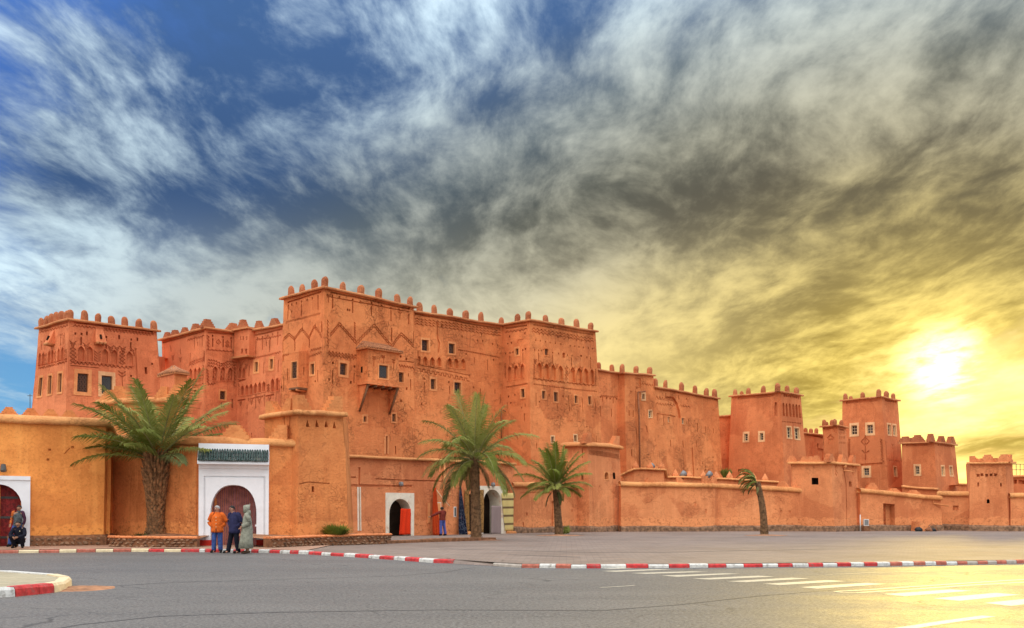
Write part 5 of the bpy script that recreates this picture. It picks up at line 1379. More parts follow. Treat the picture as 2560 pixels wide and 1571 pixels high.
S, T = f.st(955, 1130); pipe(wh, 'water_spout', [f.P(S, T + .5, .05), f.P(S, T, .05), f.P(S + 1.0, T - .15, .4)], .06, M['surround'])
for x in (385, 590, 780): inst('merlon', STEP_F, wh, at_u(H0[1], H1[1], 2080 + x * .2646) + Vector((0, .3, .2)), (0, 0, .1), (.85, .8, .85 if x == 385 else .45))
I0 = corner(2345, 1237, 78.5, dY=-.1); I1 = corner(2428, 1237, 77, dY=-.1)
def ops(i, f): f.z = ZS['H']; f.dots([(1168, 1172)], .4, .35, -.2)
wi, fi = wallrun('boundary_wall', 'short bare wall with round hole before far right bastion', [I0, I1], WM_F, ops=ops, plinth=gz(77))
c = corner(2514, 1158, 74.5, 2521, 1329, -.15); l = corner(2426, 1159, 76.2, 2422, 1328, -.12); r = along(c, 2531, 1158, RD, 2540, 1329, dY=-.12)
bs = thing('bastion', 'farthest right bastion with row of five holes and stepped top', 'bastion', base_of(c, l, r))
f = Face(l, c, 'H'); f.dots([(1382, 865), (1418, 858), (1463, 862), (1505, 858), (1548, 857)], .22, .2); f.slits([(1383, 930, 970), (1597, 935, 968)], .12); f.add(f.arch(*f.rc(1462, 1090, 1490, 1130), .2), -.4, 3); f.build(bs, WM_F)
merlons(bs, f, (1318,), me=STEP_FR, z='H', s=.7); merlons(bs, f, (1360,), me=STEP_F, z='H', s=.45); merlons(bs, f, (1405, 1543), me=STEP_F, z='H', s=.42); merlons(bs, f, (1467,), me=STEP_F, z='H', s=.8); merlons(bs, f, (1625,), me=STEP_F, z='H', s=.85)
f = Face(c, r, 'H'); f.build(bs, WM_F); merlons(bs, f, (1690,), me=STEP_FL, z='H', s=.75)
sweep('cornice', bs, [l[1], c[1], r[1]], CORNICE, M['cap'], .2)
bb = shift(r, l[1] - c[1] + Vector((0, 2, 0))); plain(bs, [r, bb, l], M['wall_far']); roof(bs, [l[1], c[1], r[1], bb[1]], M['wall_far'])
sweep('plinth', bs, [Vector((q[0].x, q[0].y, gz(75))) for q in (l, c, r)], PLINTH, M['stone'], 0, .3, .1)
J0 = corner(2526, 1241, 74.5, dY=-.1); J1 = corner(3900, 1239, 68, dY=-.1)
wallrun('boundary_wall', 'last stretch of mud wall at right edge beyond bastion', [J0, J1], WM_F, plinth=gz(74))

# ---- small things by the walls
p = P(2165, 1330, 74.6); p.z = gz(74.6); ub = thing('utility_cabinet', 'white utility cabinet against wall foot beside signed bastion', 'cabinet', p)
mb = MB(); mb.box(p.x - .17, p.x + .17, p.y - .12, p.y + .14, .35, .82); mb.build('cabinet_body', M['box_white'], ub)
mb = MB(); mb.box(p.x - .14, p.x + .14, p.y - .135, p.y - .122, .40, .78); mb.build('cabinet_door', M['metal_grey'], ub)
mb = MB(); mb.box(p.x - .22, p.x + .22, p.y - .16, p.y + .16, gz(74) - .05, .348); mb.build('cabinet_base', M['mortar'], ub)
mb = MB(); mb.tube([(p.x - .42, p.y - .02, gz(74)), (p.x - .42, p.y, 1.15)], .035, 7); mb.build('conduit', M['box_white'], ub, True)
p = P(2308, 1330, 74.5); p.z = gz(74.5)
bl = MB(); bl.hexa([(p.x - .35, p.y - .3, -.1), (p.x + .55, p.y - .3, -.1), (p.x + .6, p.y + 1.4, -.1), (p.x - .35, p.y + 1.4, -.1), (p.x - .32, p.y - .28, .62), (p.x + .3, p.y - .28, .40), (p.x + .4, p.y + 1.4, .45), (p.x - .3, p.y + 1.4, .66)])
o = bl.build('concrete_block', M['wall_far']); tag(o, 'mud-coloured block leaning on wall foot beside parked bicycle', 'block')
p = P(2327, 1331, 74.0); p.z = gz(74.0)
hp = thing('scrap_heap', 'small dark heap of sacks and bent hoops beside block at wall foot', 'heap', p)
for k, (dx, r) in enumerate(((-.12, .20), (.18, .16), (-.85, .22))):
    bm = bmesh.new(); bmesh.ops.create_icosphere(bm, subdivisions=2, radius=r)
    for v in bm.verts: v.co = Vector((v.co.x * 1.3, v.co.y, v.co.z * .85)) * (1 + .4 * noise.noise(v.co * 6 + Vector((k * 3, 0, 0)))) + p + Vector((dx, .02 * k, r * .55))
    me = bpy.data.meshes.new('sack'); bm.to_mesh(me); bm.free(); me.materials.append(M['black' if k else 'rust']); me.polygons.foreach_set('use_smooth', [True] * len(me.polygons)); link(bpy.data.objects.new('sack', me), hp)
for k in range(2):
    mb = MB(); mb.tube([p + Vector((.05 + .35 * math.cos(a) * (1 - .2 * k), -.1 - .15 * k, .05 + .48 * math.sin(a) * (1 - .15 * k))) for a in [i * math.pi / 10 for i in range(11)]], .022, 6); mb.build('hoop', M['rust'], hp, True)
# rail antenna beside the left tower
mb = MB(); p = P(75, 1010, 58); mb.tube([p - Vector((0, 0, 1.5)), p + Vector((0, 0, .55))], .02, 5); mb.tube([p + Vector((-.14, 0, .45)), p + Vector((.14, 0, .45))], .018, 5)
o = mb.build('antenna', M['iron_grey']); tag(o, 'thin iron mast behind ochre wall left of far left tower', 'antenna')

# ================================================================== ground, road, square, kerbs
def sheet(name, pts, mat, kind='structure', parent=None, z=None):
    mb = MB(); mb.add([Vector((p[0], p[1], p[2] if z is None else z)) for p in pts], [tuple(range(len(pts)))])
    o = mb.build(name, mat, parent)
    if kind: o['kind'] = kind
    return o
sheet('ground', [(-2500, -2500, -.45), (2500, -2500, -.45), (2500, 2500, -.45), (-2500, 2500, -.45)], M['desert'])
road = sheet('road', [(-120, -40, 0), (120, -40, 0), (120, 45, 0), (-120, 45, 0)], M['asphalt'])
# kerb line of the square, from pixels on the road
k1 = [G(u, v) for u, v in ((-1800, 1386), (-400, 1384), (0, 1384), (330, 1380), (520, 1381), (680, 1383), (760, 1386), (860, 1392), (980, 1400), (1090, 1408.5), (1134, 1409))]
k2 = [G(u, v) for u, v in ((1225, 1415), (1300, 1420), (1430, 1421.5), (1560, 1421), (1740, 1420), (1950, 1418), (2200, 1415.5), (2400, 1412), (2560, 1409), (2800, 1404), (3400, 1399), (4300, 1396))]
edge = k1 + [k1[-1] + Vector((.35, .9, 0))] + k2[:1] + k2
line = []
for p in k1 + k2:
    line.append(p)
back = [Vector((120, 115, 0)), Vector((-140, 115, 0))]
mb = MB(); n = len(line); rows = [None] * 4
far = [0.15, 7, 20, 90]
for j, dy in enumerate(far):
    for p in line:
        y = p.y + dy if j < 3 else 118; x = p.x * (1 + .02 * dy) if j < 3 else p.x * 4
        mb.v.append(Vector((x, y, gz(y) - (0 if j else .012))))
for j in range(3):
    for i in range(n - 1):
        a = j * n + i; mb.f.append((a, a + 1, a + n + 1, a + n)); mb.m.append(0)
sq = mb.build('square_pavement', M['paving']); sq['kind'] = 'structure'
# pink walk on the left in front of the gate
mb = MB(); w = [p + Vector((0, .2, .126)) for p in k1[:7]]
mb.v += w + [Vector((p.x, 47.5, .126)) for p in w]
for i in range(len(w) - 1): mb.f.append((i, i + 1, i + 1 + len(w), i + len(w))); mb.m.append(0)
sw = mb.build('sidewalk', M['sidewalk']); sw['kind'] = 'structure'
def kerb(name, path, cuts, z=.118, wd=.24, depth=.10, h0=-.06):
    """Kerb blocks laid along a path of road points; cuts: list of (pixel column, material of the block that starts there)."""
    root = bpy.data.objects.new(name, None); link(root, None, path[0]); root['kind'] = 'structure'
    def at(u):
        k = (u - CX) / FPX
        for a, b in zip(path, path[1:]):
            da, db = a.x - k * a.y, b.x - k * b.y
            if da * db <= 0 and abs(da - db) > 1e-9:
                return a.lerp(b, da / (da - db)), (b - a).normalized()
        a, b = path[-2], path[-1]; return b, (b - a).normalized()
    for (u0, m), (u1, _) in zip(cuts, cuts[1:]):
        (p, d0), (q, d1) = at(u0), at(u1)
        g = (q - p).normalized() * .008; p = p + g; q = q - g
        n0 = Vector((-d0.y, d0.x, 0)); n1 = Vector((-d1.y, d1.x, 0)); b = .035
        za = z + RM.uniform(-.014, .010)
        mb = MB()
        A = [(0, h0), (0, za - b), (b, za), (wd, za), (wd, h0)]
        vs = [p + n0 * o + Vector((0, 0, zz)) for o, zz in A] + [q + n1 * o + Vector((0, 0, zz)) for o, zz in A]
        mb.add(vs, [(0, 5, 6, 1), (1, 6, 7, 2), (2, 7, 8, 3), (3, 8, 9, 4), (0, 1, 2, 3, 4), (9, 8, 7, 6, 5)])
        mb.build('kerb_block', M[m], root)
    return root
r, w, c, b, g = 'kerb_red', 'kerb_white', 'kerb_cream', 'kerb_brick', 'kerb_grey'
c1 = [(-140, c), (-50, b), (0, b), (46, c), (97, b), (148, c), (191, b), (239, c), (283, b), (328, c), (371, r), (410, c), (452, r), (498, w), (512, r), (548, w), (583, r), (610, w), (628, r), (646, w), (673, r), (699, w), (724, r), (746, w), (771, r), (803, w), (826, r), (859, w), (887, r), (921, w), (948, r), (984, w), (1012, r), (1047, w), (1083, r), (1134, r)]
c1 = [(-1700 + 52 * i, (c, b)[i % 2]) for i in range(30)] + c1
kerb('kerb', k1, c1)
c2 = [(1232, g), (1304, b), (1348, w), (1389, b), (1427, w), (1467, r), (1502, w), (1566, r), (1621, w), (1673, r), (1724, w), (1771, r), (1816, w), (1860, r), (1907, w), (1946, r), (1982, w), (2022, r), (2058, w), (2094, r), (2128, w), (2161, r), (2194, w), (2226, b), (2256, w), (2285, b), (2314, w), (2341, b), (2367, w), (2394, b), (2419, g), (2445, b), (2470, g), (2493, b), (2517, g), (2542, b), (2566, g), (2700, g)]
c2 = c2[:-1] + [(2590 + 30 * i, (b, g)[i % 2]) for i in range(50)]
kerb('kerb', k2, c2, z=.105)
# dropped edge between the two kerbs
mb = MB(); a = k1[-1]; b_ = k2[0] + Vector((.1, 0, 0)); off = Vector((.6, 2.2, .115))
mb.add([a + Vector((.0, -.30, .004)), b_ + Vector((.15, -.30, .004)), b_ + Vector((.2, .17, .112)), a + Vector((.0, .17, .112)), b_ + Vector((.3, .9, .134)), a + Vector((-.3, .9, .134))], [(0, 1, 2, 3), (3, 2, 4, 5)]); o = mb.build('ramp_pavement', M['paving']); o['kind'] = 'structure'
# traffic island at the lower left
I = [G(u, v) for u, v in ((-420, 1520), (-120, 1502), (0, 1494.5), (39, 1492.5), (137, 1482), (166, 1476), (181, 1464))]
J = [G(u, v, .17) for u, v in ((178, 1443), (150, 1437), (30, 1428), (-420, 1419))]
isl = bpy.data.objects.new('traffic_island', None); link(isl, None, I[2]); isl['kind'] = 'structure'
IL = G(-1500, 1556); JL = G(-1500, 1411, .17)
cutI = [(IL, IL.lerp(I[0], .5), 'kerb_white'), (IL.lerp(I[0], .5), I[0], 'kerb_white'), (I[0], I[1], 'kerb_red'), (I[1], I[2], 'kerb_white'), (I[2], I[3], 'kerb_white'), (I[3], I[3].lerp(I[4], .60), 'kerb_red'), (I[3].lerp(I[4], .60), I[4], 'kerb_red'), (I[4], I[5], 'kerb_cream'), (I[5], I[6], 'kerb_cream'), (I[6], Vector((J[0].x, J[0].y, 0)), 'kerb_cream'), (Vector((J[0].x, J[0].y, 0)), Vector((J[1].x, J[1].y, 0)), 'kerb_cream'), (Vector((J[1].x, J[1].y, 0)), Vector((J[2].x, J[2].y, 0)), 'kerb_white'), (Vector((J[2].x, J[2].y, 0)), Vector((J[3].x, J[3].y, 0)), 'kerb_white'), (Vector((J[3].x, J[3].y, 0)), Vector((JL.x, JL.y, 0)), 'kerb_white')]
cen = Vector((-14, 22.3, 0))
ring_in = []
for p, q, m in cutI:
    mb = MB(); g_ = (q - p).normalized() * .006; p2, q2 = p + g_, q - g_
    ip = p2 + (cen - p2).normalized() * .28; iq = q2 + (cen - q2).normalized() * .28
    ch = lambda a, k: a + (cen - a).normalized() * k
    z1 = .185 + RM.uniform(-.006, .006)
    V = [Vector((a.x, a.y, zz)) for a, zz in ((p2, -.05), (ch(p2, .015), z1 - .05), (ch(p2, .055), z1), (ip, z1), (ip, -.05), (q2, -.05), (ch(q2, .015), z1 - .05), (ch(q2, .055), z1), (iq, z1), (iq, -.05))]
    mb.add(V, [(0, 5, 6, 1), (1, 6, 7, 2), (2, 7, 8, 3), (3, 8, 9, 4), (0, 1, 2, 3, 4), (9, 8, 7, 6, 5)])
    mb.build('kerb_block', M[m], isl)
    ring_in.append(p + (cen - p).normalized() * .27)
ring_in.append(cutI[-1][1] + (cen - cutI[-1][1]).normalized() * .27)
sheet('island_pavement', [(p.x, p.y, .165) for p in ring_in], M['island_paving'], None, isl)
# drift of sand at the island's nose
mb = MB(); ctr = G(205, 1472)
import itertools
NX, NY = 16, 10
for j in range(NY + 1):
    for i in range(NX + 1):
        x = ctr.x - .75 + 1.5 * i / NX; y = ctr.y - .95 + 1.9 * j / NY
        d = ((x - ctr.x) / .72) ** 2 + ((y - ctr.y) / .9) ** 2
        h = .05 * max(0, 1 - d) * (1 + .9 * noise.noise(Vector((x * 3, y * 3, 0)))) + .02 * noise.noise(Vector((x * 9, y * 9, 4))) * max(0, 1 - d) - .012
        mb.v.append(Vector((x, y, h)))
for j in range(NY):
    for i in range(NX):
        a = j * (NX + 1) + i; mb.f.append((a, a + 1, a + NX + 2, a + NX + 1)); mb.m.append(0)
o = mb.build('sand', M['earth'], None, True); tag(o, 'drift of brown sand at rounded nose of traffic island', 'sand', kind='stuff')

# ---- road markings: children of the road, each a sheet 4 mm above it
def mark(name, pts, z=.004, mat='road_paint', zk='px'):
    zx = ZS[zk]; q = [G(zx[0] + x * zx[2], zx[1] + y * zx[2], z) for x, y in pts]
    mb = MB(); mb.add(q, [tuple(range(len(q)))]); return mb.build(name, M[mat], road)
for s in ([(10, 74), (60, 77), (200, 72), (150, 70)], [(10, 88), (95, 93), (425, 79), (330, 77)], [(180, 100), (270, 105), (630, 93), (530, 90)], [(355, 115), (450, 122), (815, 104), (715, 102)], [(535, 133), (640, 138), (1015, 121), (920, 115)],
          [(735, 148), (850, 153), (1220, 132), (1110, 127)], [(945, 163), (1050, 170), (1430, 147), (1320, 141)], [(1160, 182), (1260, 191), (1660, 164), (1550, 157)],
          [(1650, 222), (1770, 235), (2160, 203), (2040, 195)], [(1935, 247), (2090, 262), (2440, 226), (2300, 215)], [(2230, 274), (2390, 291), (2720, 250), (2570, 240)]):
    mark('crosswalk_stripe', s)
def strip(name, pts, w, z=.004, mat='road_paint', zk='px'):
    zx = ZS[zk]; q = [G(zx[0] + x * zx[2], zx[1] + y * zx[2], z) for x, y in pts]
    mb = MB()
    for i, p in enumerate(q):
        d = (q[min(i + 1, len(q) - 1)] - q[max(i - 1, 0)]).normalized(); nn = Vector((-d.y, d.x, 0)) * w / 2
        mb.v += [p - nn, p + nn]
    for i in range(len(q) - 1): mb.f.append((2 * i, 2 * i + 2, 2 * i + 3, 2 * i + 1)); mb.m.append(0)
    return mb.build(name, M[mat], road)
strip('lane_line', [(1500, 214), (1800, 195), (2130, 172), (2470, 153), (2900, 128)], .12); strip('lane_line', [(1370, 207), (1560, 197), (1800, 180), (2130, 158), (2470, 137), (2900, 113)], .12)
strip('lane_line', [(1360, 208), (1410, 213), (1500, 214)], .10, .0045)
strip('lane_line', [(1700, 432), (2000, 385), (2260, 350)], .22); strip('lane_line', [(0, 184), (100, 179), (198, 172)], .08); strip('lane_line', [(1310, 110), (1600, 97), (1900, 90)], .06)
strip('tar_seam', [(255, 1467), (400, 1458), (700, 1449), (1000, 1440), (1120, 1430), (1160, 1422), (1200, 1418)], .03, .003, 'tar', 'full')
strip('tar_seam', [(-20, 1600), (200, 1562), (400, 1541), (700, 1531), (1100, 1525), (1500, 1527), (1700, 1512), (1900, 1490), (2100, 1474)], .05, .003, 'tar', 'full')
# joints of the square
for pts in ([(1100, 1372), (1300, 1377), (1500, 1382), (1660, 1381), (1850, 1377), (2060, 1373), (2300, 1370), (2560, 1369)], [(1340, 1346), (1700, 1344), (2100, 1341), (2560, 1340)], [(1270, 1387), (1420, 1392), (1450, 1393)]):
    q = [G(u, v, gz(1.58 * FPX / (v - HV)) + .004) for u, v in pts]; mb = MB()
    for i, p in enumerate(q): mb.v += [p + Vector((0, -.05, 0)), p + Vector((0, .05, 0))]
    for i in range(len(q) - 1): mb.f.append((2 * i, 2 * i + 2, 2 * i + 3, 2 * i + 1)); mb.m.append(0)
    mb.build('paving_joint', M['tar'], sq)
# ---- stone planters and raised step
STONES = []
for k in range(6):
    bm = bmesh.new(); bmesh.ops.create_icosphere(bm, subdivisions=1, radius=.5)
    for v in bm.verts:
        v.co = Vector((v.co.x * 1.0, v.co.y * .8, v.co.z * .8)) * (1 + .35 * noise.noise(v.co * 2.2 + Vector((k * 7, 0, 0))))
    me = bpy.data.meshes.new('stone'); bm.to_mesh(me); bm.free(); me.materials.append(M['stone']); STONES.append(me)
def planter(label, path, h, depth, zt, rows=3, size=.20):
    root = thing('planter', label, 'planter', path[0])
    L = [Vector((p.x, p.y, gz(p.y))) for p in path]
    mb = MB()
    outs = []
    for i in range(len(L)):
        d = (L[min(i + 1, len(L) - 1)] - L[max(i - 1, 0)]).normalized(); outs.append(Vector((d.y, -d.x, 0)))
    for p, o in zip(L, outs):
        mb.v += [p + Vector((0, 0, -.2)), p + Vector((0, 0, h)), p - o * .4 + Vector((0, 0, h)), p - o * .4 + Vector((0, 0, -.2))]
    for i in range(len(L) - 1):
        for k in range(4): mb.f.append((i * 4 + k, i * 4 + (k + 1) % 4, i * 4 + 4 + (k + 1) % 4, i * 4 + 4 + k)); mb.m.append(0)
    mb.f.append((0, 1, 2, 3)); mb.f.append(tuple(4 * (len(L) - 1) + k for k in (3, 2, 1, 0))); mb.m += [0, 0]
    mb.build('planter_wall', M['mortar'], root)
    sweep('planter_coping', root, [p + Vector((0, 0, h)) for p in L], [(-.42, .002), (.05, .002), (.07, .05), (.0, .09), (-.42, .09)], M['shop_wall'], 0, .4, .03)
    for a, b, o in zip(L, L[1:], outs):
        ln = (b - a).length; n = max(1, int(ln / (size * 1.12)))
        for j in range(rows):
            for i in range(n):
                k = (i + .5 + (.5 if j % 2 else 0) + RM.uniform(-.2, .2)) / n
                if k > 1: continue
                p = a.lerp(b, k) + Vector((0, 0, h * (j + .5) / rows + RM.uniform(-.02, .02))) + o * .015
                s = size * RM.uniform(.75, 1.25)
                inst('stone', RM.choice(STONES), root, p, (RM.uniform(-.4, .4), RM.uniform(-.4, .4), math.atan2(b.y - a.y, b.x - a.x) + RM.uniform(-.3, .3)), (s * 1.05, s * .8, h / rows * RM.uniform(.8, 1.05)))
    mb = MB(); m = len(L)
    mb.v += [p - o * .3 + Vector((0, 0, h - .02)) for p, o in zip(L, outs)] + [p - o * depth + Vector((0, 0, zt)) for p, o in zip(L, outs)]
    for i in range(m - 1): mb.f.append((i, i + 1, i + 1 + m, i + m)); mb.m.append(0)
    o = mb.build('planter_soil', M['earth'], root)
    return root
def Gz(u, v, z=.12): return G(u, v, z)
planter('stone-walled planter bed holding the biggest palm left of white gate', [Gz(272, 1367), Gz(290, 1368), Gz(390, 1369), Gz(492, 1369)], .36, 3.4, .55)
planter('stone-walled planter bed with green shrub below bastion', [Gz(676, 1370), Gz(700, 1369), Gz(800, 1364), Gz(900, 1361), Gz(960, 1359), Gz(977, 1357)], .36, 2.6, .50)
# stone foot of the ochre wall
L = [A1[0].lerp(A2[0], k) for k in (.14, .45, .75, 1.0)]
for a, b in zip(L, L[1:]):
    for j in range(2):
        n = int((b - a).length / .2)
        for i in range(n):
            p = a.lerp(b, (i + .5 + RM.uniform(-.25, .25)) / n); p.z = .22 + j * .17 + RM.uniform(-.03, .03); p -= Vector((0, .15, 0)); s = .17 * RM.uniform(.7, 1.3)
            inst('stone', RM.choice(STONES), wa, p, (RM.uniform(-.5, .5), RM.uniform(-.5, .5), RM.uniform(-.3, .5)), (s * 1.2, s * .6, s * .9))
# low step in front of the shops
mb = MB(); q = [G(968, 1359.5, .10), G(1060, 1356, .09), G(1178, 1352.5, .08), G(1240, 1350.5, .07)]
path = [Vector((p.x, p.y, gz(p.y))) for p in q]
st_ = sweep('shop_step', None, path, [(-.4, -.1), (.0, -.1), (.0, .12), (-.05, .15), (-.4, .15)], M['mortar'], 0, .4, .05); st_['kind'] = 'structure'

# ================================================================== palms and plants
def leaf_mat(name, col, col2):
    m, t, b = new_mat(name)
    p = wpos(t)
    n = t.noise(p, 2.2, 4, 0.6); f = t.noise(p, 14.0, 3, 0.6)
    r = t.n.new('ShaderNodeObjectInfo').outputs['Random']
    c = t.mix(t.rng(t.math('ADD', t.math('MULTIPLY', n, .6), t.math('MULTIPLY', r, .4)), .25, .75), col, col2)
    c = t.mix(t.math('MULTIPLY', t.rng(f, .5, .7), .5), c, tuple(Vector(col) * .45))
    t.l.new(c, b.inputs['Base Color']); b.inputs['Roughness'].default_value = .7; b.inputs['Specular IOR Level'].default_value = .12
    tr = t.n.new('ShaderNodeBsdfTranslucent'); t.l.new(c, tr.inputs[0])
    mx = t.n.new('ShaderNodeMixShader'); mx.inputs[0].default_value = .22
    out = next(q for q in t.n if q.type == 'OUTPUT_MATERIAL')
    t.l.new(b.outputs[0], mx.inputs[1]); t.l.new(tr.outputs[0], mx.inputs[2]); t.l.new(mx.outputs[0], out.inputs[0])
    return m
M['leaf'] = leaf_mat('palm_leaf', (0.125, 0.150, 0.022), (0.330, 0.325, 0.090))
M['leaf_bright'] = leaf_mat('palm_leaf_bright', (0.150, 0.180, 0.024), (0.330, 0.330, 0.085))
M['leaf_dry'] = leaf_mat('palm_leaf_dry', (0.10, 0.12, 0.04), (0.26, 0.22, 0.09))
M['rachis'] = simple('palm_rachis', (0.24, 0.22, 0.08), .6, .3, 8)
M['bark'] = simple('palm_bark', (0.21, 0.115, 0.055), .95, .6, 7, .9, dirt=(.6, (.06, .035, .02)))
M['boot'] = simple('palm_leaf_base', (0.27, 0.13, 0.055), .9, .7, 6, .6, dirt=(.5, (.07, .035, .02)))
M['date'] = simple('date_stalk', (0.62, 0.17, 0.02), .7, .4, 9)
def frond(root, base, az, el, L, rnd, droop=.55, wind=(-.12, 0, 0), mat='leaf', n=40, lw=.045, ll=.17, name='frond'):
    """One feather leaf: curved midrib and two ranks of folded leaflets."""
    d = Vector((math.cos(az) * math.cos(el), math.sin(az) * math.cos(el), math.sin(el)))
    pts = [base.copy()]; N = 16; ds = L / N
    tw = rnd.uniform(-.25, .25)
    for i in range(N):
        k = (i / N)
        d = (d + (Vector((0, 0, -1)) * droop * (.35 + 1.5 * k) + Vector(wind) * (.3 + k)) * (1.9 / N)).normalized()
        pts.append(pts[-1] + d * ds)
    mb = MB(); mb.tube(pts, [.034 * (1 - i / (N + 1)) * min(1.2, L / 3) + .006 for i in range(N + 1)], 5, 1)
    for j in range(n):
        s = .13 + .87 * (j + .5) / n
        x = s * N; i = min(int(x), N - 1); p = pts[i].lerp(pts[i + 1], x - i)
        tg = (pts[i + 1] - pts[i]).normalized()
        sd = tg.cross(Vector((0, 0, 1)))
        if sd.length < .05: sd = Vector((-math.sin(az), math.cos(az), 0))
        sd.normalize(); up = sd.cross(tg).normalized()
        sd = (sd * math.cos(tw) + up * math.sin(tw)).normalized(); up = sd.cross(tg).normalized()
        ln = L * ll * (math.sin(math.pi * min(1, .10 + s * .86)) ** .55) * rnd.uniform(.85, 1.12)
        fw = .55 + .45 * s
        for sg in (-1, 1):
            v = (sd * sg * (1.05 - .45 * s) + tg * fw + up * rnd.uniform(-.05, .30)).normalized()
            a = p; m = p + v * ln * .5; e = p + (v + Vector((0, 0, -.42)) + Vector(wind) * .4).normalized() * ln
            w = up.cross(v).normalized() * lw * .5 + up * lw * .15
            mb.add([a - w * .7, a + w * .7, m + w, m - w, e], [(0, 1, 2, 3), (3, 2, 4)], 0)
    mb.build(name, [M[mat], M['rachis']], root)
def palm(label, base, top, r0, r1, seed, fronds, L, mat='leaf', boots='trim', bulge=0.0, wind=(-.12, 0, 0), droop=(.35, .8), bend=0.0, lw=.05, ll=.17, group=None):
    rnd = random.Random(seed)
    root = thing('palm_tree', label, 'palm', base, group)
    N = 22; pts, rad = [], []
    for i in range(N + 1):
        k = i / N; p = base.lerp(top, k); p += Vector((math.sin(k * math.pi) * bend, 0, 0)); p.z -= .12 * (1 - k) ** 8
        pts.append(p); rad.append((r0 + (r1 - r0) * k) * (1 + bulge * math.exp(-((k - .68) / .22) ** 2)) * (1 + .25 * math.exp(-k * 14)))
    mb = MB(); mb.tube(pts, rad, 14); tr = mb.build('trunk', M['bark'], root, True)
    mb = MB(); H = (top - base).length
    rows = max(6, int(H / .115)); per = 11
    for j in range(rows):
        k = (j + .3) / rows; x = k * N; i = min(int(x), N - 1); p = pts[i].lerp(pts[i + 1], x - i); r = rad[i]
        for q in range(per):
            a = 2 * math.pi * (q + .5 * (j % 2)) / per + rnd.uniform(-.1, .1)
            o = Vector((math.cos(a), math.sin(a), 0)); sd = Vector((-o.y, o.x, 0)); w = math.pi * r / per * rnd.uniform(.7, .95)
            if boots == 'trim': out, h = .05, .13
            else:
                g = max(0, (k - .25) / .75); out, h = .06 + .26 * g * rnd.uniform(.6, 1.3), .16 + .34 * g * rnd.uniform(.6, 1.2)
            c = p + o * (r - .02)
            tip = c + o * out + Vector((0, 0, h))
            mb.add([c - sd * w, c + sd * w, c + sd * w * .8 + Vector((0, 0, h * .6)) + o * out * .2, c - sd * w * .8 + Vector((0, 0, h * .6)) + o * out * .2, tip - sd * w * .45, tip + sd * w * .45, c + o * out * .55 - Vector((0, 0, .01))],
                   [(0, 1, 6), (0, 6, 4), (1, 5, 6), (6, 5, 4), (4, 5, 2, 3), (0, 4, 3), (1, 2, 5)])
    o = mb.build('leaf_bases', M['boot'] if boots != 'trim' else M['bark'], tr); o['kind'] = 'stuff'
    for i in range(fronds):
        k = (i + .5) / fronds
        az = i * 2.39996 + rnd.uniform(-.25, .25)
        if palm.az: az = palm.az[0] + rnd.uniform(-1, 1) * palm.az[1]
        lo, hi = palm.el
        el = hi + (lo - hi) * k ** palm.pw + rnd.uniform(-.10, .10)
        ln = L * rnd.uniform(.85, 1.08) * (.82 + .18 * math.sin(math.pi * min(1, k + .25)))
        frond(root, top + Vector((math.cos(az), math.sin(az), 0)) * r1 * .5 + Vector((0, 0, .12 - .30 * k)), az, el, ln, rnd, droop[0] + (droop[1] - droop[0]) * k, wind, mat if not (k > .9 and rnd.random() < .35) else 'leaf_dry', n=palm.n, lw=lw, ll=ll)
    for i in range(palm.dead):
        az = rnd.uniform(0, 6.283); frond(root, top + Vector((math.cos(az), math.sin(az), 0)) * r1 * .8 - Vector((0, 0, .25)), az, rnd.uniform(-.9, -.5), L * rnd.uniform(.3, .5), rnd, 1.1, wind, 'leaf_dry', n=24, lw=lw, ll=ll, name='dead_frond')
    return root, pts, rad
R_ = math.radians; palm.pw = .8; palm.az = None; palm.n = 54; palm.dead = 5
PB = P(390, 1338, 43.3); palm.el = (R_(13), R_(72)); palm.pw = .68; palm.dead = 0
pr1, pts1, rad1 = palm('biggest palm, shaggy trunk, standing in planter left of white gate', Vector((PB.x, 43.3, .48)), P(394, 1140, 43.3), .34, .30, 3, 34, 3.75, boots='shag', bulge=.28, wind=(-.05, 0, 0), droop=(.20, .36), bend=-.03, lw=.040, ll=.26)
rnd = random.Random(9); mb = MB(); ctr = P(394, 1128, 43.2)
for q in range(46):
    a = rnd.choice((R_(200), R_(-30), R_(250))) + rnd.uniform(-.6, .6); p = ctr + Vector((math.cos(a) * .25, math.sin(a) * .25, rnd.uniform(-.1, .3))); e = p + Vector((math.cos(a) * .5, math.sin(a) * .3, rnd.uniform(-.05, .45)))
    mb.tube([p, p.lerp(e, .5) + Vector((0, 0, .06)), e], [.02, .015, .008], 4)
mb.build('date_stalks', M['date'], pr1)
PB = G(1191, 1351, .06); palm.el = (R_(-12), R_(86)); palm.pw = .75; palm.dead = 4
palm('tall palm with arching drooping fronds in front of shop doorways', Vector((PB.x, PB.y, gz(PB.y))), P(1186, 1146, PB.y), .235, .21, 21, 36, 3.3, wind=(.03, 0, 0), droop=(.28, .95), lw=.036, ll=.25)
PB = G(1398, 1337, .02); palm.el = (R_(4), R_(84)); palm.dead = 2
palm('small upright palm with narrow trunk before low wall', Vector((PB.x, PB.y, gz(PB.y))), P(1389, 1216, PB.y), .23, .17, 33, 34, 2.55, mat='leaf_bright', wind=(-.03, 0, 0), droop=(.14, .60), lw=.038, ll=.25)
PB = G(1911, 1337, .02); palm.el = (R_(5), R_(75)); palm.az = (math.pi, .9)
palm('leaning palm with sparse crown blown to one side', Vector((PB.x, PB.y, gz(PB.y))), P(1893, 1206, PB.y), .21, .15, 45, 13, 1.35, mat='leaf', wind=(-.35, 0, 0), droop=(.9, 1.5), bend=.10, lw=.045, ll=.24)
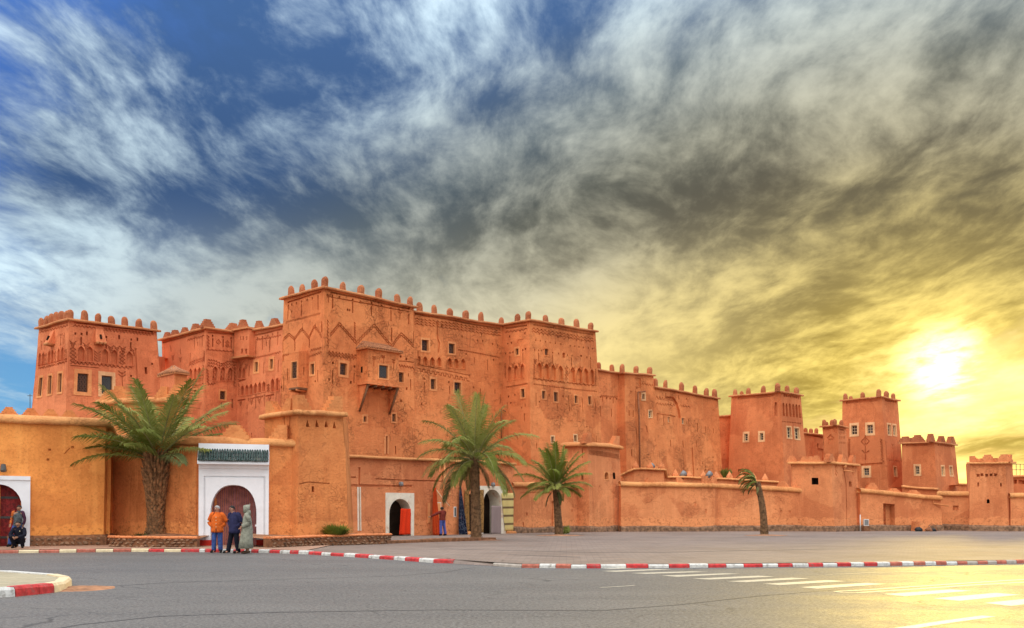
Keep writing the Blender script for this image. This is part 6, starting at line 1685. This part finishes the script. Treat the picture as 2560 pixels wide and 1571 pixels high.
# earth pits round the palms that stand in the paving
for (u, v, rr, lab) in ((1196, 1352, .9, 'bare earth patch round foot of tall palm'), (1400, 1338, 1.1, 'bare earth patch round foot of small upright palm'), (1915, 1338, 1.0, 'bare earth patch round foot of leaning palm')):
    c = G(u, v, .05); mb = MB(); n = 18
    for k in range(n):
        a = 2 * math.pi * k / n; r = rr * (1 + .25 * noise.noise(Vector((math.cos(a), math.sin(a), u)))); mb.v.append(Vector((c.x + 1.3 * r * math.cos(a), c.y + r * math.sin(a), gz(c.y) + .006)))
    for k in range(n):
        a = 2 * math.pi * k / n; mb.v.append(Vector((c.x + .5 * rr * math.cos(a), c.y + .4 * rr * math.sin(a), gz(c.y) + .05 + .03 * noise.noise(Vector((k, u, 0))))))
    for k in range(n): mb.f.append((k, (k + 1) % n, n + (k + 1) % n, n + k)); mb.m.append(0)
    mb.f.append(tuple(range(n, 2 * n))); mb.m.append(0)
    o = mb.build('earth_patch_ground', M['earth'], None, True); o['kind'] = 'structure'
def tuft(name, label, c, n, h, spread, mat, seed, w=.03, cat='shrub'):
    rnd = random.Random(seed); root = thing(name, label, cat, c); mb = MB()
    for i in range(n):
        a = rnd.uniform(0, 6.283); r = spread * math.sqrt(rnd.random()) * .55; p = c + Vector((math.cos(a) * r, math.sin(a) * r, -.03)); t = rnd.uniform(.25, 1.0)
        d = Vector((math.cos(a) * t * spread * 1.1, math.sin(a) * t * spread * 1.1, h * rnd.uniform(.55, 1.05) * (1.1 - .45 * t)))
        sd = Vector((-math.sin(a + .6), math.cos(a + .6), 0)) * w; m = p + d * .55 + Vector((0, 0, h * .10))
        mb.add([p - sd * .6, p + sd * .6, m + sd, m - sd, p + d], [(0, 1, 2, 3), (3, 2, 4)])
    mb.build('foliage', mat, root); mb = MB(); mb.tube([c - Vector((0, 0, .1)), c + Vector((0, 0, h * .4))], [.05, .02], 6); mb.build('stem', M['bark'], root)
    return root
c = P(840, 1338, 43.6); c.z = .45
tuft('shrub', 'round green shrub in planter at foot of bastion', c, 620, .62, .50, M['leaf_bright'], 4, .022)
c = G(1409, 1334, .02); c.z = gz(c.y); tuft('weed_plant', 'low weeds at foot of small upright palm', c, 60, .45, .35, M['leaf'], 6, .03, 'plant')
c = G(1418, 1333, .02); c.z = gz(c.y); tuft('agave_plant', 'small spiky plant just right of small upright palm', c, 14, .75, .28, M['leaf'], 7, .05, 'plant')
c = P(352, 1342, 42.8); c.z = .47; tuft('weed_plant', 'low weeds on planter soil left of biggest palm trunk', c, 70, .25, .35, M['leaf_dry'], 8, .02, 'plant')
c = P(1796 + 38, 1196, 83); c.z = P(0, 1200, 83).z
tuft('shrub', 'little green bush behind court wall beside arched tower', P(1815, 1188, 84) - Vector((0, 0, .2)), 160, .9, .4, M['leaf'], 14, .05)

# ================================================================== textiles at the shops
def cloth_mat(name, kind, col, col2, sc=1.0):
    m, t, b = new_mat(name)
    uv = t.n.new('ShaderNodeUVMap').outputs[0]
    x, y, _ = t.sep(uv)
    n = t.noise(t.mapping(uv, (1, 1, 1)), 28.0, 4, .6)
    if kind == 'plain':
        c = t.mix(t.rng(n, .3, .7), tuple(Vector(col) * .8), tuple(Vector(col) * 1.15))
    elif kind == 'stripes':
        w = t.math('FRACT', t.math('MULTIPLY', y, 4.6)); k = t.rng(w, .70, .72)
        z = t.math('FRACT', t.math('MULTIPLY', x, 14.0)); c = t.mix(t.math('MULTIPLY', k, t.rng(t.math('ABSOLUTE', t.math('SUBTRACT', w, .85)), .16, .05, .5, 1.0)), col, t.mix(t.rng(z, .45, .55), col2, tuple(Vector(col2) * 2.2)))
        c = t.mix(t.rng(w, .34, .36), c, c); c = t.mix(t.math('MULTIPLY', t.rng(n, .45, .7), .25), c, tuple(Vector(col) * .6))
    elif kind == 'spots':
        v = t.voro(t.mapping(uv, (7, 26, 1)), 1.0); c = t.mix(t.rng(v, .30, .42), col2, col); c = t.mix(t.rng(v, .16, .10), c, tuple(Vector(col) * .8))
    elif kind == 'diamonds':
        a = t.math('ABSOLUTE', t.math('SUBTRACT', t.math('FRACT', t.math('MULTIPLY', x, 1.0)), .5)); e = t.math('ABSOLUTE', t.math('SUBTRACT', t.math('FRACT', t.math('MULTIPLY', y, 2.0)), .5))
        q = t.math('FRACT', t.math('MULTIPLY', t.math('ADD', a, e), 5.0)); c = t.mix(t.math('MULTIPLY', t.rng(t.math('ABSOLUTE', t.math('SUBTRACT', q, .5)), .32, .42), .7), col, col2)
    else:  # flecks on dark
        v = t.voro(t.mapping(uv, (6, 14, 1)), 1.0, 'DISTANCE_TO_EDGE'); c = t.mix(t.math('MULTIPLY', t.rng(v, .05, .02), .55), col, col2); c = t.mix(t.math('MULTIPLY', t.rng(t.noise(uv, 4.0, 3), .6, .7), .4), c, (.35, .04, .03))
    t.l.new(c, b.inputs['Base Color']); b.inputs['Roughness'].default_value = .9; b.inputs['Specular IOR Level'].default_value = .1
    bump(t, b, n, .3, .01)
    return m
def hang(name, label, corners, mat, folds=3, amp=.04, d=.12, nx=22, ny=16, flare=.0, cat='textile', tassel=None):
    """Cloth hung on the shop wall; corners TL TR BR BL as pixels on the wall, folds running down it."""
    q = [FS.st(*c) for c in corners]
    mb = MB(); uvs = []
    for sgn in (0, 1):
        for j in range(ny + 1):
            k = j / ny
            for i in range(nx + 1):
                h = i / nx
                S = (q[0][0] * (1 - h) + q[1][0] * h) * (1 - k) + (q[3][0] * (1 - h) + q[2][0] * h) * k
                T = (q[0][1] * (1 - h) + q[1][1] * h) * (1 - k) + (q[3][1] * (1 - h) + q[2][1] * h) * k
                w = math.sin(h * folds * 2 * math.pi + 1.2 * math.sin(k * 2.1)) * amp * (.5 + .6 * k) + .02 * noise.noise(Vector((S * 3, T * 2, 1)))
                mb.v.append(FS.P(S, T + (.015 * math.sin(h * 9) if j == ny else 0), d + w + flare * k * k - .015 * sgn)); uvs.append((h, 1 - k))
    st = (nx + 1) * (ny + 1)
    for j in range(ny):
        for i in range(nx):
            a = j * (nx + 1) + i; mb.f.append((a + nx + 1, a + nx + 2, a + 1, a)); mb.m.append(0); a += st; mb.f.append((a, a + 1, a + nx + 2, a + nx + 1)); mb.m.append(0)
    rim = [i for i in range(nx + 1)] + [(j + 1) * (nx + 1) - 1 for j in range(1, ny + 1)] + [ny * (nx + 1) + i for i in range(nx - 1, -1, -1)] + [j * (nx + 1) for j in range(ny - 1, 0, -1)]
    for a, b in zip(rim, rim[1:] + rim[:1]): mb.f.append((a, b, b + st, a + st)); mb.m.append(0)
    me = mb.mesh(name, mat, True); ul = me.uv_layers.new(name='UVMap')
    for lp in me.loops: ul.data[lp.index].uv = uvs[lp.vertex_index]
    o = bpy.data.objects.new(name, me); link(o); tag(o, label, cat); return o
hang('hanging_cloth', 'bright red cloth curtain hung across first shop doorway', [(292, 812), (415, 815), (412, 1118), (268, 1122)], cloth_mat('red_cloth', 'plain', (.72, .045, .012), None), 2.5, .035, .02)
hang('carpet', 'long orange-red carpet gathered and hung from rope beside standing man', [(655, 565), (688, 568), (708, 1140), (612, 1132)], cloth_mat('orange_carpet', 'plain', (.50, .060, .014), None), 3, .07, .18, flare=.22, cat='carpet')
hang('carpet', 'dark navy carpet hung to a point between shop doorways', [(968, 535), (984, 535), (1036, 1132), (930, 1130)], cloth_mat('navy_carpet', 'flecks', (.012, .016, .035), (.22, .24, .30)), 3, .07, .16, flare=.15, cat='carpet')
hang('carpet_runner', 'brown spotted runner left of palm trunk at shop entrance', [(1036, 590), (1090, 592), (1092, 1090), (1036, 1088)], cloth_mat('spotted_rug', 'spots', (.30, .15, .045), (.05, .025, .012)), 1, .015, .08, cat='carpet')
hang('carpet_runner', 'brown spotted runner between palm trunk and second doorway', [(1212, 590), (1262, 590), (1256, 1096), (1208, 1094)], cloth_mat('spotted_rug_tan', 'spots', (.34, .18, .06), (.06, .03, .015)), 1, .015, .10, cat='carpet')
hang('carpet', 'grey patterned rug hung in second shop doorway', [(1358, 780), (1472, 782), (1466, 1112), (1352, 1110)], cloth_mat('grey_rug', 'diamonds', (.34, .25, .23), (.16, .11, .11)), 1, .02, .06, cat='carpet')
hang('carpet', 'yellow and brown striped rug right of second doorway', [(1466, 632), (1608, 630), (1604, 1075), (1506, 1078)], cloth_mat('striped_rug', 'stripes', (.68, .52, .20), (.10, .06, .03)), 1.2, .025, .12, cat='carpet')
pipe(None, 'rope', [FS.P(*FS.st(692, 590), .15), FS.P(*FS.st(730, 680), .35), FS.P(*FS.st(768, 785), .75)], .018, M['kerb_cream'])
tag(bpy.data.objects['rope'], 'pale slanting rope from carpet top to standing man', 'rope')
# stone blocks by the shop doorways
for x, y, w, lab in ((1075, 1105, .55, 'rounded mud block under spotted runner left of palm trunk'), (1570, 1100, .75, 'rounded mud block below striped rug')):
    S, T = FS.st(x, y); mb = MB(); FS.fbox(mb, S - w / 2, S + w / 2, T - .35, T + .12, .0, .4)
    o = mb.build('mud_block', M['cap']); tag(o, lab, 'block')
    bv = o.modifiers.new('bevel', 'BEVEL'); bv.width = .12; bv.segments = 3

# ================================================================== people
M['skin'] = simple('skin', (.34, .17, .10), .6, .12, 20)
M['skin_light'] = simple('skin_light', (.46, .22, .15), .6, .12, 20)
M['hair_black'] = simple('black_hair', (.015, .012, .010), .7, .3, 30)
M['hair_grey'] = simple('grey_hair', (.34, .31, .29), .7, .3, 30)
def fabric(name, col, var=.3): return simple(name, col, .9, var, 9, .4, spec=.1)
M['orange_coat'] = fabric('orange_coat', (.66, .13, .022)); M['navy_coat'] = fabric('navy_coat', (.030, .030, .075)); M['denim'] = fabric('blue_denim', (.055, .095, .27), .45)
M['black_cloth'] = fabric('black_cloth', (.014, .014, .022)); M['djellaba'] = fabric('djellaba_wool', (.27, .265, .205)); M['maroon'] = fabric('maroon_jumper', (.17, .030, .022)); M['blue_trousers'] = fabric('blue_trousers', (.09, .11, .34))
M['grey_vest'] = fabric('grey_vest', (.085, .095, .10), .6); M['plum'] = fabric('plum_sleeve', (.075, .030, .055)); M['rust_sleeve'] = fabric('rust_sleeve', (.50, .12, .03)); M['shoe'] = fabric('dark_shoe', (.018, .015, .014)); M['shoe_brown'] = fabric('brown_shoe', (.07, .045, .03)); M['button'] = simple('button', (.75, .60, .35), .4, .1, 5)
def smooth_path(pts, n=4):
    P4 = [Vector(p) for p in pts]; out = []
    for i in range(len(P4) - 1):
        p0, p1, p2, p3 = P4[max(i - 1, 0)], P4[i], P4[i + 1], P4[min(i + 2, len(P4) - 1)]
        for k in range(n):
            t = k / n; out.append(.5 * ((2 * p1) + (p2 - p0) * t + (2 * p0 - 5 * p1 + 4 * p2 - p3) * t * t + (3 * p1 - p0 - 3 * p2 + p3) * t ** 3))
    out.append(P4[-1]); return out
def limb(mb, pts, rads, seg=10, n=4, mi=0):
    q = smooth_path([Vector(p) for p in pts], n); r = []
    for i in range(len(pts) - 1):
        for k in range(n): r.append(rads[i] + (rads[i + 1] - rads[i]) * k / n)
    r.append(rads[-1]); mb.tube(q, r, seg, mi)
def loft(mb, rings, seg=16, mi=0, cap=True):
    """rings: (centre, half width x, half depth y, rotation about z)."""
    o = len(mb.v)
    for c, a, b, rz in rings:
        for k in range(seg):
            t = 2 * math.pi * k / seg; x, y = a * math.cos(t), b * math.sin(t)
            mb.v.append(Vector(c) + Vector((x * math.cos(rz) - y * math.sin(rz), x * math.sin(rz) + y * math.cos(rz), 0)))
    for i in range(len(rings) - 1):
        for k in range(seg):
            k2 = (k + 1) % seg; mb.f.append((o + i * seg + k, o + i * seg + k2, o + (i + 1) * seg + k2, o + (i + 1) * seg + k)); mb.m.append(mi)
    if cap:
        mb.f.append(tuple(o + k for k in range(seg))[::-1]); mb.m.append(mi); mb.f.append(tuple(o + (len(rings) - 1) * seg + k for k in range(seg))); mb.m.append(mi)
def skin_mesh(name, verts, edges, root_i, mat):
    me = bpy.data.meshes.new(name); bm = bmesh.new(); ly = bm.verts.layers.skin.verify(); vs = []
    for i, (p, r) in enumerate(verts):
        v = bm.verts.new(p); v[ly].radius = (r, r) if isinstance(r, (int, float)) else r; v[ly].use_root = (i == root_i); vs.append(v)
    for a, b in edges: bm.edges.new((vs[a], vs[b]))
    bm.to_mesh(me); bm.free()
    o = bpy.data.objects.new(name, me); COL.objects.link(o)
    o.modifiers.new('skin', 'SKIN').use_smooth_shade = True; sb = o.modifiers.new('sub', 'SUBSURF'); sb.levels = sb.render_levels = 1
    dg = bpy.context.evaluated_depsgraph_get(); em = bpy.data.meshes.new_from_object(o.evaluated_get(dg)); bpy.data.objects.remove(o)
    em.materials.clear(); em.materials.append(mat); em.polygons.foreach_set('use_smooth', [True] * len(em.polygons)); return em
def person(label, loc, rot, J, parts, skin='skin', hair='hair_black', face=0.0, scale=1.0, group=None):
    """J: joints in the person's own frame (facing -y). parts(root, make) adds clothing."""
    root = thing('person', label, 'person', loc, group); root.rotation_euler = (0, 0, rot); root.scale = (scale,) * 3
    WM[root.name] = Matrix.LocRotScale(Vector(loc), root.rotation_euler, root.scale)
    def child(o): COL.objects.link(o) if o.name not in COL.objects else None; o.parent = root; return o
    H = Vector(J['head']); fd = Vector((math.sin(face), -math.cos(face), 0)); sd = Vector((-fd.y, fd.x, 0))
    V = [(J['pelvis'], .125), (J['waist'], .115), (J['chest'], .125), (J['neck'], .060), (H + Vector((0, 0, -.095)), .056), (H + fd * .018 + Vector((0, 0, -.055)), .072), (H, .094), (H + Vector((0, 0, .055)) - fd * .008, .078), (H + Vector((0, 0, .095)) - fd * .008, .045)]
    E = [(0, 1), (1, 2), (2, 3), (3, 4), (4, 5), (5, 6), (6, 7), (7, 8)]
    V.append((H + fd * .112 + Vector((0, 0, -.022)), .016)); E.append((6, len(V) - 1))
    for s in (-1, 1): V.append((H + sd * s * .098 + Vector((0, 0, -.015)), .018)); E.append((6, len(V) - 1))
    for s, k in (('l', -1), ('r', 1)):
        i = len(V); V += [(J['sh_' + s], .058), (J['el_' + s], .040), (J['wr_' + s], .028)]; E += [(2, i), (i, i + 1), (i + 1, i + 2)]
        w = Vector(J['wr_' + s]); d = (w - Vector(J['el_' + s])).normalized(); d = (d + Vector(J.get('hd_' + s, (0, 0, -.3)))).normalized()
        pal = w + d * .075; V.append((pal, .034)); E.append((i + 2, i + 3)); cr = d.cross(Vector((0, 1, .2))).normalized(); nr = cr.cross(d).normalized()
        for f, (off, ln) in enumerate(((-.030, .060), (-.010, .072), (.011, .068), (.030, .052))):
            b = len(V); V += [(pal + d * .035 + cr * off, .0095), (pal + d * (.035 + ln * .55) + cr * off * 1.1 - nr * .012, .0085), (pal + d * (.035 + ln) + cr * off * 1.1 - nr * .032, .0075)]; E += [(i + 3, b), (b, b + 1), (b + 1, b + 2)]
        b = len(V); V += [(w + d * .045 - cr * .042, .011), (w + d * .085 - cr * .055 - nr * .015, .009)]; E += [(i + 3, b), (b, b + 1)]
        i = len(V); V += [(J['hip_' + s], .085), (J['kn_' + s], .055), (J['an_' + s], .040), (Vector(J['an_' + s]) + Vector(J.get('toe_' + s, (0, -.13, -.045))), .032)]; E += [(0, i), (i, i + 1), (i + 1, i + 2), (i + 2, i + 3)]
    me = skin_mesh('body', V, E, 0, M[skin]); child(bpy.data.objects.new('body', me))
    def make(name, mats, fn, sm=True):
        mb = MB(); fn(mb); return child(bpy.data.objects.new(name, mb.mesh(name, mats, sm)))
    if hair:
        def hr(mb):
            n, m = 12, 6; o = len(mb.v)
            for j in range(m + 1):
                for i in range(n):
                    th = 2 * math.pi * i / n; q = sd * math.cos(th) + fd * math.sin(th)
                    ph = j / m * math.pi * (.36 + .30 * (.5 - .5 * math.sin(th)) ** .7)
                    mb.v.append(H + Vector((0, 0, .012)) - fd * .006 + q * .106 * math.sin(ph) + Vector((0, 0, .108 * math.cos(ph))))
            for j in range(m):
                for i in range(n): mb.f.append((o + j * n + i, o + j * n + (i + 1) % n, o + (j + 1) * n + (i + 1) % n, o + (j + 1) * n + i)); mb.m.append(0)
        make('hair', M[hair], hr)
    def eyes(mb):
        for s in (-1, 1):
            c = H + fd * .088 + sd * s * .034 + Vector((0, 0, .006)); mb.box(c.x - .012, c.x + .012, c.y - .008, c.y + .008, c.z - .006, c.z + .006)
        c = H + fd * .090 + Vector((0, 0, -.060)); mb.box(c.x - .022, c.x + .022, c.y - .008, c.y + .008, c.z - .004, c.z + .004)
    make('eyes', M['hair_black'], eyes, False)
    parts(make); return root
def stand(**k):
    J = dict(pelvis=(0, 0, .94), waist=(0, 0, 1.08), chest=(0, 0, 1.28), neck=(0, .01, 1.46), head=(0, -.02, 1.63), sh_l=(-.19, .0, 1.40), sh_r=(.19, 0, 1.40), el_l=(-.27, .05, 1.15), el_r=(.27, .05, 1.15), wr_l=(-.14, -.05, .97), wr_r=(.14, -.05, .97), hip_l=(-.09, 0, .90), hip_r=(.09, 0, .90), kn_l=(-.11, -.01, .50), kn_r=(.11, -.01, .50), an_l=(-.12, .02, .09), an_r=(.12, .02, .09))
    J.update(k); return J
def shoe(make, J, mat, ang=(0, 0)):
    for s, a in zip('lr', ang):
        def fn(mb, s=s, a=a):
            c = Vector(J['an_' + s]); d = Vector((math.sin(a), -math.cos(a), 0)); z = c.z - .05
            rings = [(c - d * .07 + Vector((0, 0, -.02)), .045), (c + d * .02 + Vector((0, 0, -.015)), .055), (c + d * .12 + Vector((0, 0, -.035)), .050), (c + d * .19 + Vector((0, 0, -.055)), .030)]
            mb.tube([q for q, _ in rings], [r for _, r in rings], 10)
            for v in mb.v: v.z = max(v.z, c.z - .088)
        make('shoe', M[mat], fn)
def trousers(make, J, mat, w=1.0):
    def fn(mb):
        for s in 'lr': limb(mb, [Vector(J['hip_' + s]) + Vector((0, 0, .06)), J['hip_' + s], J['kn_' + s], J['an_' + s]], [.115 * w, .11 * w, .083 * w, .078 * w])
        p = Vector(J['pelvis']); loft(mb, [(p + Vector((0, 0, -.12)), .16 * w, .12 * w, 0), (p, .175 * w, .13 * w, 0), (p + Vector((0, 0, .10)), .165 * w, .12 * w, 0)])
    make('trousers', M[mat], fn)
def coat(make, J, mat, hem=.80, w=1.0, sleeves=None, collar=True, name='jacket'):
    def fn(mb):
        p, wa, c, n = (Vector(J[k]) for k in ('pelvis', 'waist', 'chest', 'neck'))
        hb = Vector((p.x, p.y, hem))
        loft(mb, [(hb, .200 * w, .155 * w, 0), (hb.lerp(p, .5), .195 * w, .152 * w, 0), (wa, .182 * w, .142 * w, 0), (c, .190 * w, .145 * w, 0), (c.lerp(n, .40), .178 * w, .128 * w, 0), (c.lerp(n, .75), .128 * w, .105 * w, 0), (n + Vector((0, 0, -.015)), .105 * w, .085 * w, 0), (n + Vector((0, -.005, .055)), .075, .075, 0)])
        if not sleeves:
            for s in 'lr': limb(mb, [Vector(J['chest']).lerp(Vector(J['sh_' + s]), .75) + Vector((0, 0, .05)), J['sh_' + s], J['el_' + s], J['wr_' + s]], [.080 * w, .082 * w, .070 * w, .058 * w])
    make(name, M[mat], fn)
    if sleeves:
        for s in 'lr':
            def fs(mb, s=s): limb(mb, [Vector(J['chest']).lerp(Vector(J['sh_' + s]), .75) + Vector((0, 0, .05)), J['sh_' + s], J['el_' + s], J['wr_' + s]], [.070 * w, .076 * w, .062 * w, .050 * w])
            make('sleeve', M[sleeves[s]], fs)
g = 'people standing on the road before the gate'
J1 = stand(an_l=(-.13, .02, .09), an_r=(.12, .02, .09), head=(.0, -.02, 1.64), el_l=(-.30, .06, 1.14), el_r=(.30, .06, 1.14))
def parts(make):
    trousers(make, J1, 'denim', 1.05); coat(make, J1, 'orange_coat', .76, 1.18); shoe(make, J1, 'shoe', (-.4, .3))
    for z in (1.32, 1.20, 1.08, .96): make('button', M['button'], lambda mb, z=z: mb.tube([(0, -.170, z), (0, -.192, z)], .016, 7))
    make('coat_slit', M['black_cloth'], lambda mb: mb.box(-.012, .012, -.190, -.170, .765, .90))
p = G(543, 1382.5); person('man in orange buttoned coat and jeans, hands in pockets, before white gate', p, .05, J1, parts, 'skin_light', 'hair_grey', -.45, 1.0)
J2 = stand(an_l=(-.24, -.06, .09), an_r=(.14, .05, .09), kn_l=(-.17, -.03, .50), head=(-.06, -.06, 1.64), neck=(-.02, 0, 1.46))
def parts(make): trousers(make, J2, 'black_cloth', 1.08); coat(make, J2, 'navy_coat', .74, 1.15); shoe(make, J2, 'shoe', (-1.1, -.5))
p = G(586, 1384); person('man in dark navy padded coat and black trousers, middle of three before gate', p, -.45, J2, parts, 'skin_light', 'hair_black', -.35, 1.0)
J3 = stand(an_l=(-.07, -.02, .09), an_r=(.07, .04, .09), kn_l=(-.07, -.02, .5), kn_r=(.07, .02, .5), el_l=(-.21, .08, 1.13), el_r=(.21, .08, 1.13), wr_l=(-.12, -.16, 1.0), wr_r=(.12, -.16, 1.0), head=(0, -.03, 1.61))
def parts(make):
    def robe(mb):
        loft(mb, [((0, -.05, .20), .22, .27, 0), ((0, -.03, .5), .20, .235, 0), ((0, 0, .9), .195, .20, 0), ((0, 0, 1.15), .20, .17, 0), ((0, 0, 1.32), .19, .140, 0), ((0, 0, 1.42), .14, .110, 0), ((0, 0, 1.50), .09, .09, 0)], 18)
        for s in 'lr': limb(mb, [(0 if s == 'l' else 0, 0, 1.40), J3['sh_' + s], J3['el_' + s], J3['wr_' + s]], [.08, .085, .085, .085])
    make('djellaba', M['djellaba'], robe)
    def hood(mb):
        n = 14; H = Vector(J3['head']); o = len(mb.v)
        rings = [(H + Vector((0, -.105, .01)), .105, .135), (H + Vector((0, -.03, .015)), .128, .155), (H + Vector((0, .06, .03)), .118, .150), (H + Vector((0, .115, .08)), .08, .10), (H + Vector((0, .135, .17)), .035, .045), (H + Vector((0, .11, .235)), .008, .01)]
        for c, a, b in rings:
            for k in range(n):
                t = 2 * math.pi * k / n; mb.v.append(c + Vector((a * math.cos(t), 0, b * math.sin(t))))
        for i in range(len(rings) - 1):
            for k in range(n): mb.f.append((o + i * n + k, o + i * n + (k + 1) % n, o + (i + 1) * n + (k + 1) % n, o + (i + 1) * n + k)); mb.m.append(0)
        loft(mb, [((0, .03, 1.42), .13, .11, 0), ((0, .03, 1.52), .10, .10, 0), ((0, .02, 1.58), .105, .10, 0)], 12)
    make('hood', M['djellaba'], hood); shoe(make, J3, 'shoe_brown')
p = G(618, 1385); person('person in pale hooded djellaba seen side-on before white gate', p, -1.35, J3, parts, 'skin', None, 0, 1.0)
# two young people at the red door
J4 = stand(an_l=(-.30, -.10, .09), an_r=(-.10, -.12, .09), kn_l=(-.22, -.12, .50), kn_r=(-.02, -.14, .50), hip_l=(-.10, 0, .88), hip_r=(.06, 0, .88), pelvis=(-.02, 0, .92), head=(.05, -.01, 1.60), neck=(.03, .02, 1.44), el_l=(-.27, .04, 1.13), wr_l=(-.27, -.08, .95), el_r=(.25, .04, 1.13), wr_r=(.20, .04, .92))
def parts(make): trousers(make, J4, 'denim'); coat(make, J4, 'grey_vest', .86, .95, sleeves=dict(l='rust_sleeve', r='plum'), name='vest'); shoe(make, J4, 'shoe', (-.2, .1))
p = G(37, 1367, .12); person('youth in grey vest with one orange sleeve leaning at red door', p + Vector((.25, -.25, .008)), .1, J4, parts, 'skin', 'hair_black', .1, .96)
J5 = dict(pelvis=(0, .12, .26), waist=(0, .10, .40), chest=(0, .02, .60), neck=(0, -.03, .78), head=(0, -.08, .93), sh_l=(-.19, -.01, .71), sh_r=(.19, -.01, .71), el_l=(-.26, -.18, .50), el_r=(.26, -.18, .50), wr_l=(-.09, -.36, .43), wr_r=(.09, -.36, .43), hip_l=(-.10, .06, .26), hip_r=(.10, .06, .26), kn_l=(-.19, -.26, .46), kn_r=(.19, -.26, .46), an_l=(-.14, -.02, .09), an_r=(.14, -.02, .09), hd_l=(.6, -.4, -.2), hd_r=(-.6, -.4, -.2))
def parts(make):
    def tr(mb):
        for s in 'lr': limb(mb, [J5['hip_' + s], J5['kn_' + s], Vector(J5['kn_' + s]).lerp(Vector(J5['an_' + s]), .5), J5['an_' + s]], [.12, .09, .085, .07])
        loft(mb, [((0, .12, .15), .15, .12, 0), ((0, .12, .28), .18, .15, 0), ((0, .10, .40), .17, .13, 0)])
    make('trousers', M['black_cloth'], tr); coat(make, J5, 'black_cloth', .25, .98); shoe(make, J5, 'shoe', (-.3, .3))
    make('zip_pull', M['button'], lambda mb: mb.box(.07, .10, -.165, -.15, .64, .67))
p = G(52, 1371, .12); person('crouching person in black with clasped hands at foot of red door', p + Vector((0, -.15, .006)), .1, J5, parts, 'skin', 'hair_black', -.05, 1.0)
# man hanging carpets
J6 = stand(el_l=(-.46, -.10, 1.28), wr_l=(-.70, -.20, 1.16), hd_l=(-.6, -.1, 0), el_r=(.26, -.16, 1.15), wr_r=(.16, -.36, 1.30), hd_r=(0, -.5, .6), an_l=(-.10, .0, .09), an_r=(.20, .04, .09), kn_r=(.15, -.01, .5), head=(.0, -.04, 1.60))
for k in list(J6):   # he faces the wall: his left hand reaches towards the carpet on the picture's left
    pass
J6 = {k: (tuple([-v[0], v[1], v[2]])) for k, v in J6.items()}
J6 = {(k[:-1] + ('r' if k[-1] == 'l' else 'l') if k[-2:] in ('_l', '_r') else k): v for k, v in J6.items()}
def parts(make): trousers(make, J6, 'blue_trousers', 1.05); coat(make, J6, 'maroon', .92, 1.08, name='jumper'); shoe(make, J6, 'shoe')
p = G(1106, 1340, .02); p.z = gz(p.y); person('man in maroon jumper and blue trousers handling hung carpet, back turned', p, math.pi + .75, J6, parts, 'skin', 'hair_black', 0, .98)
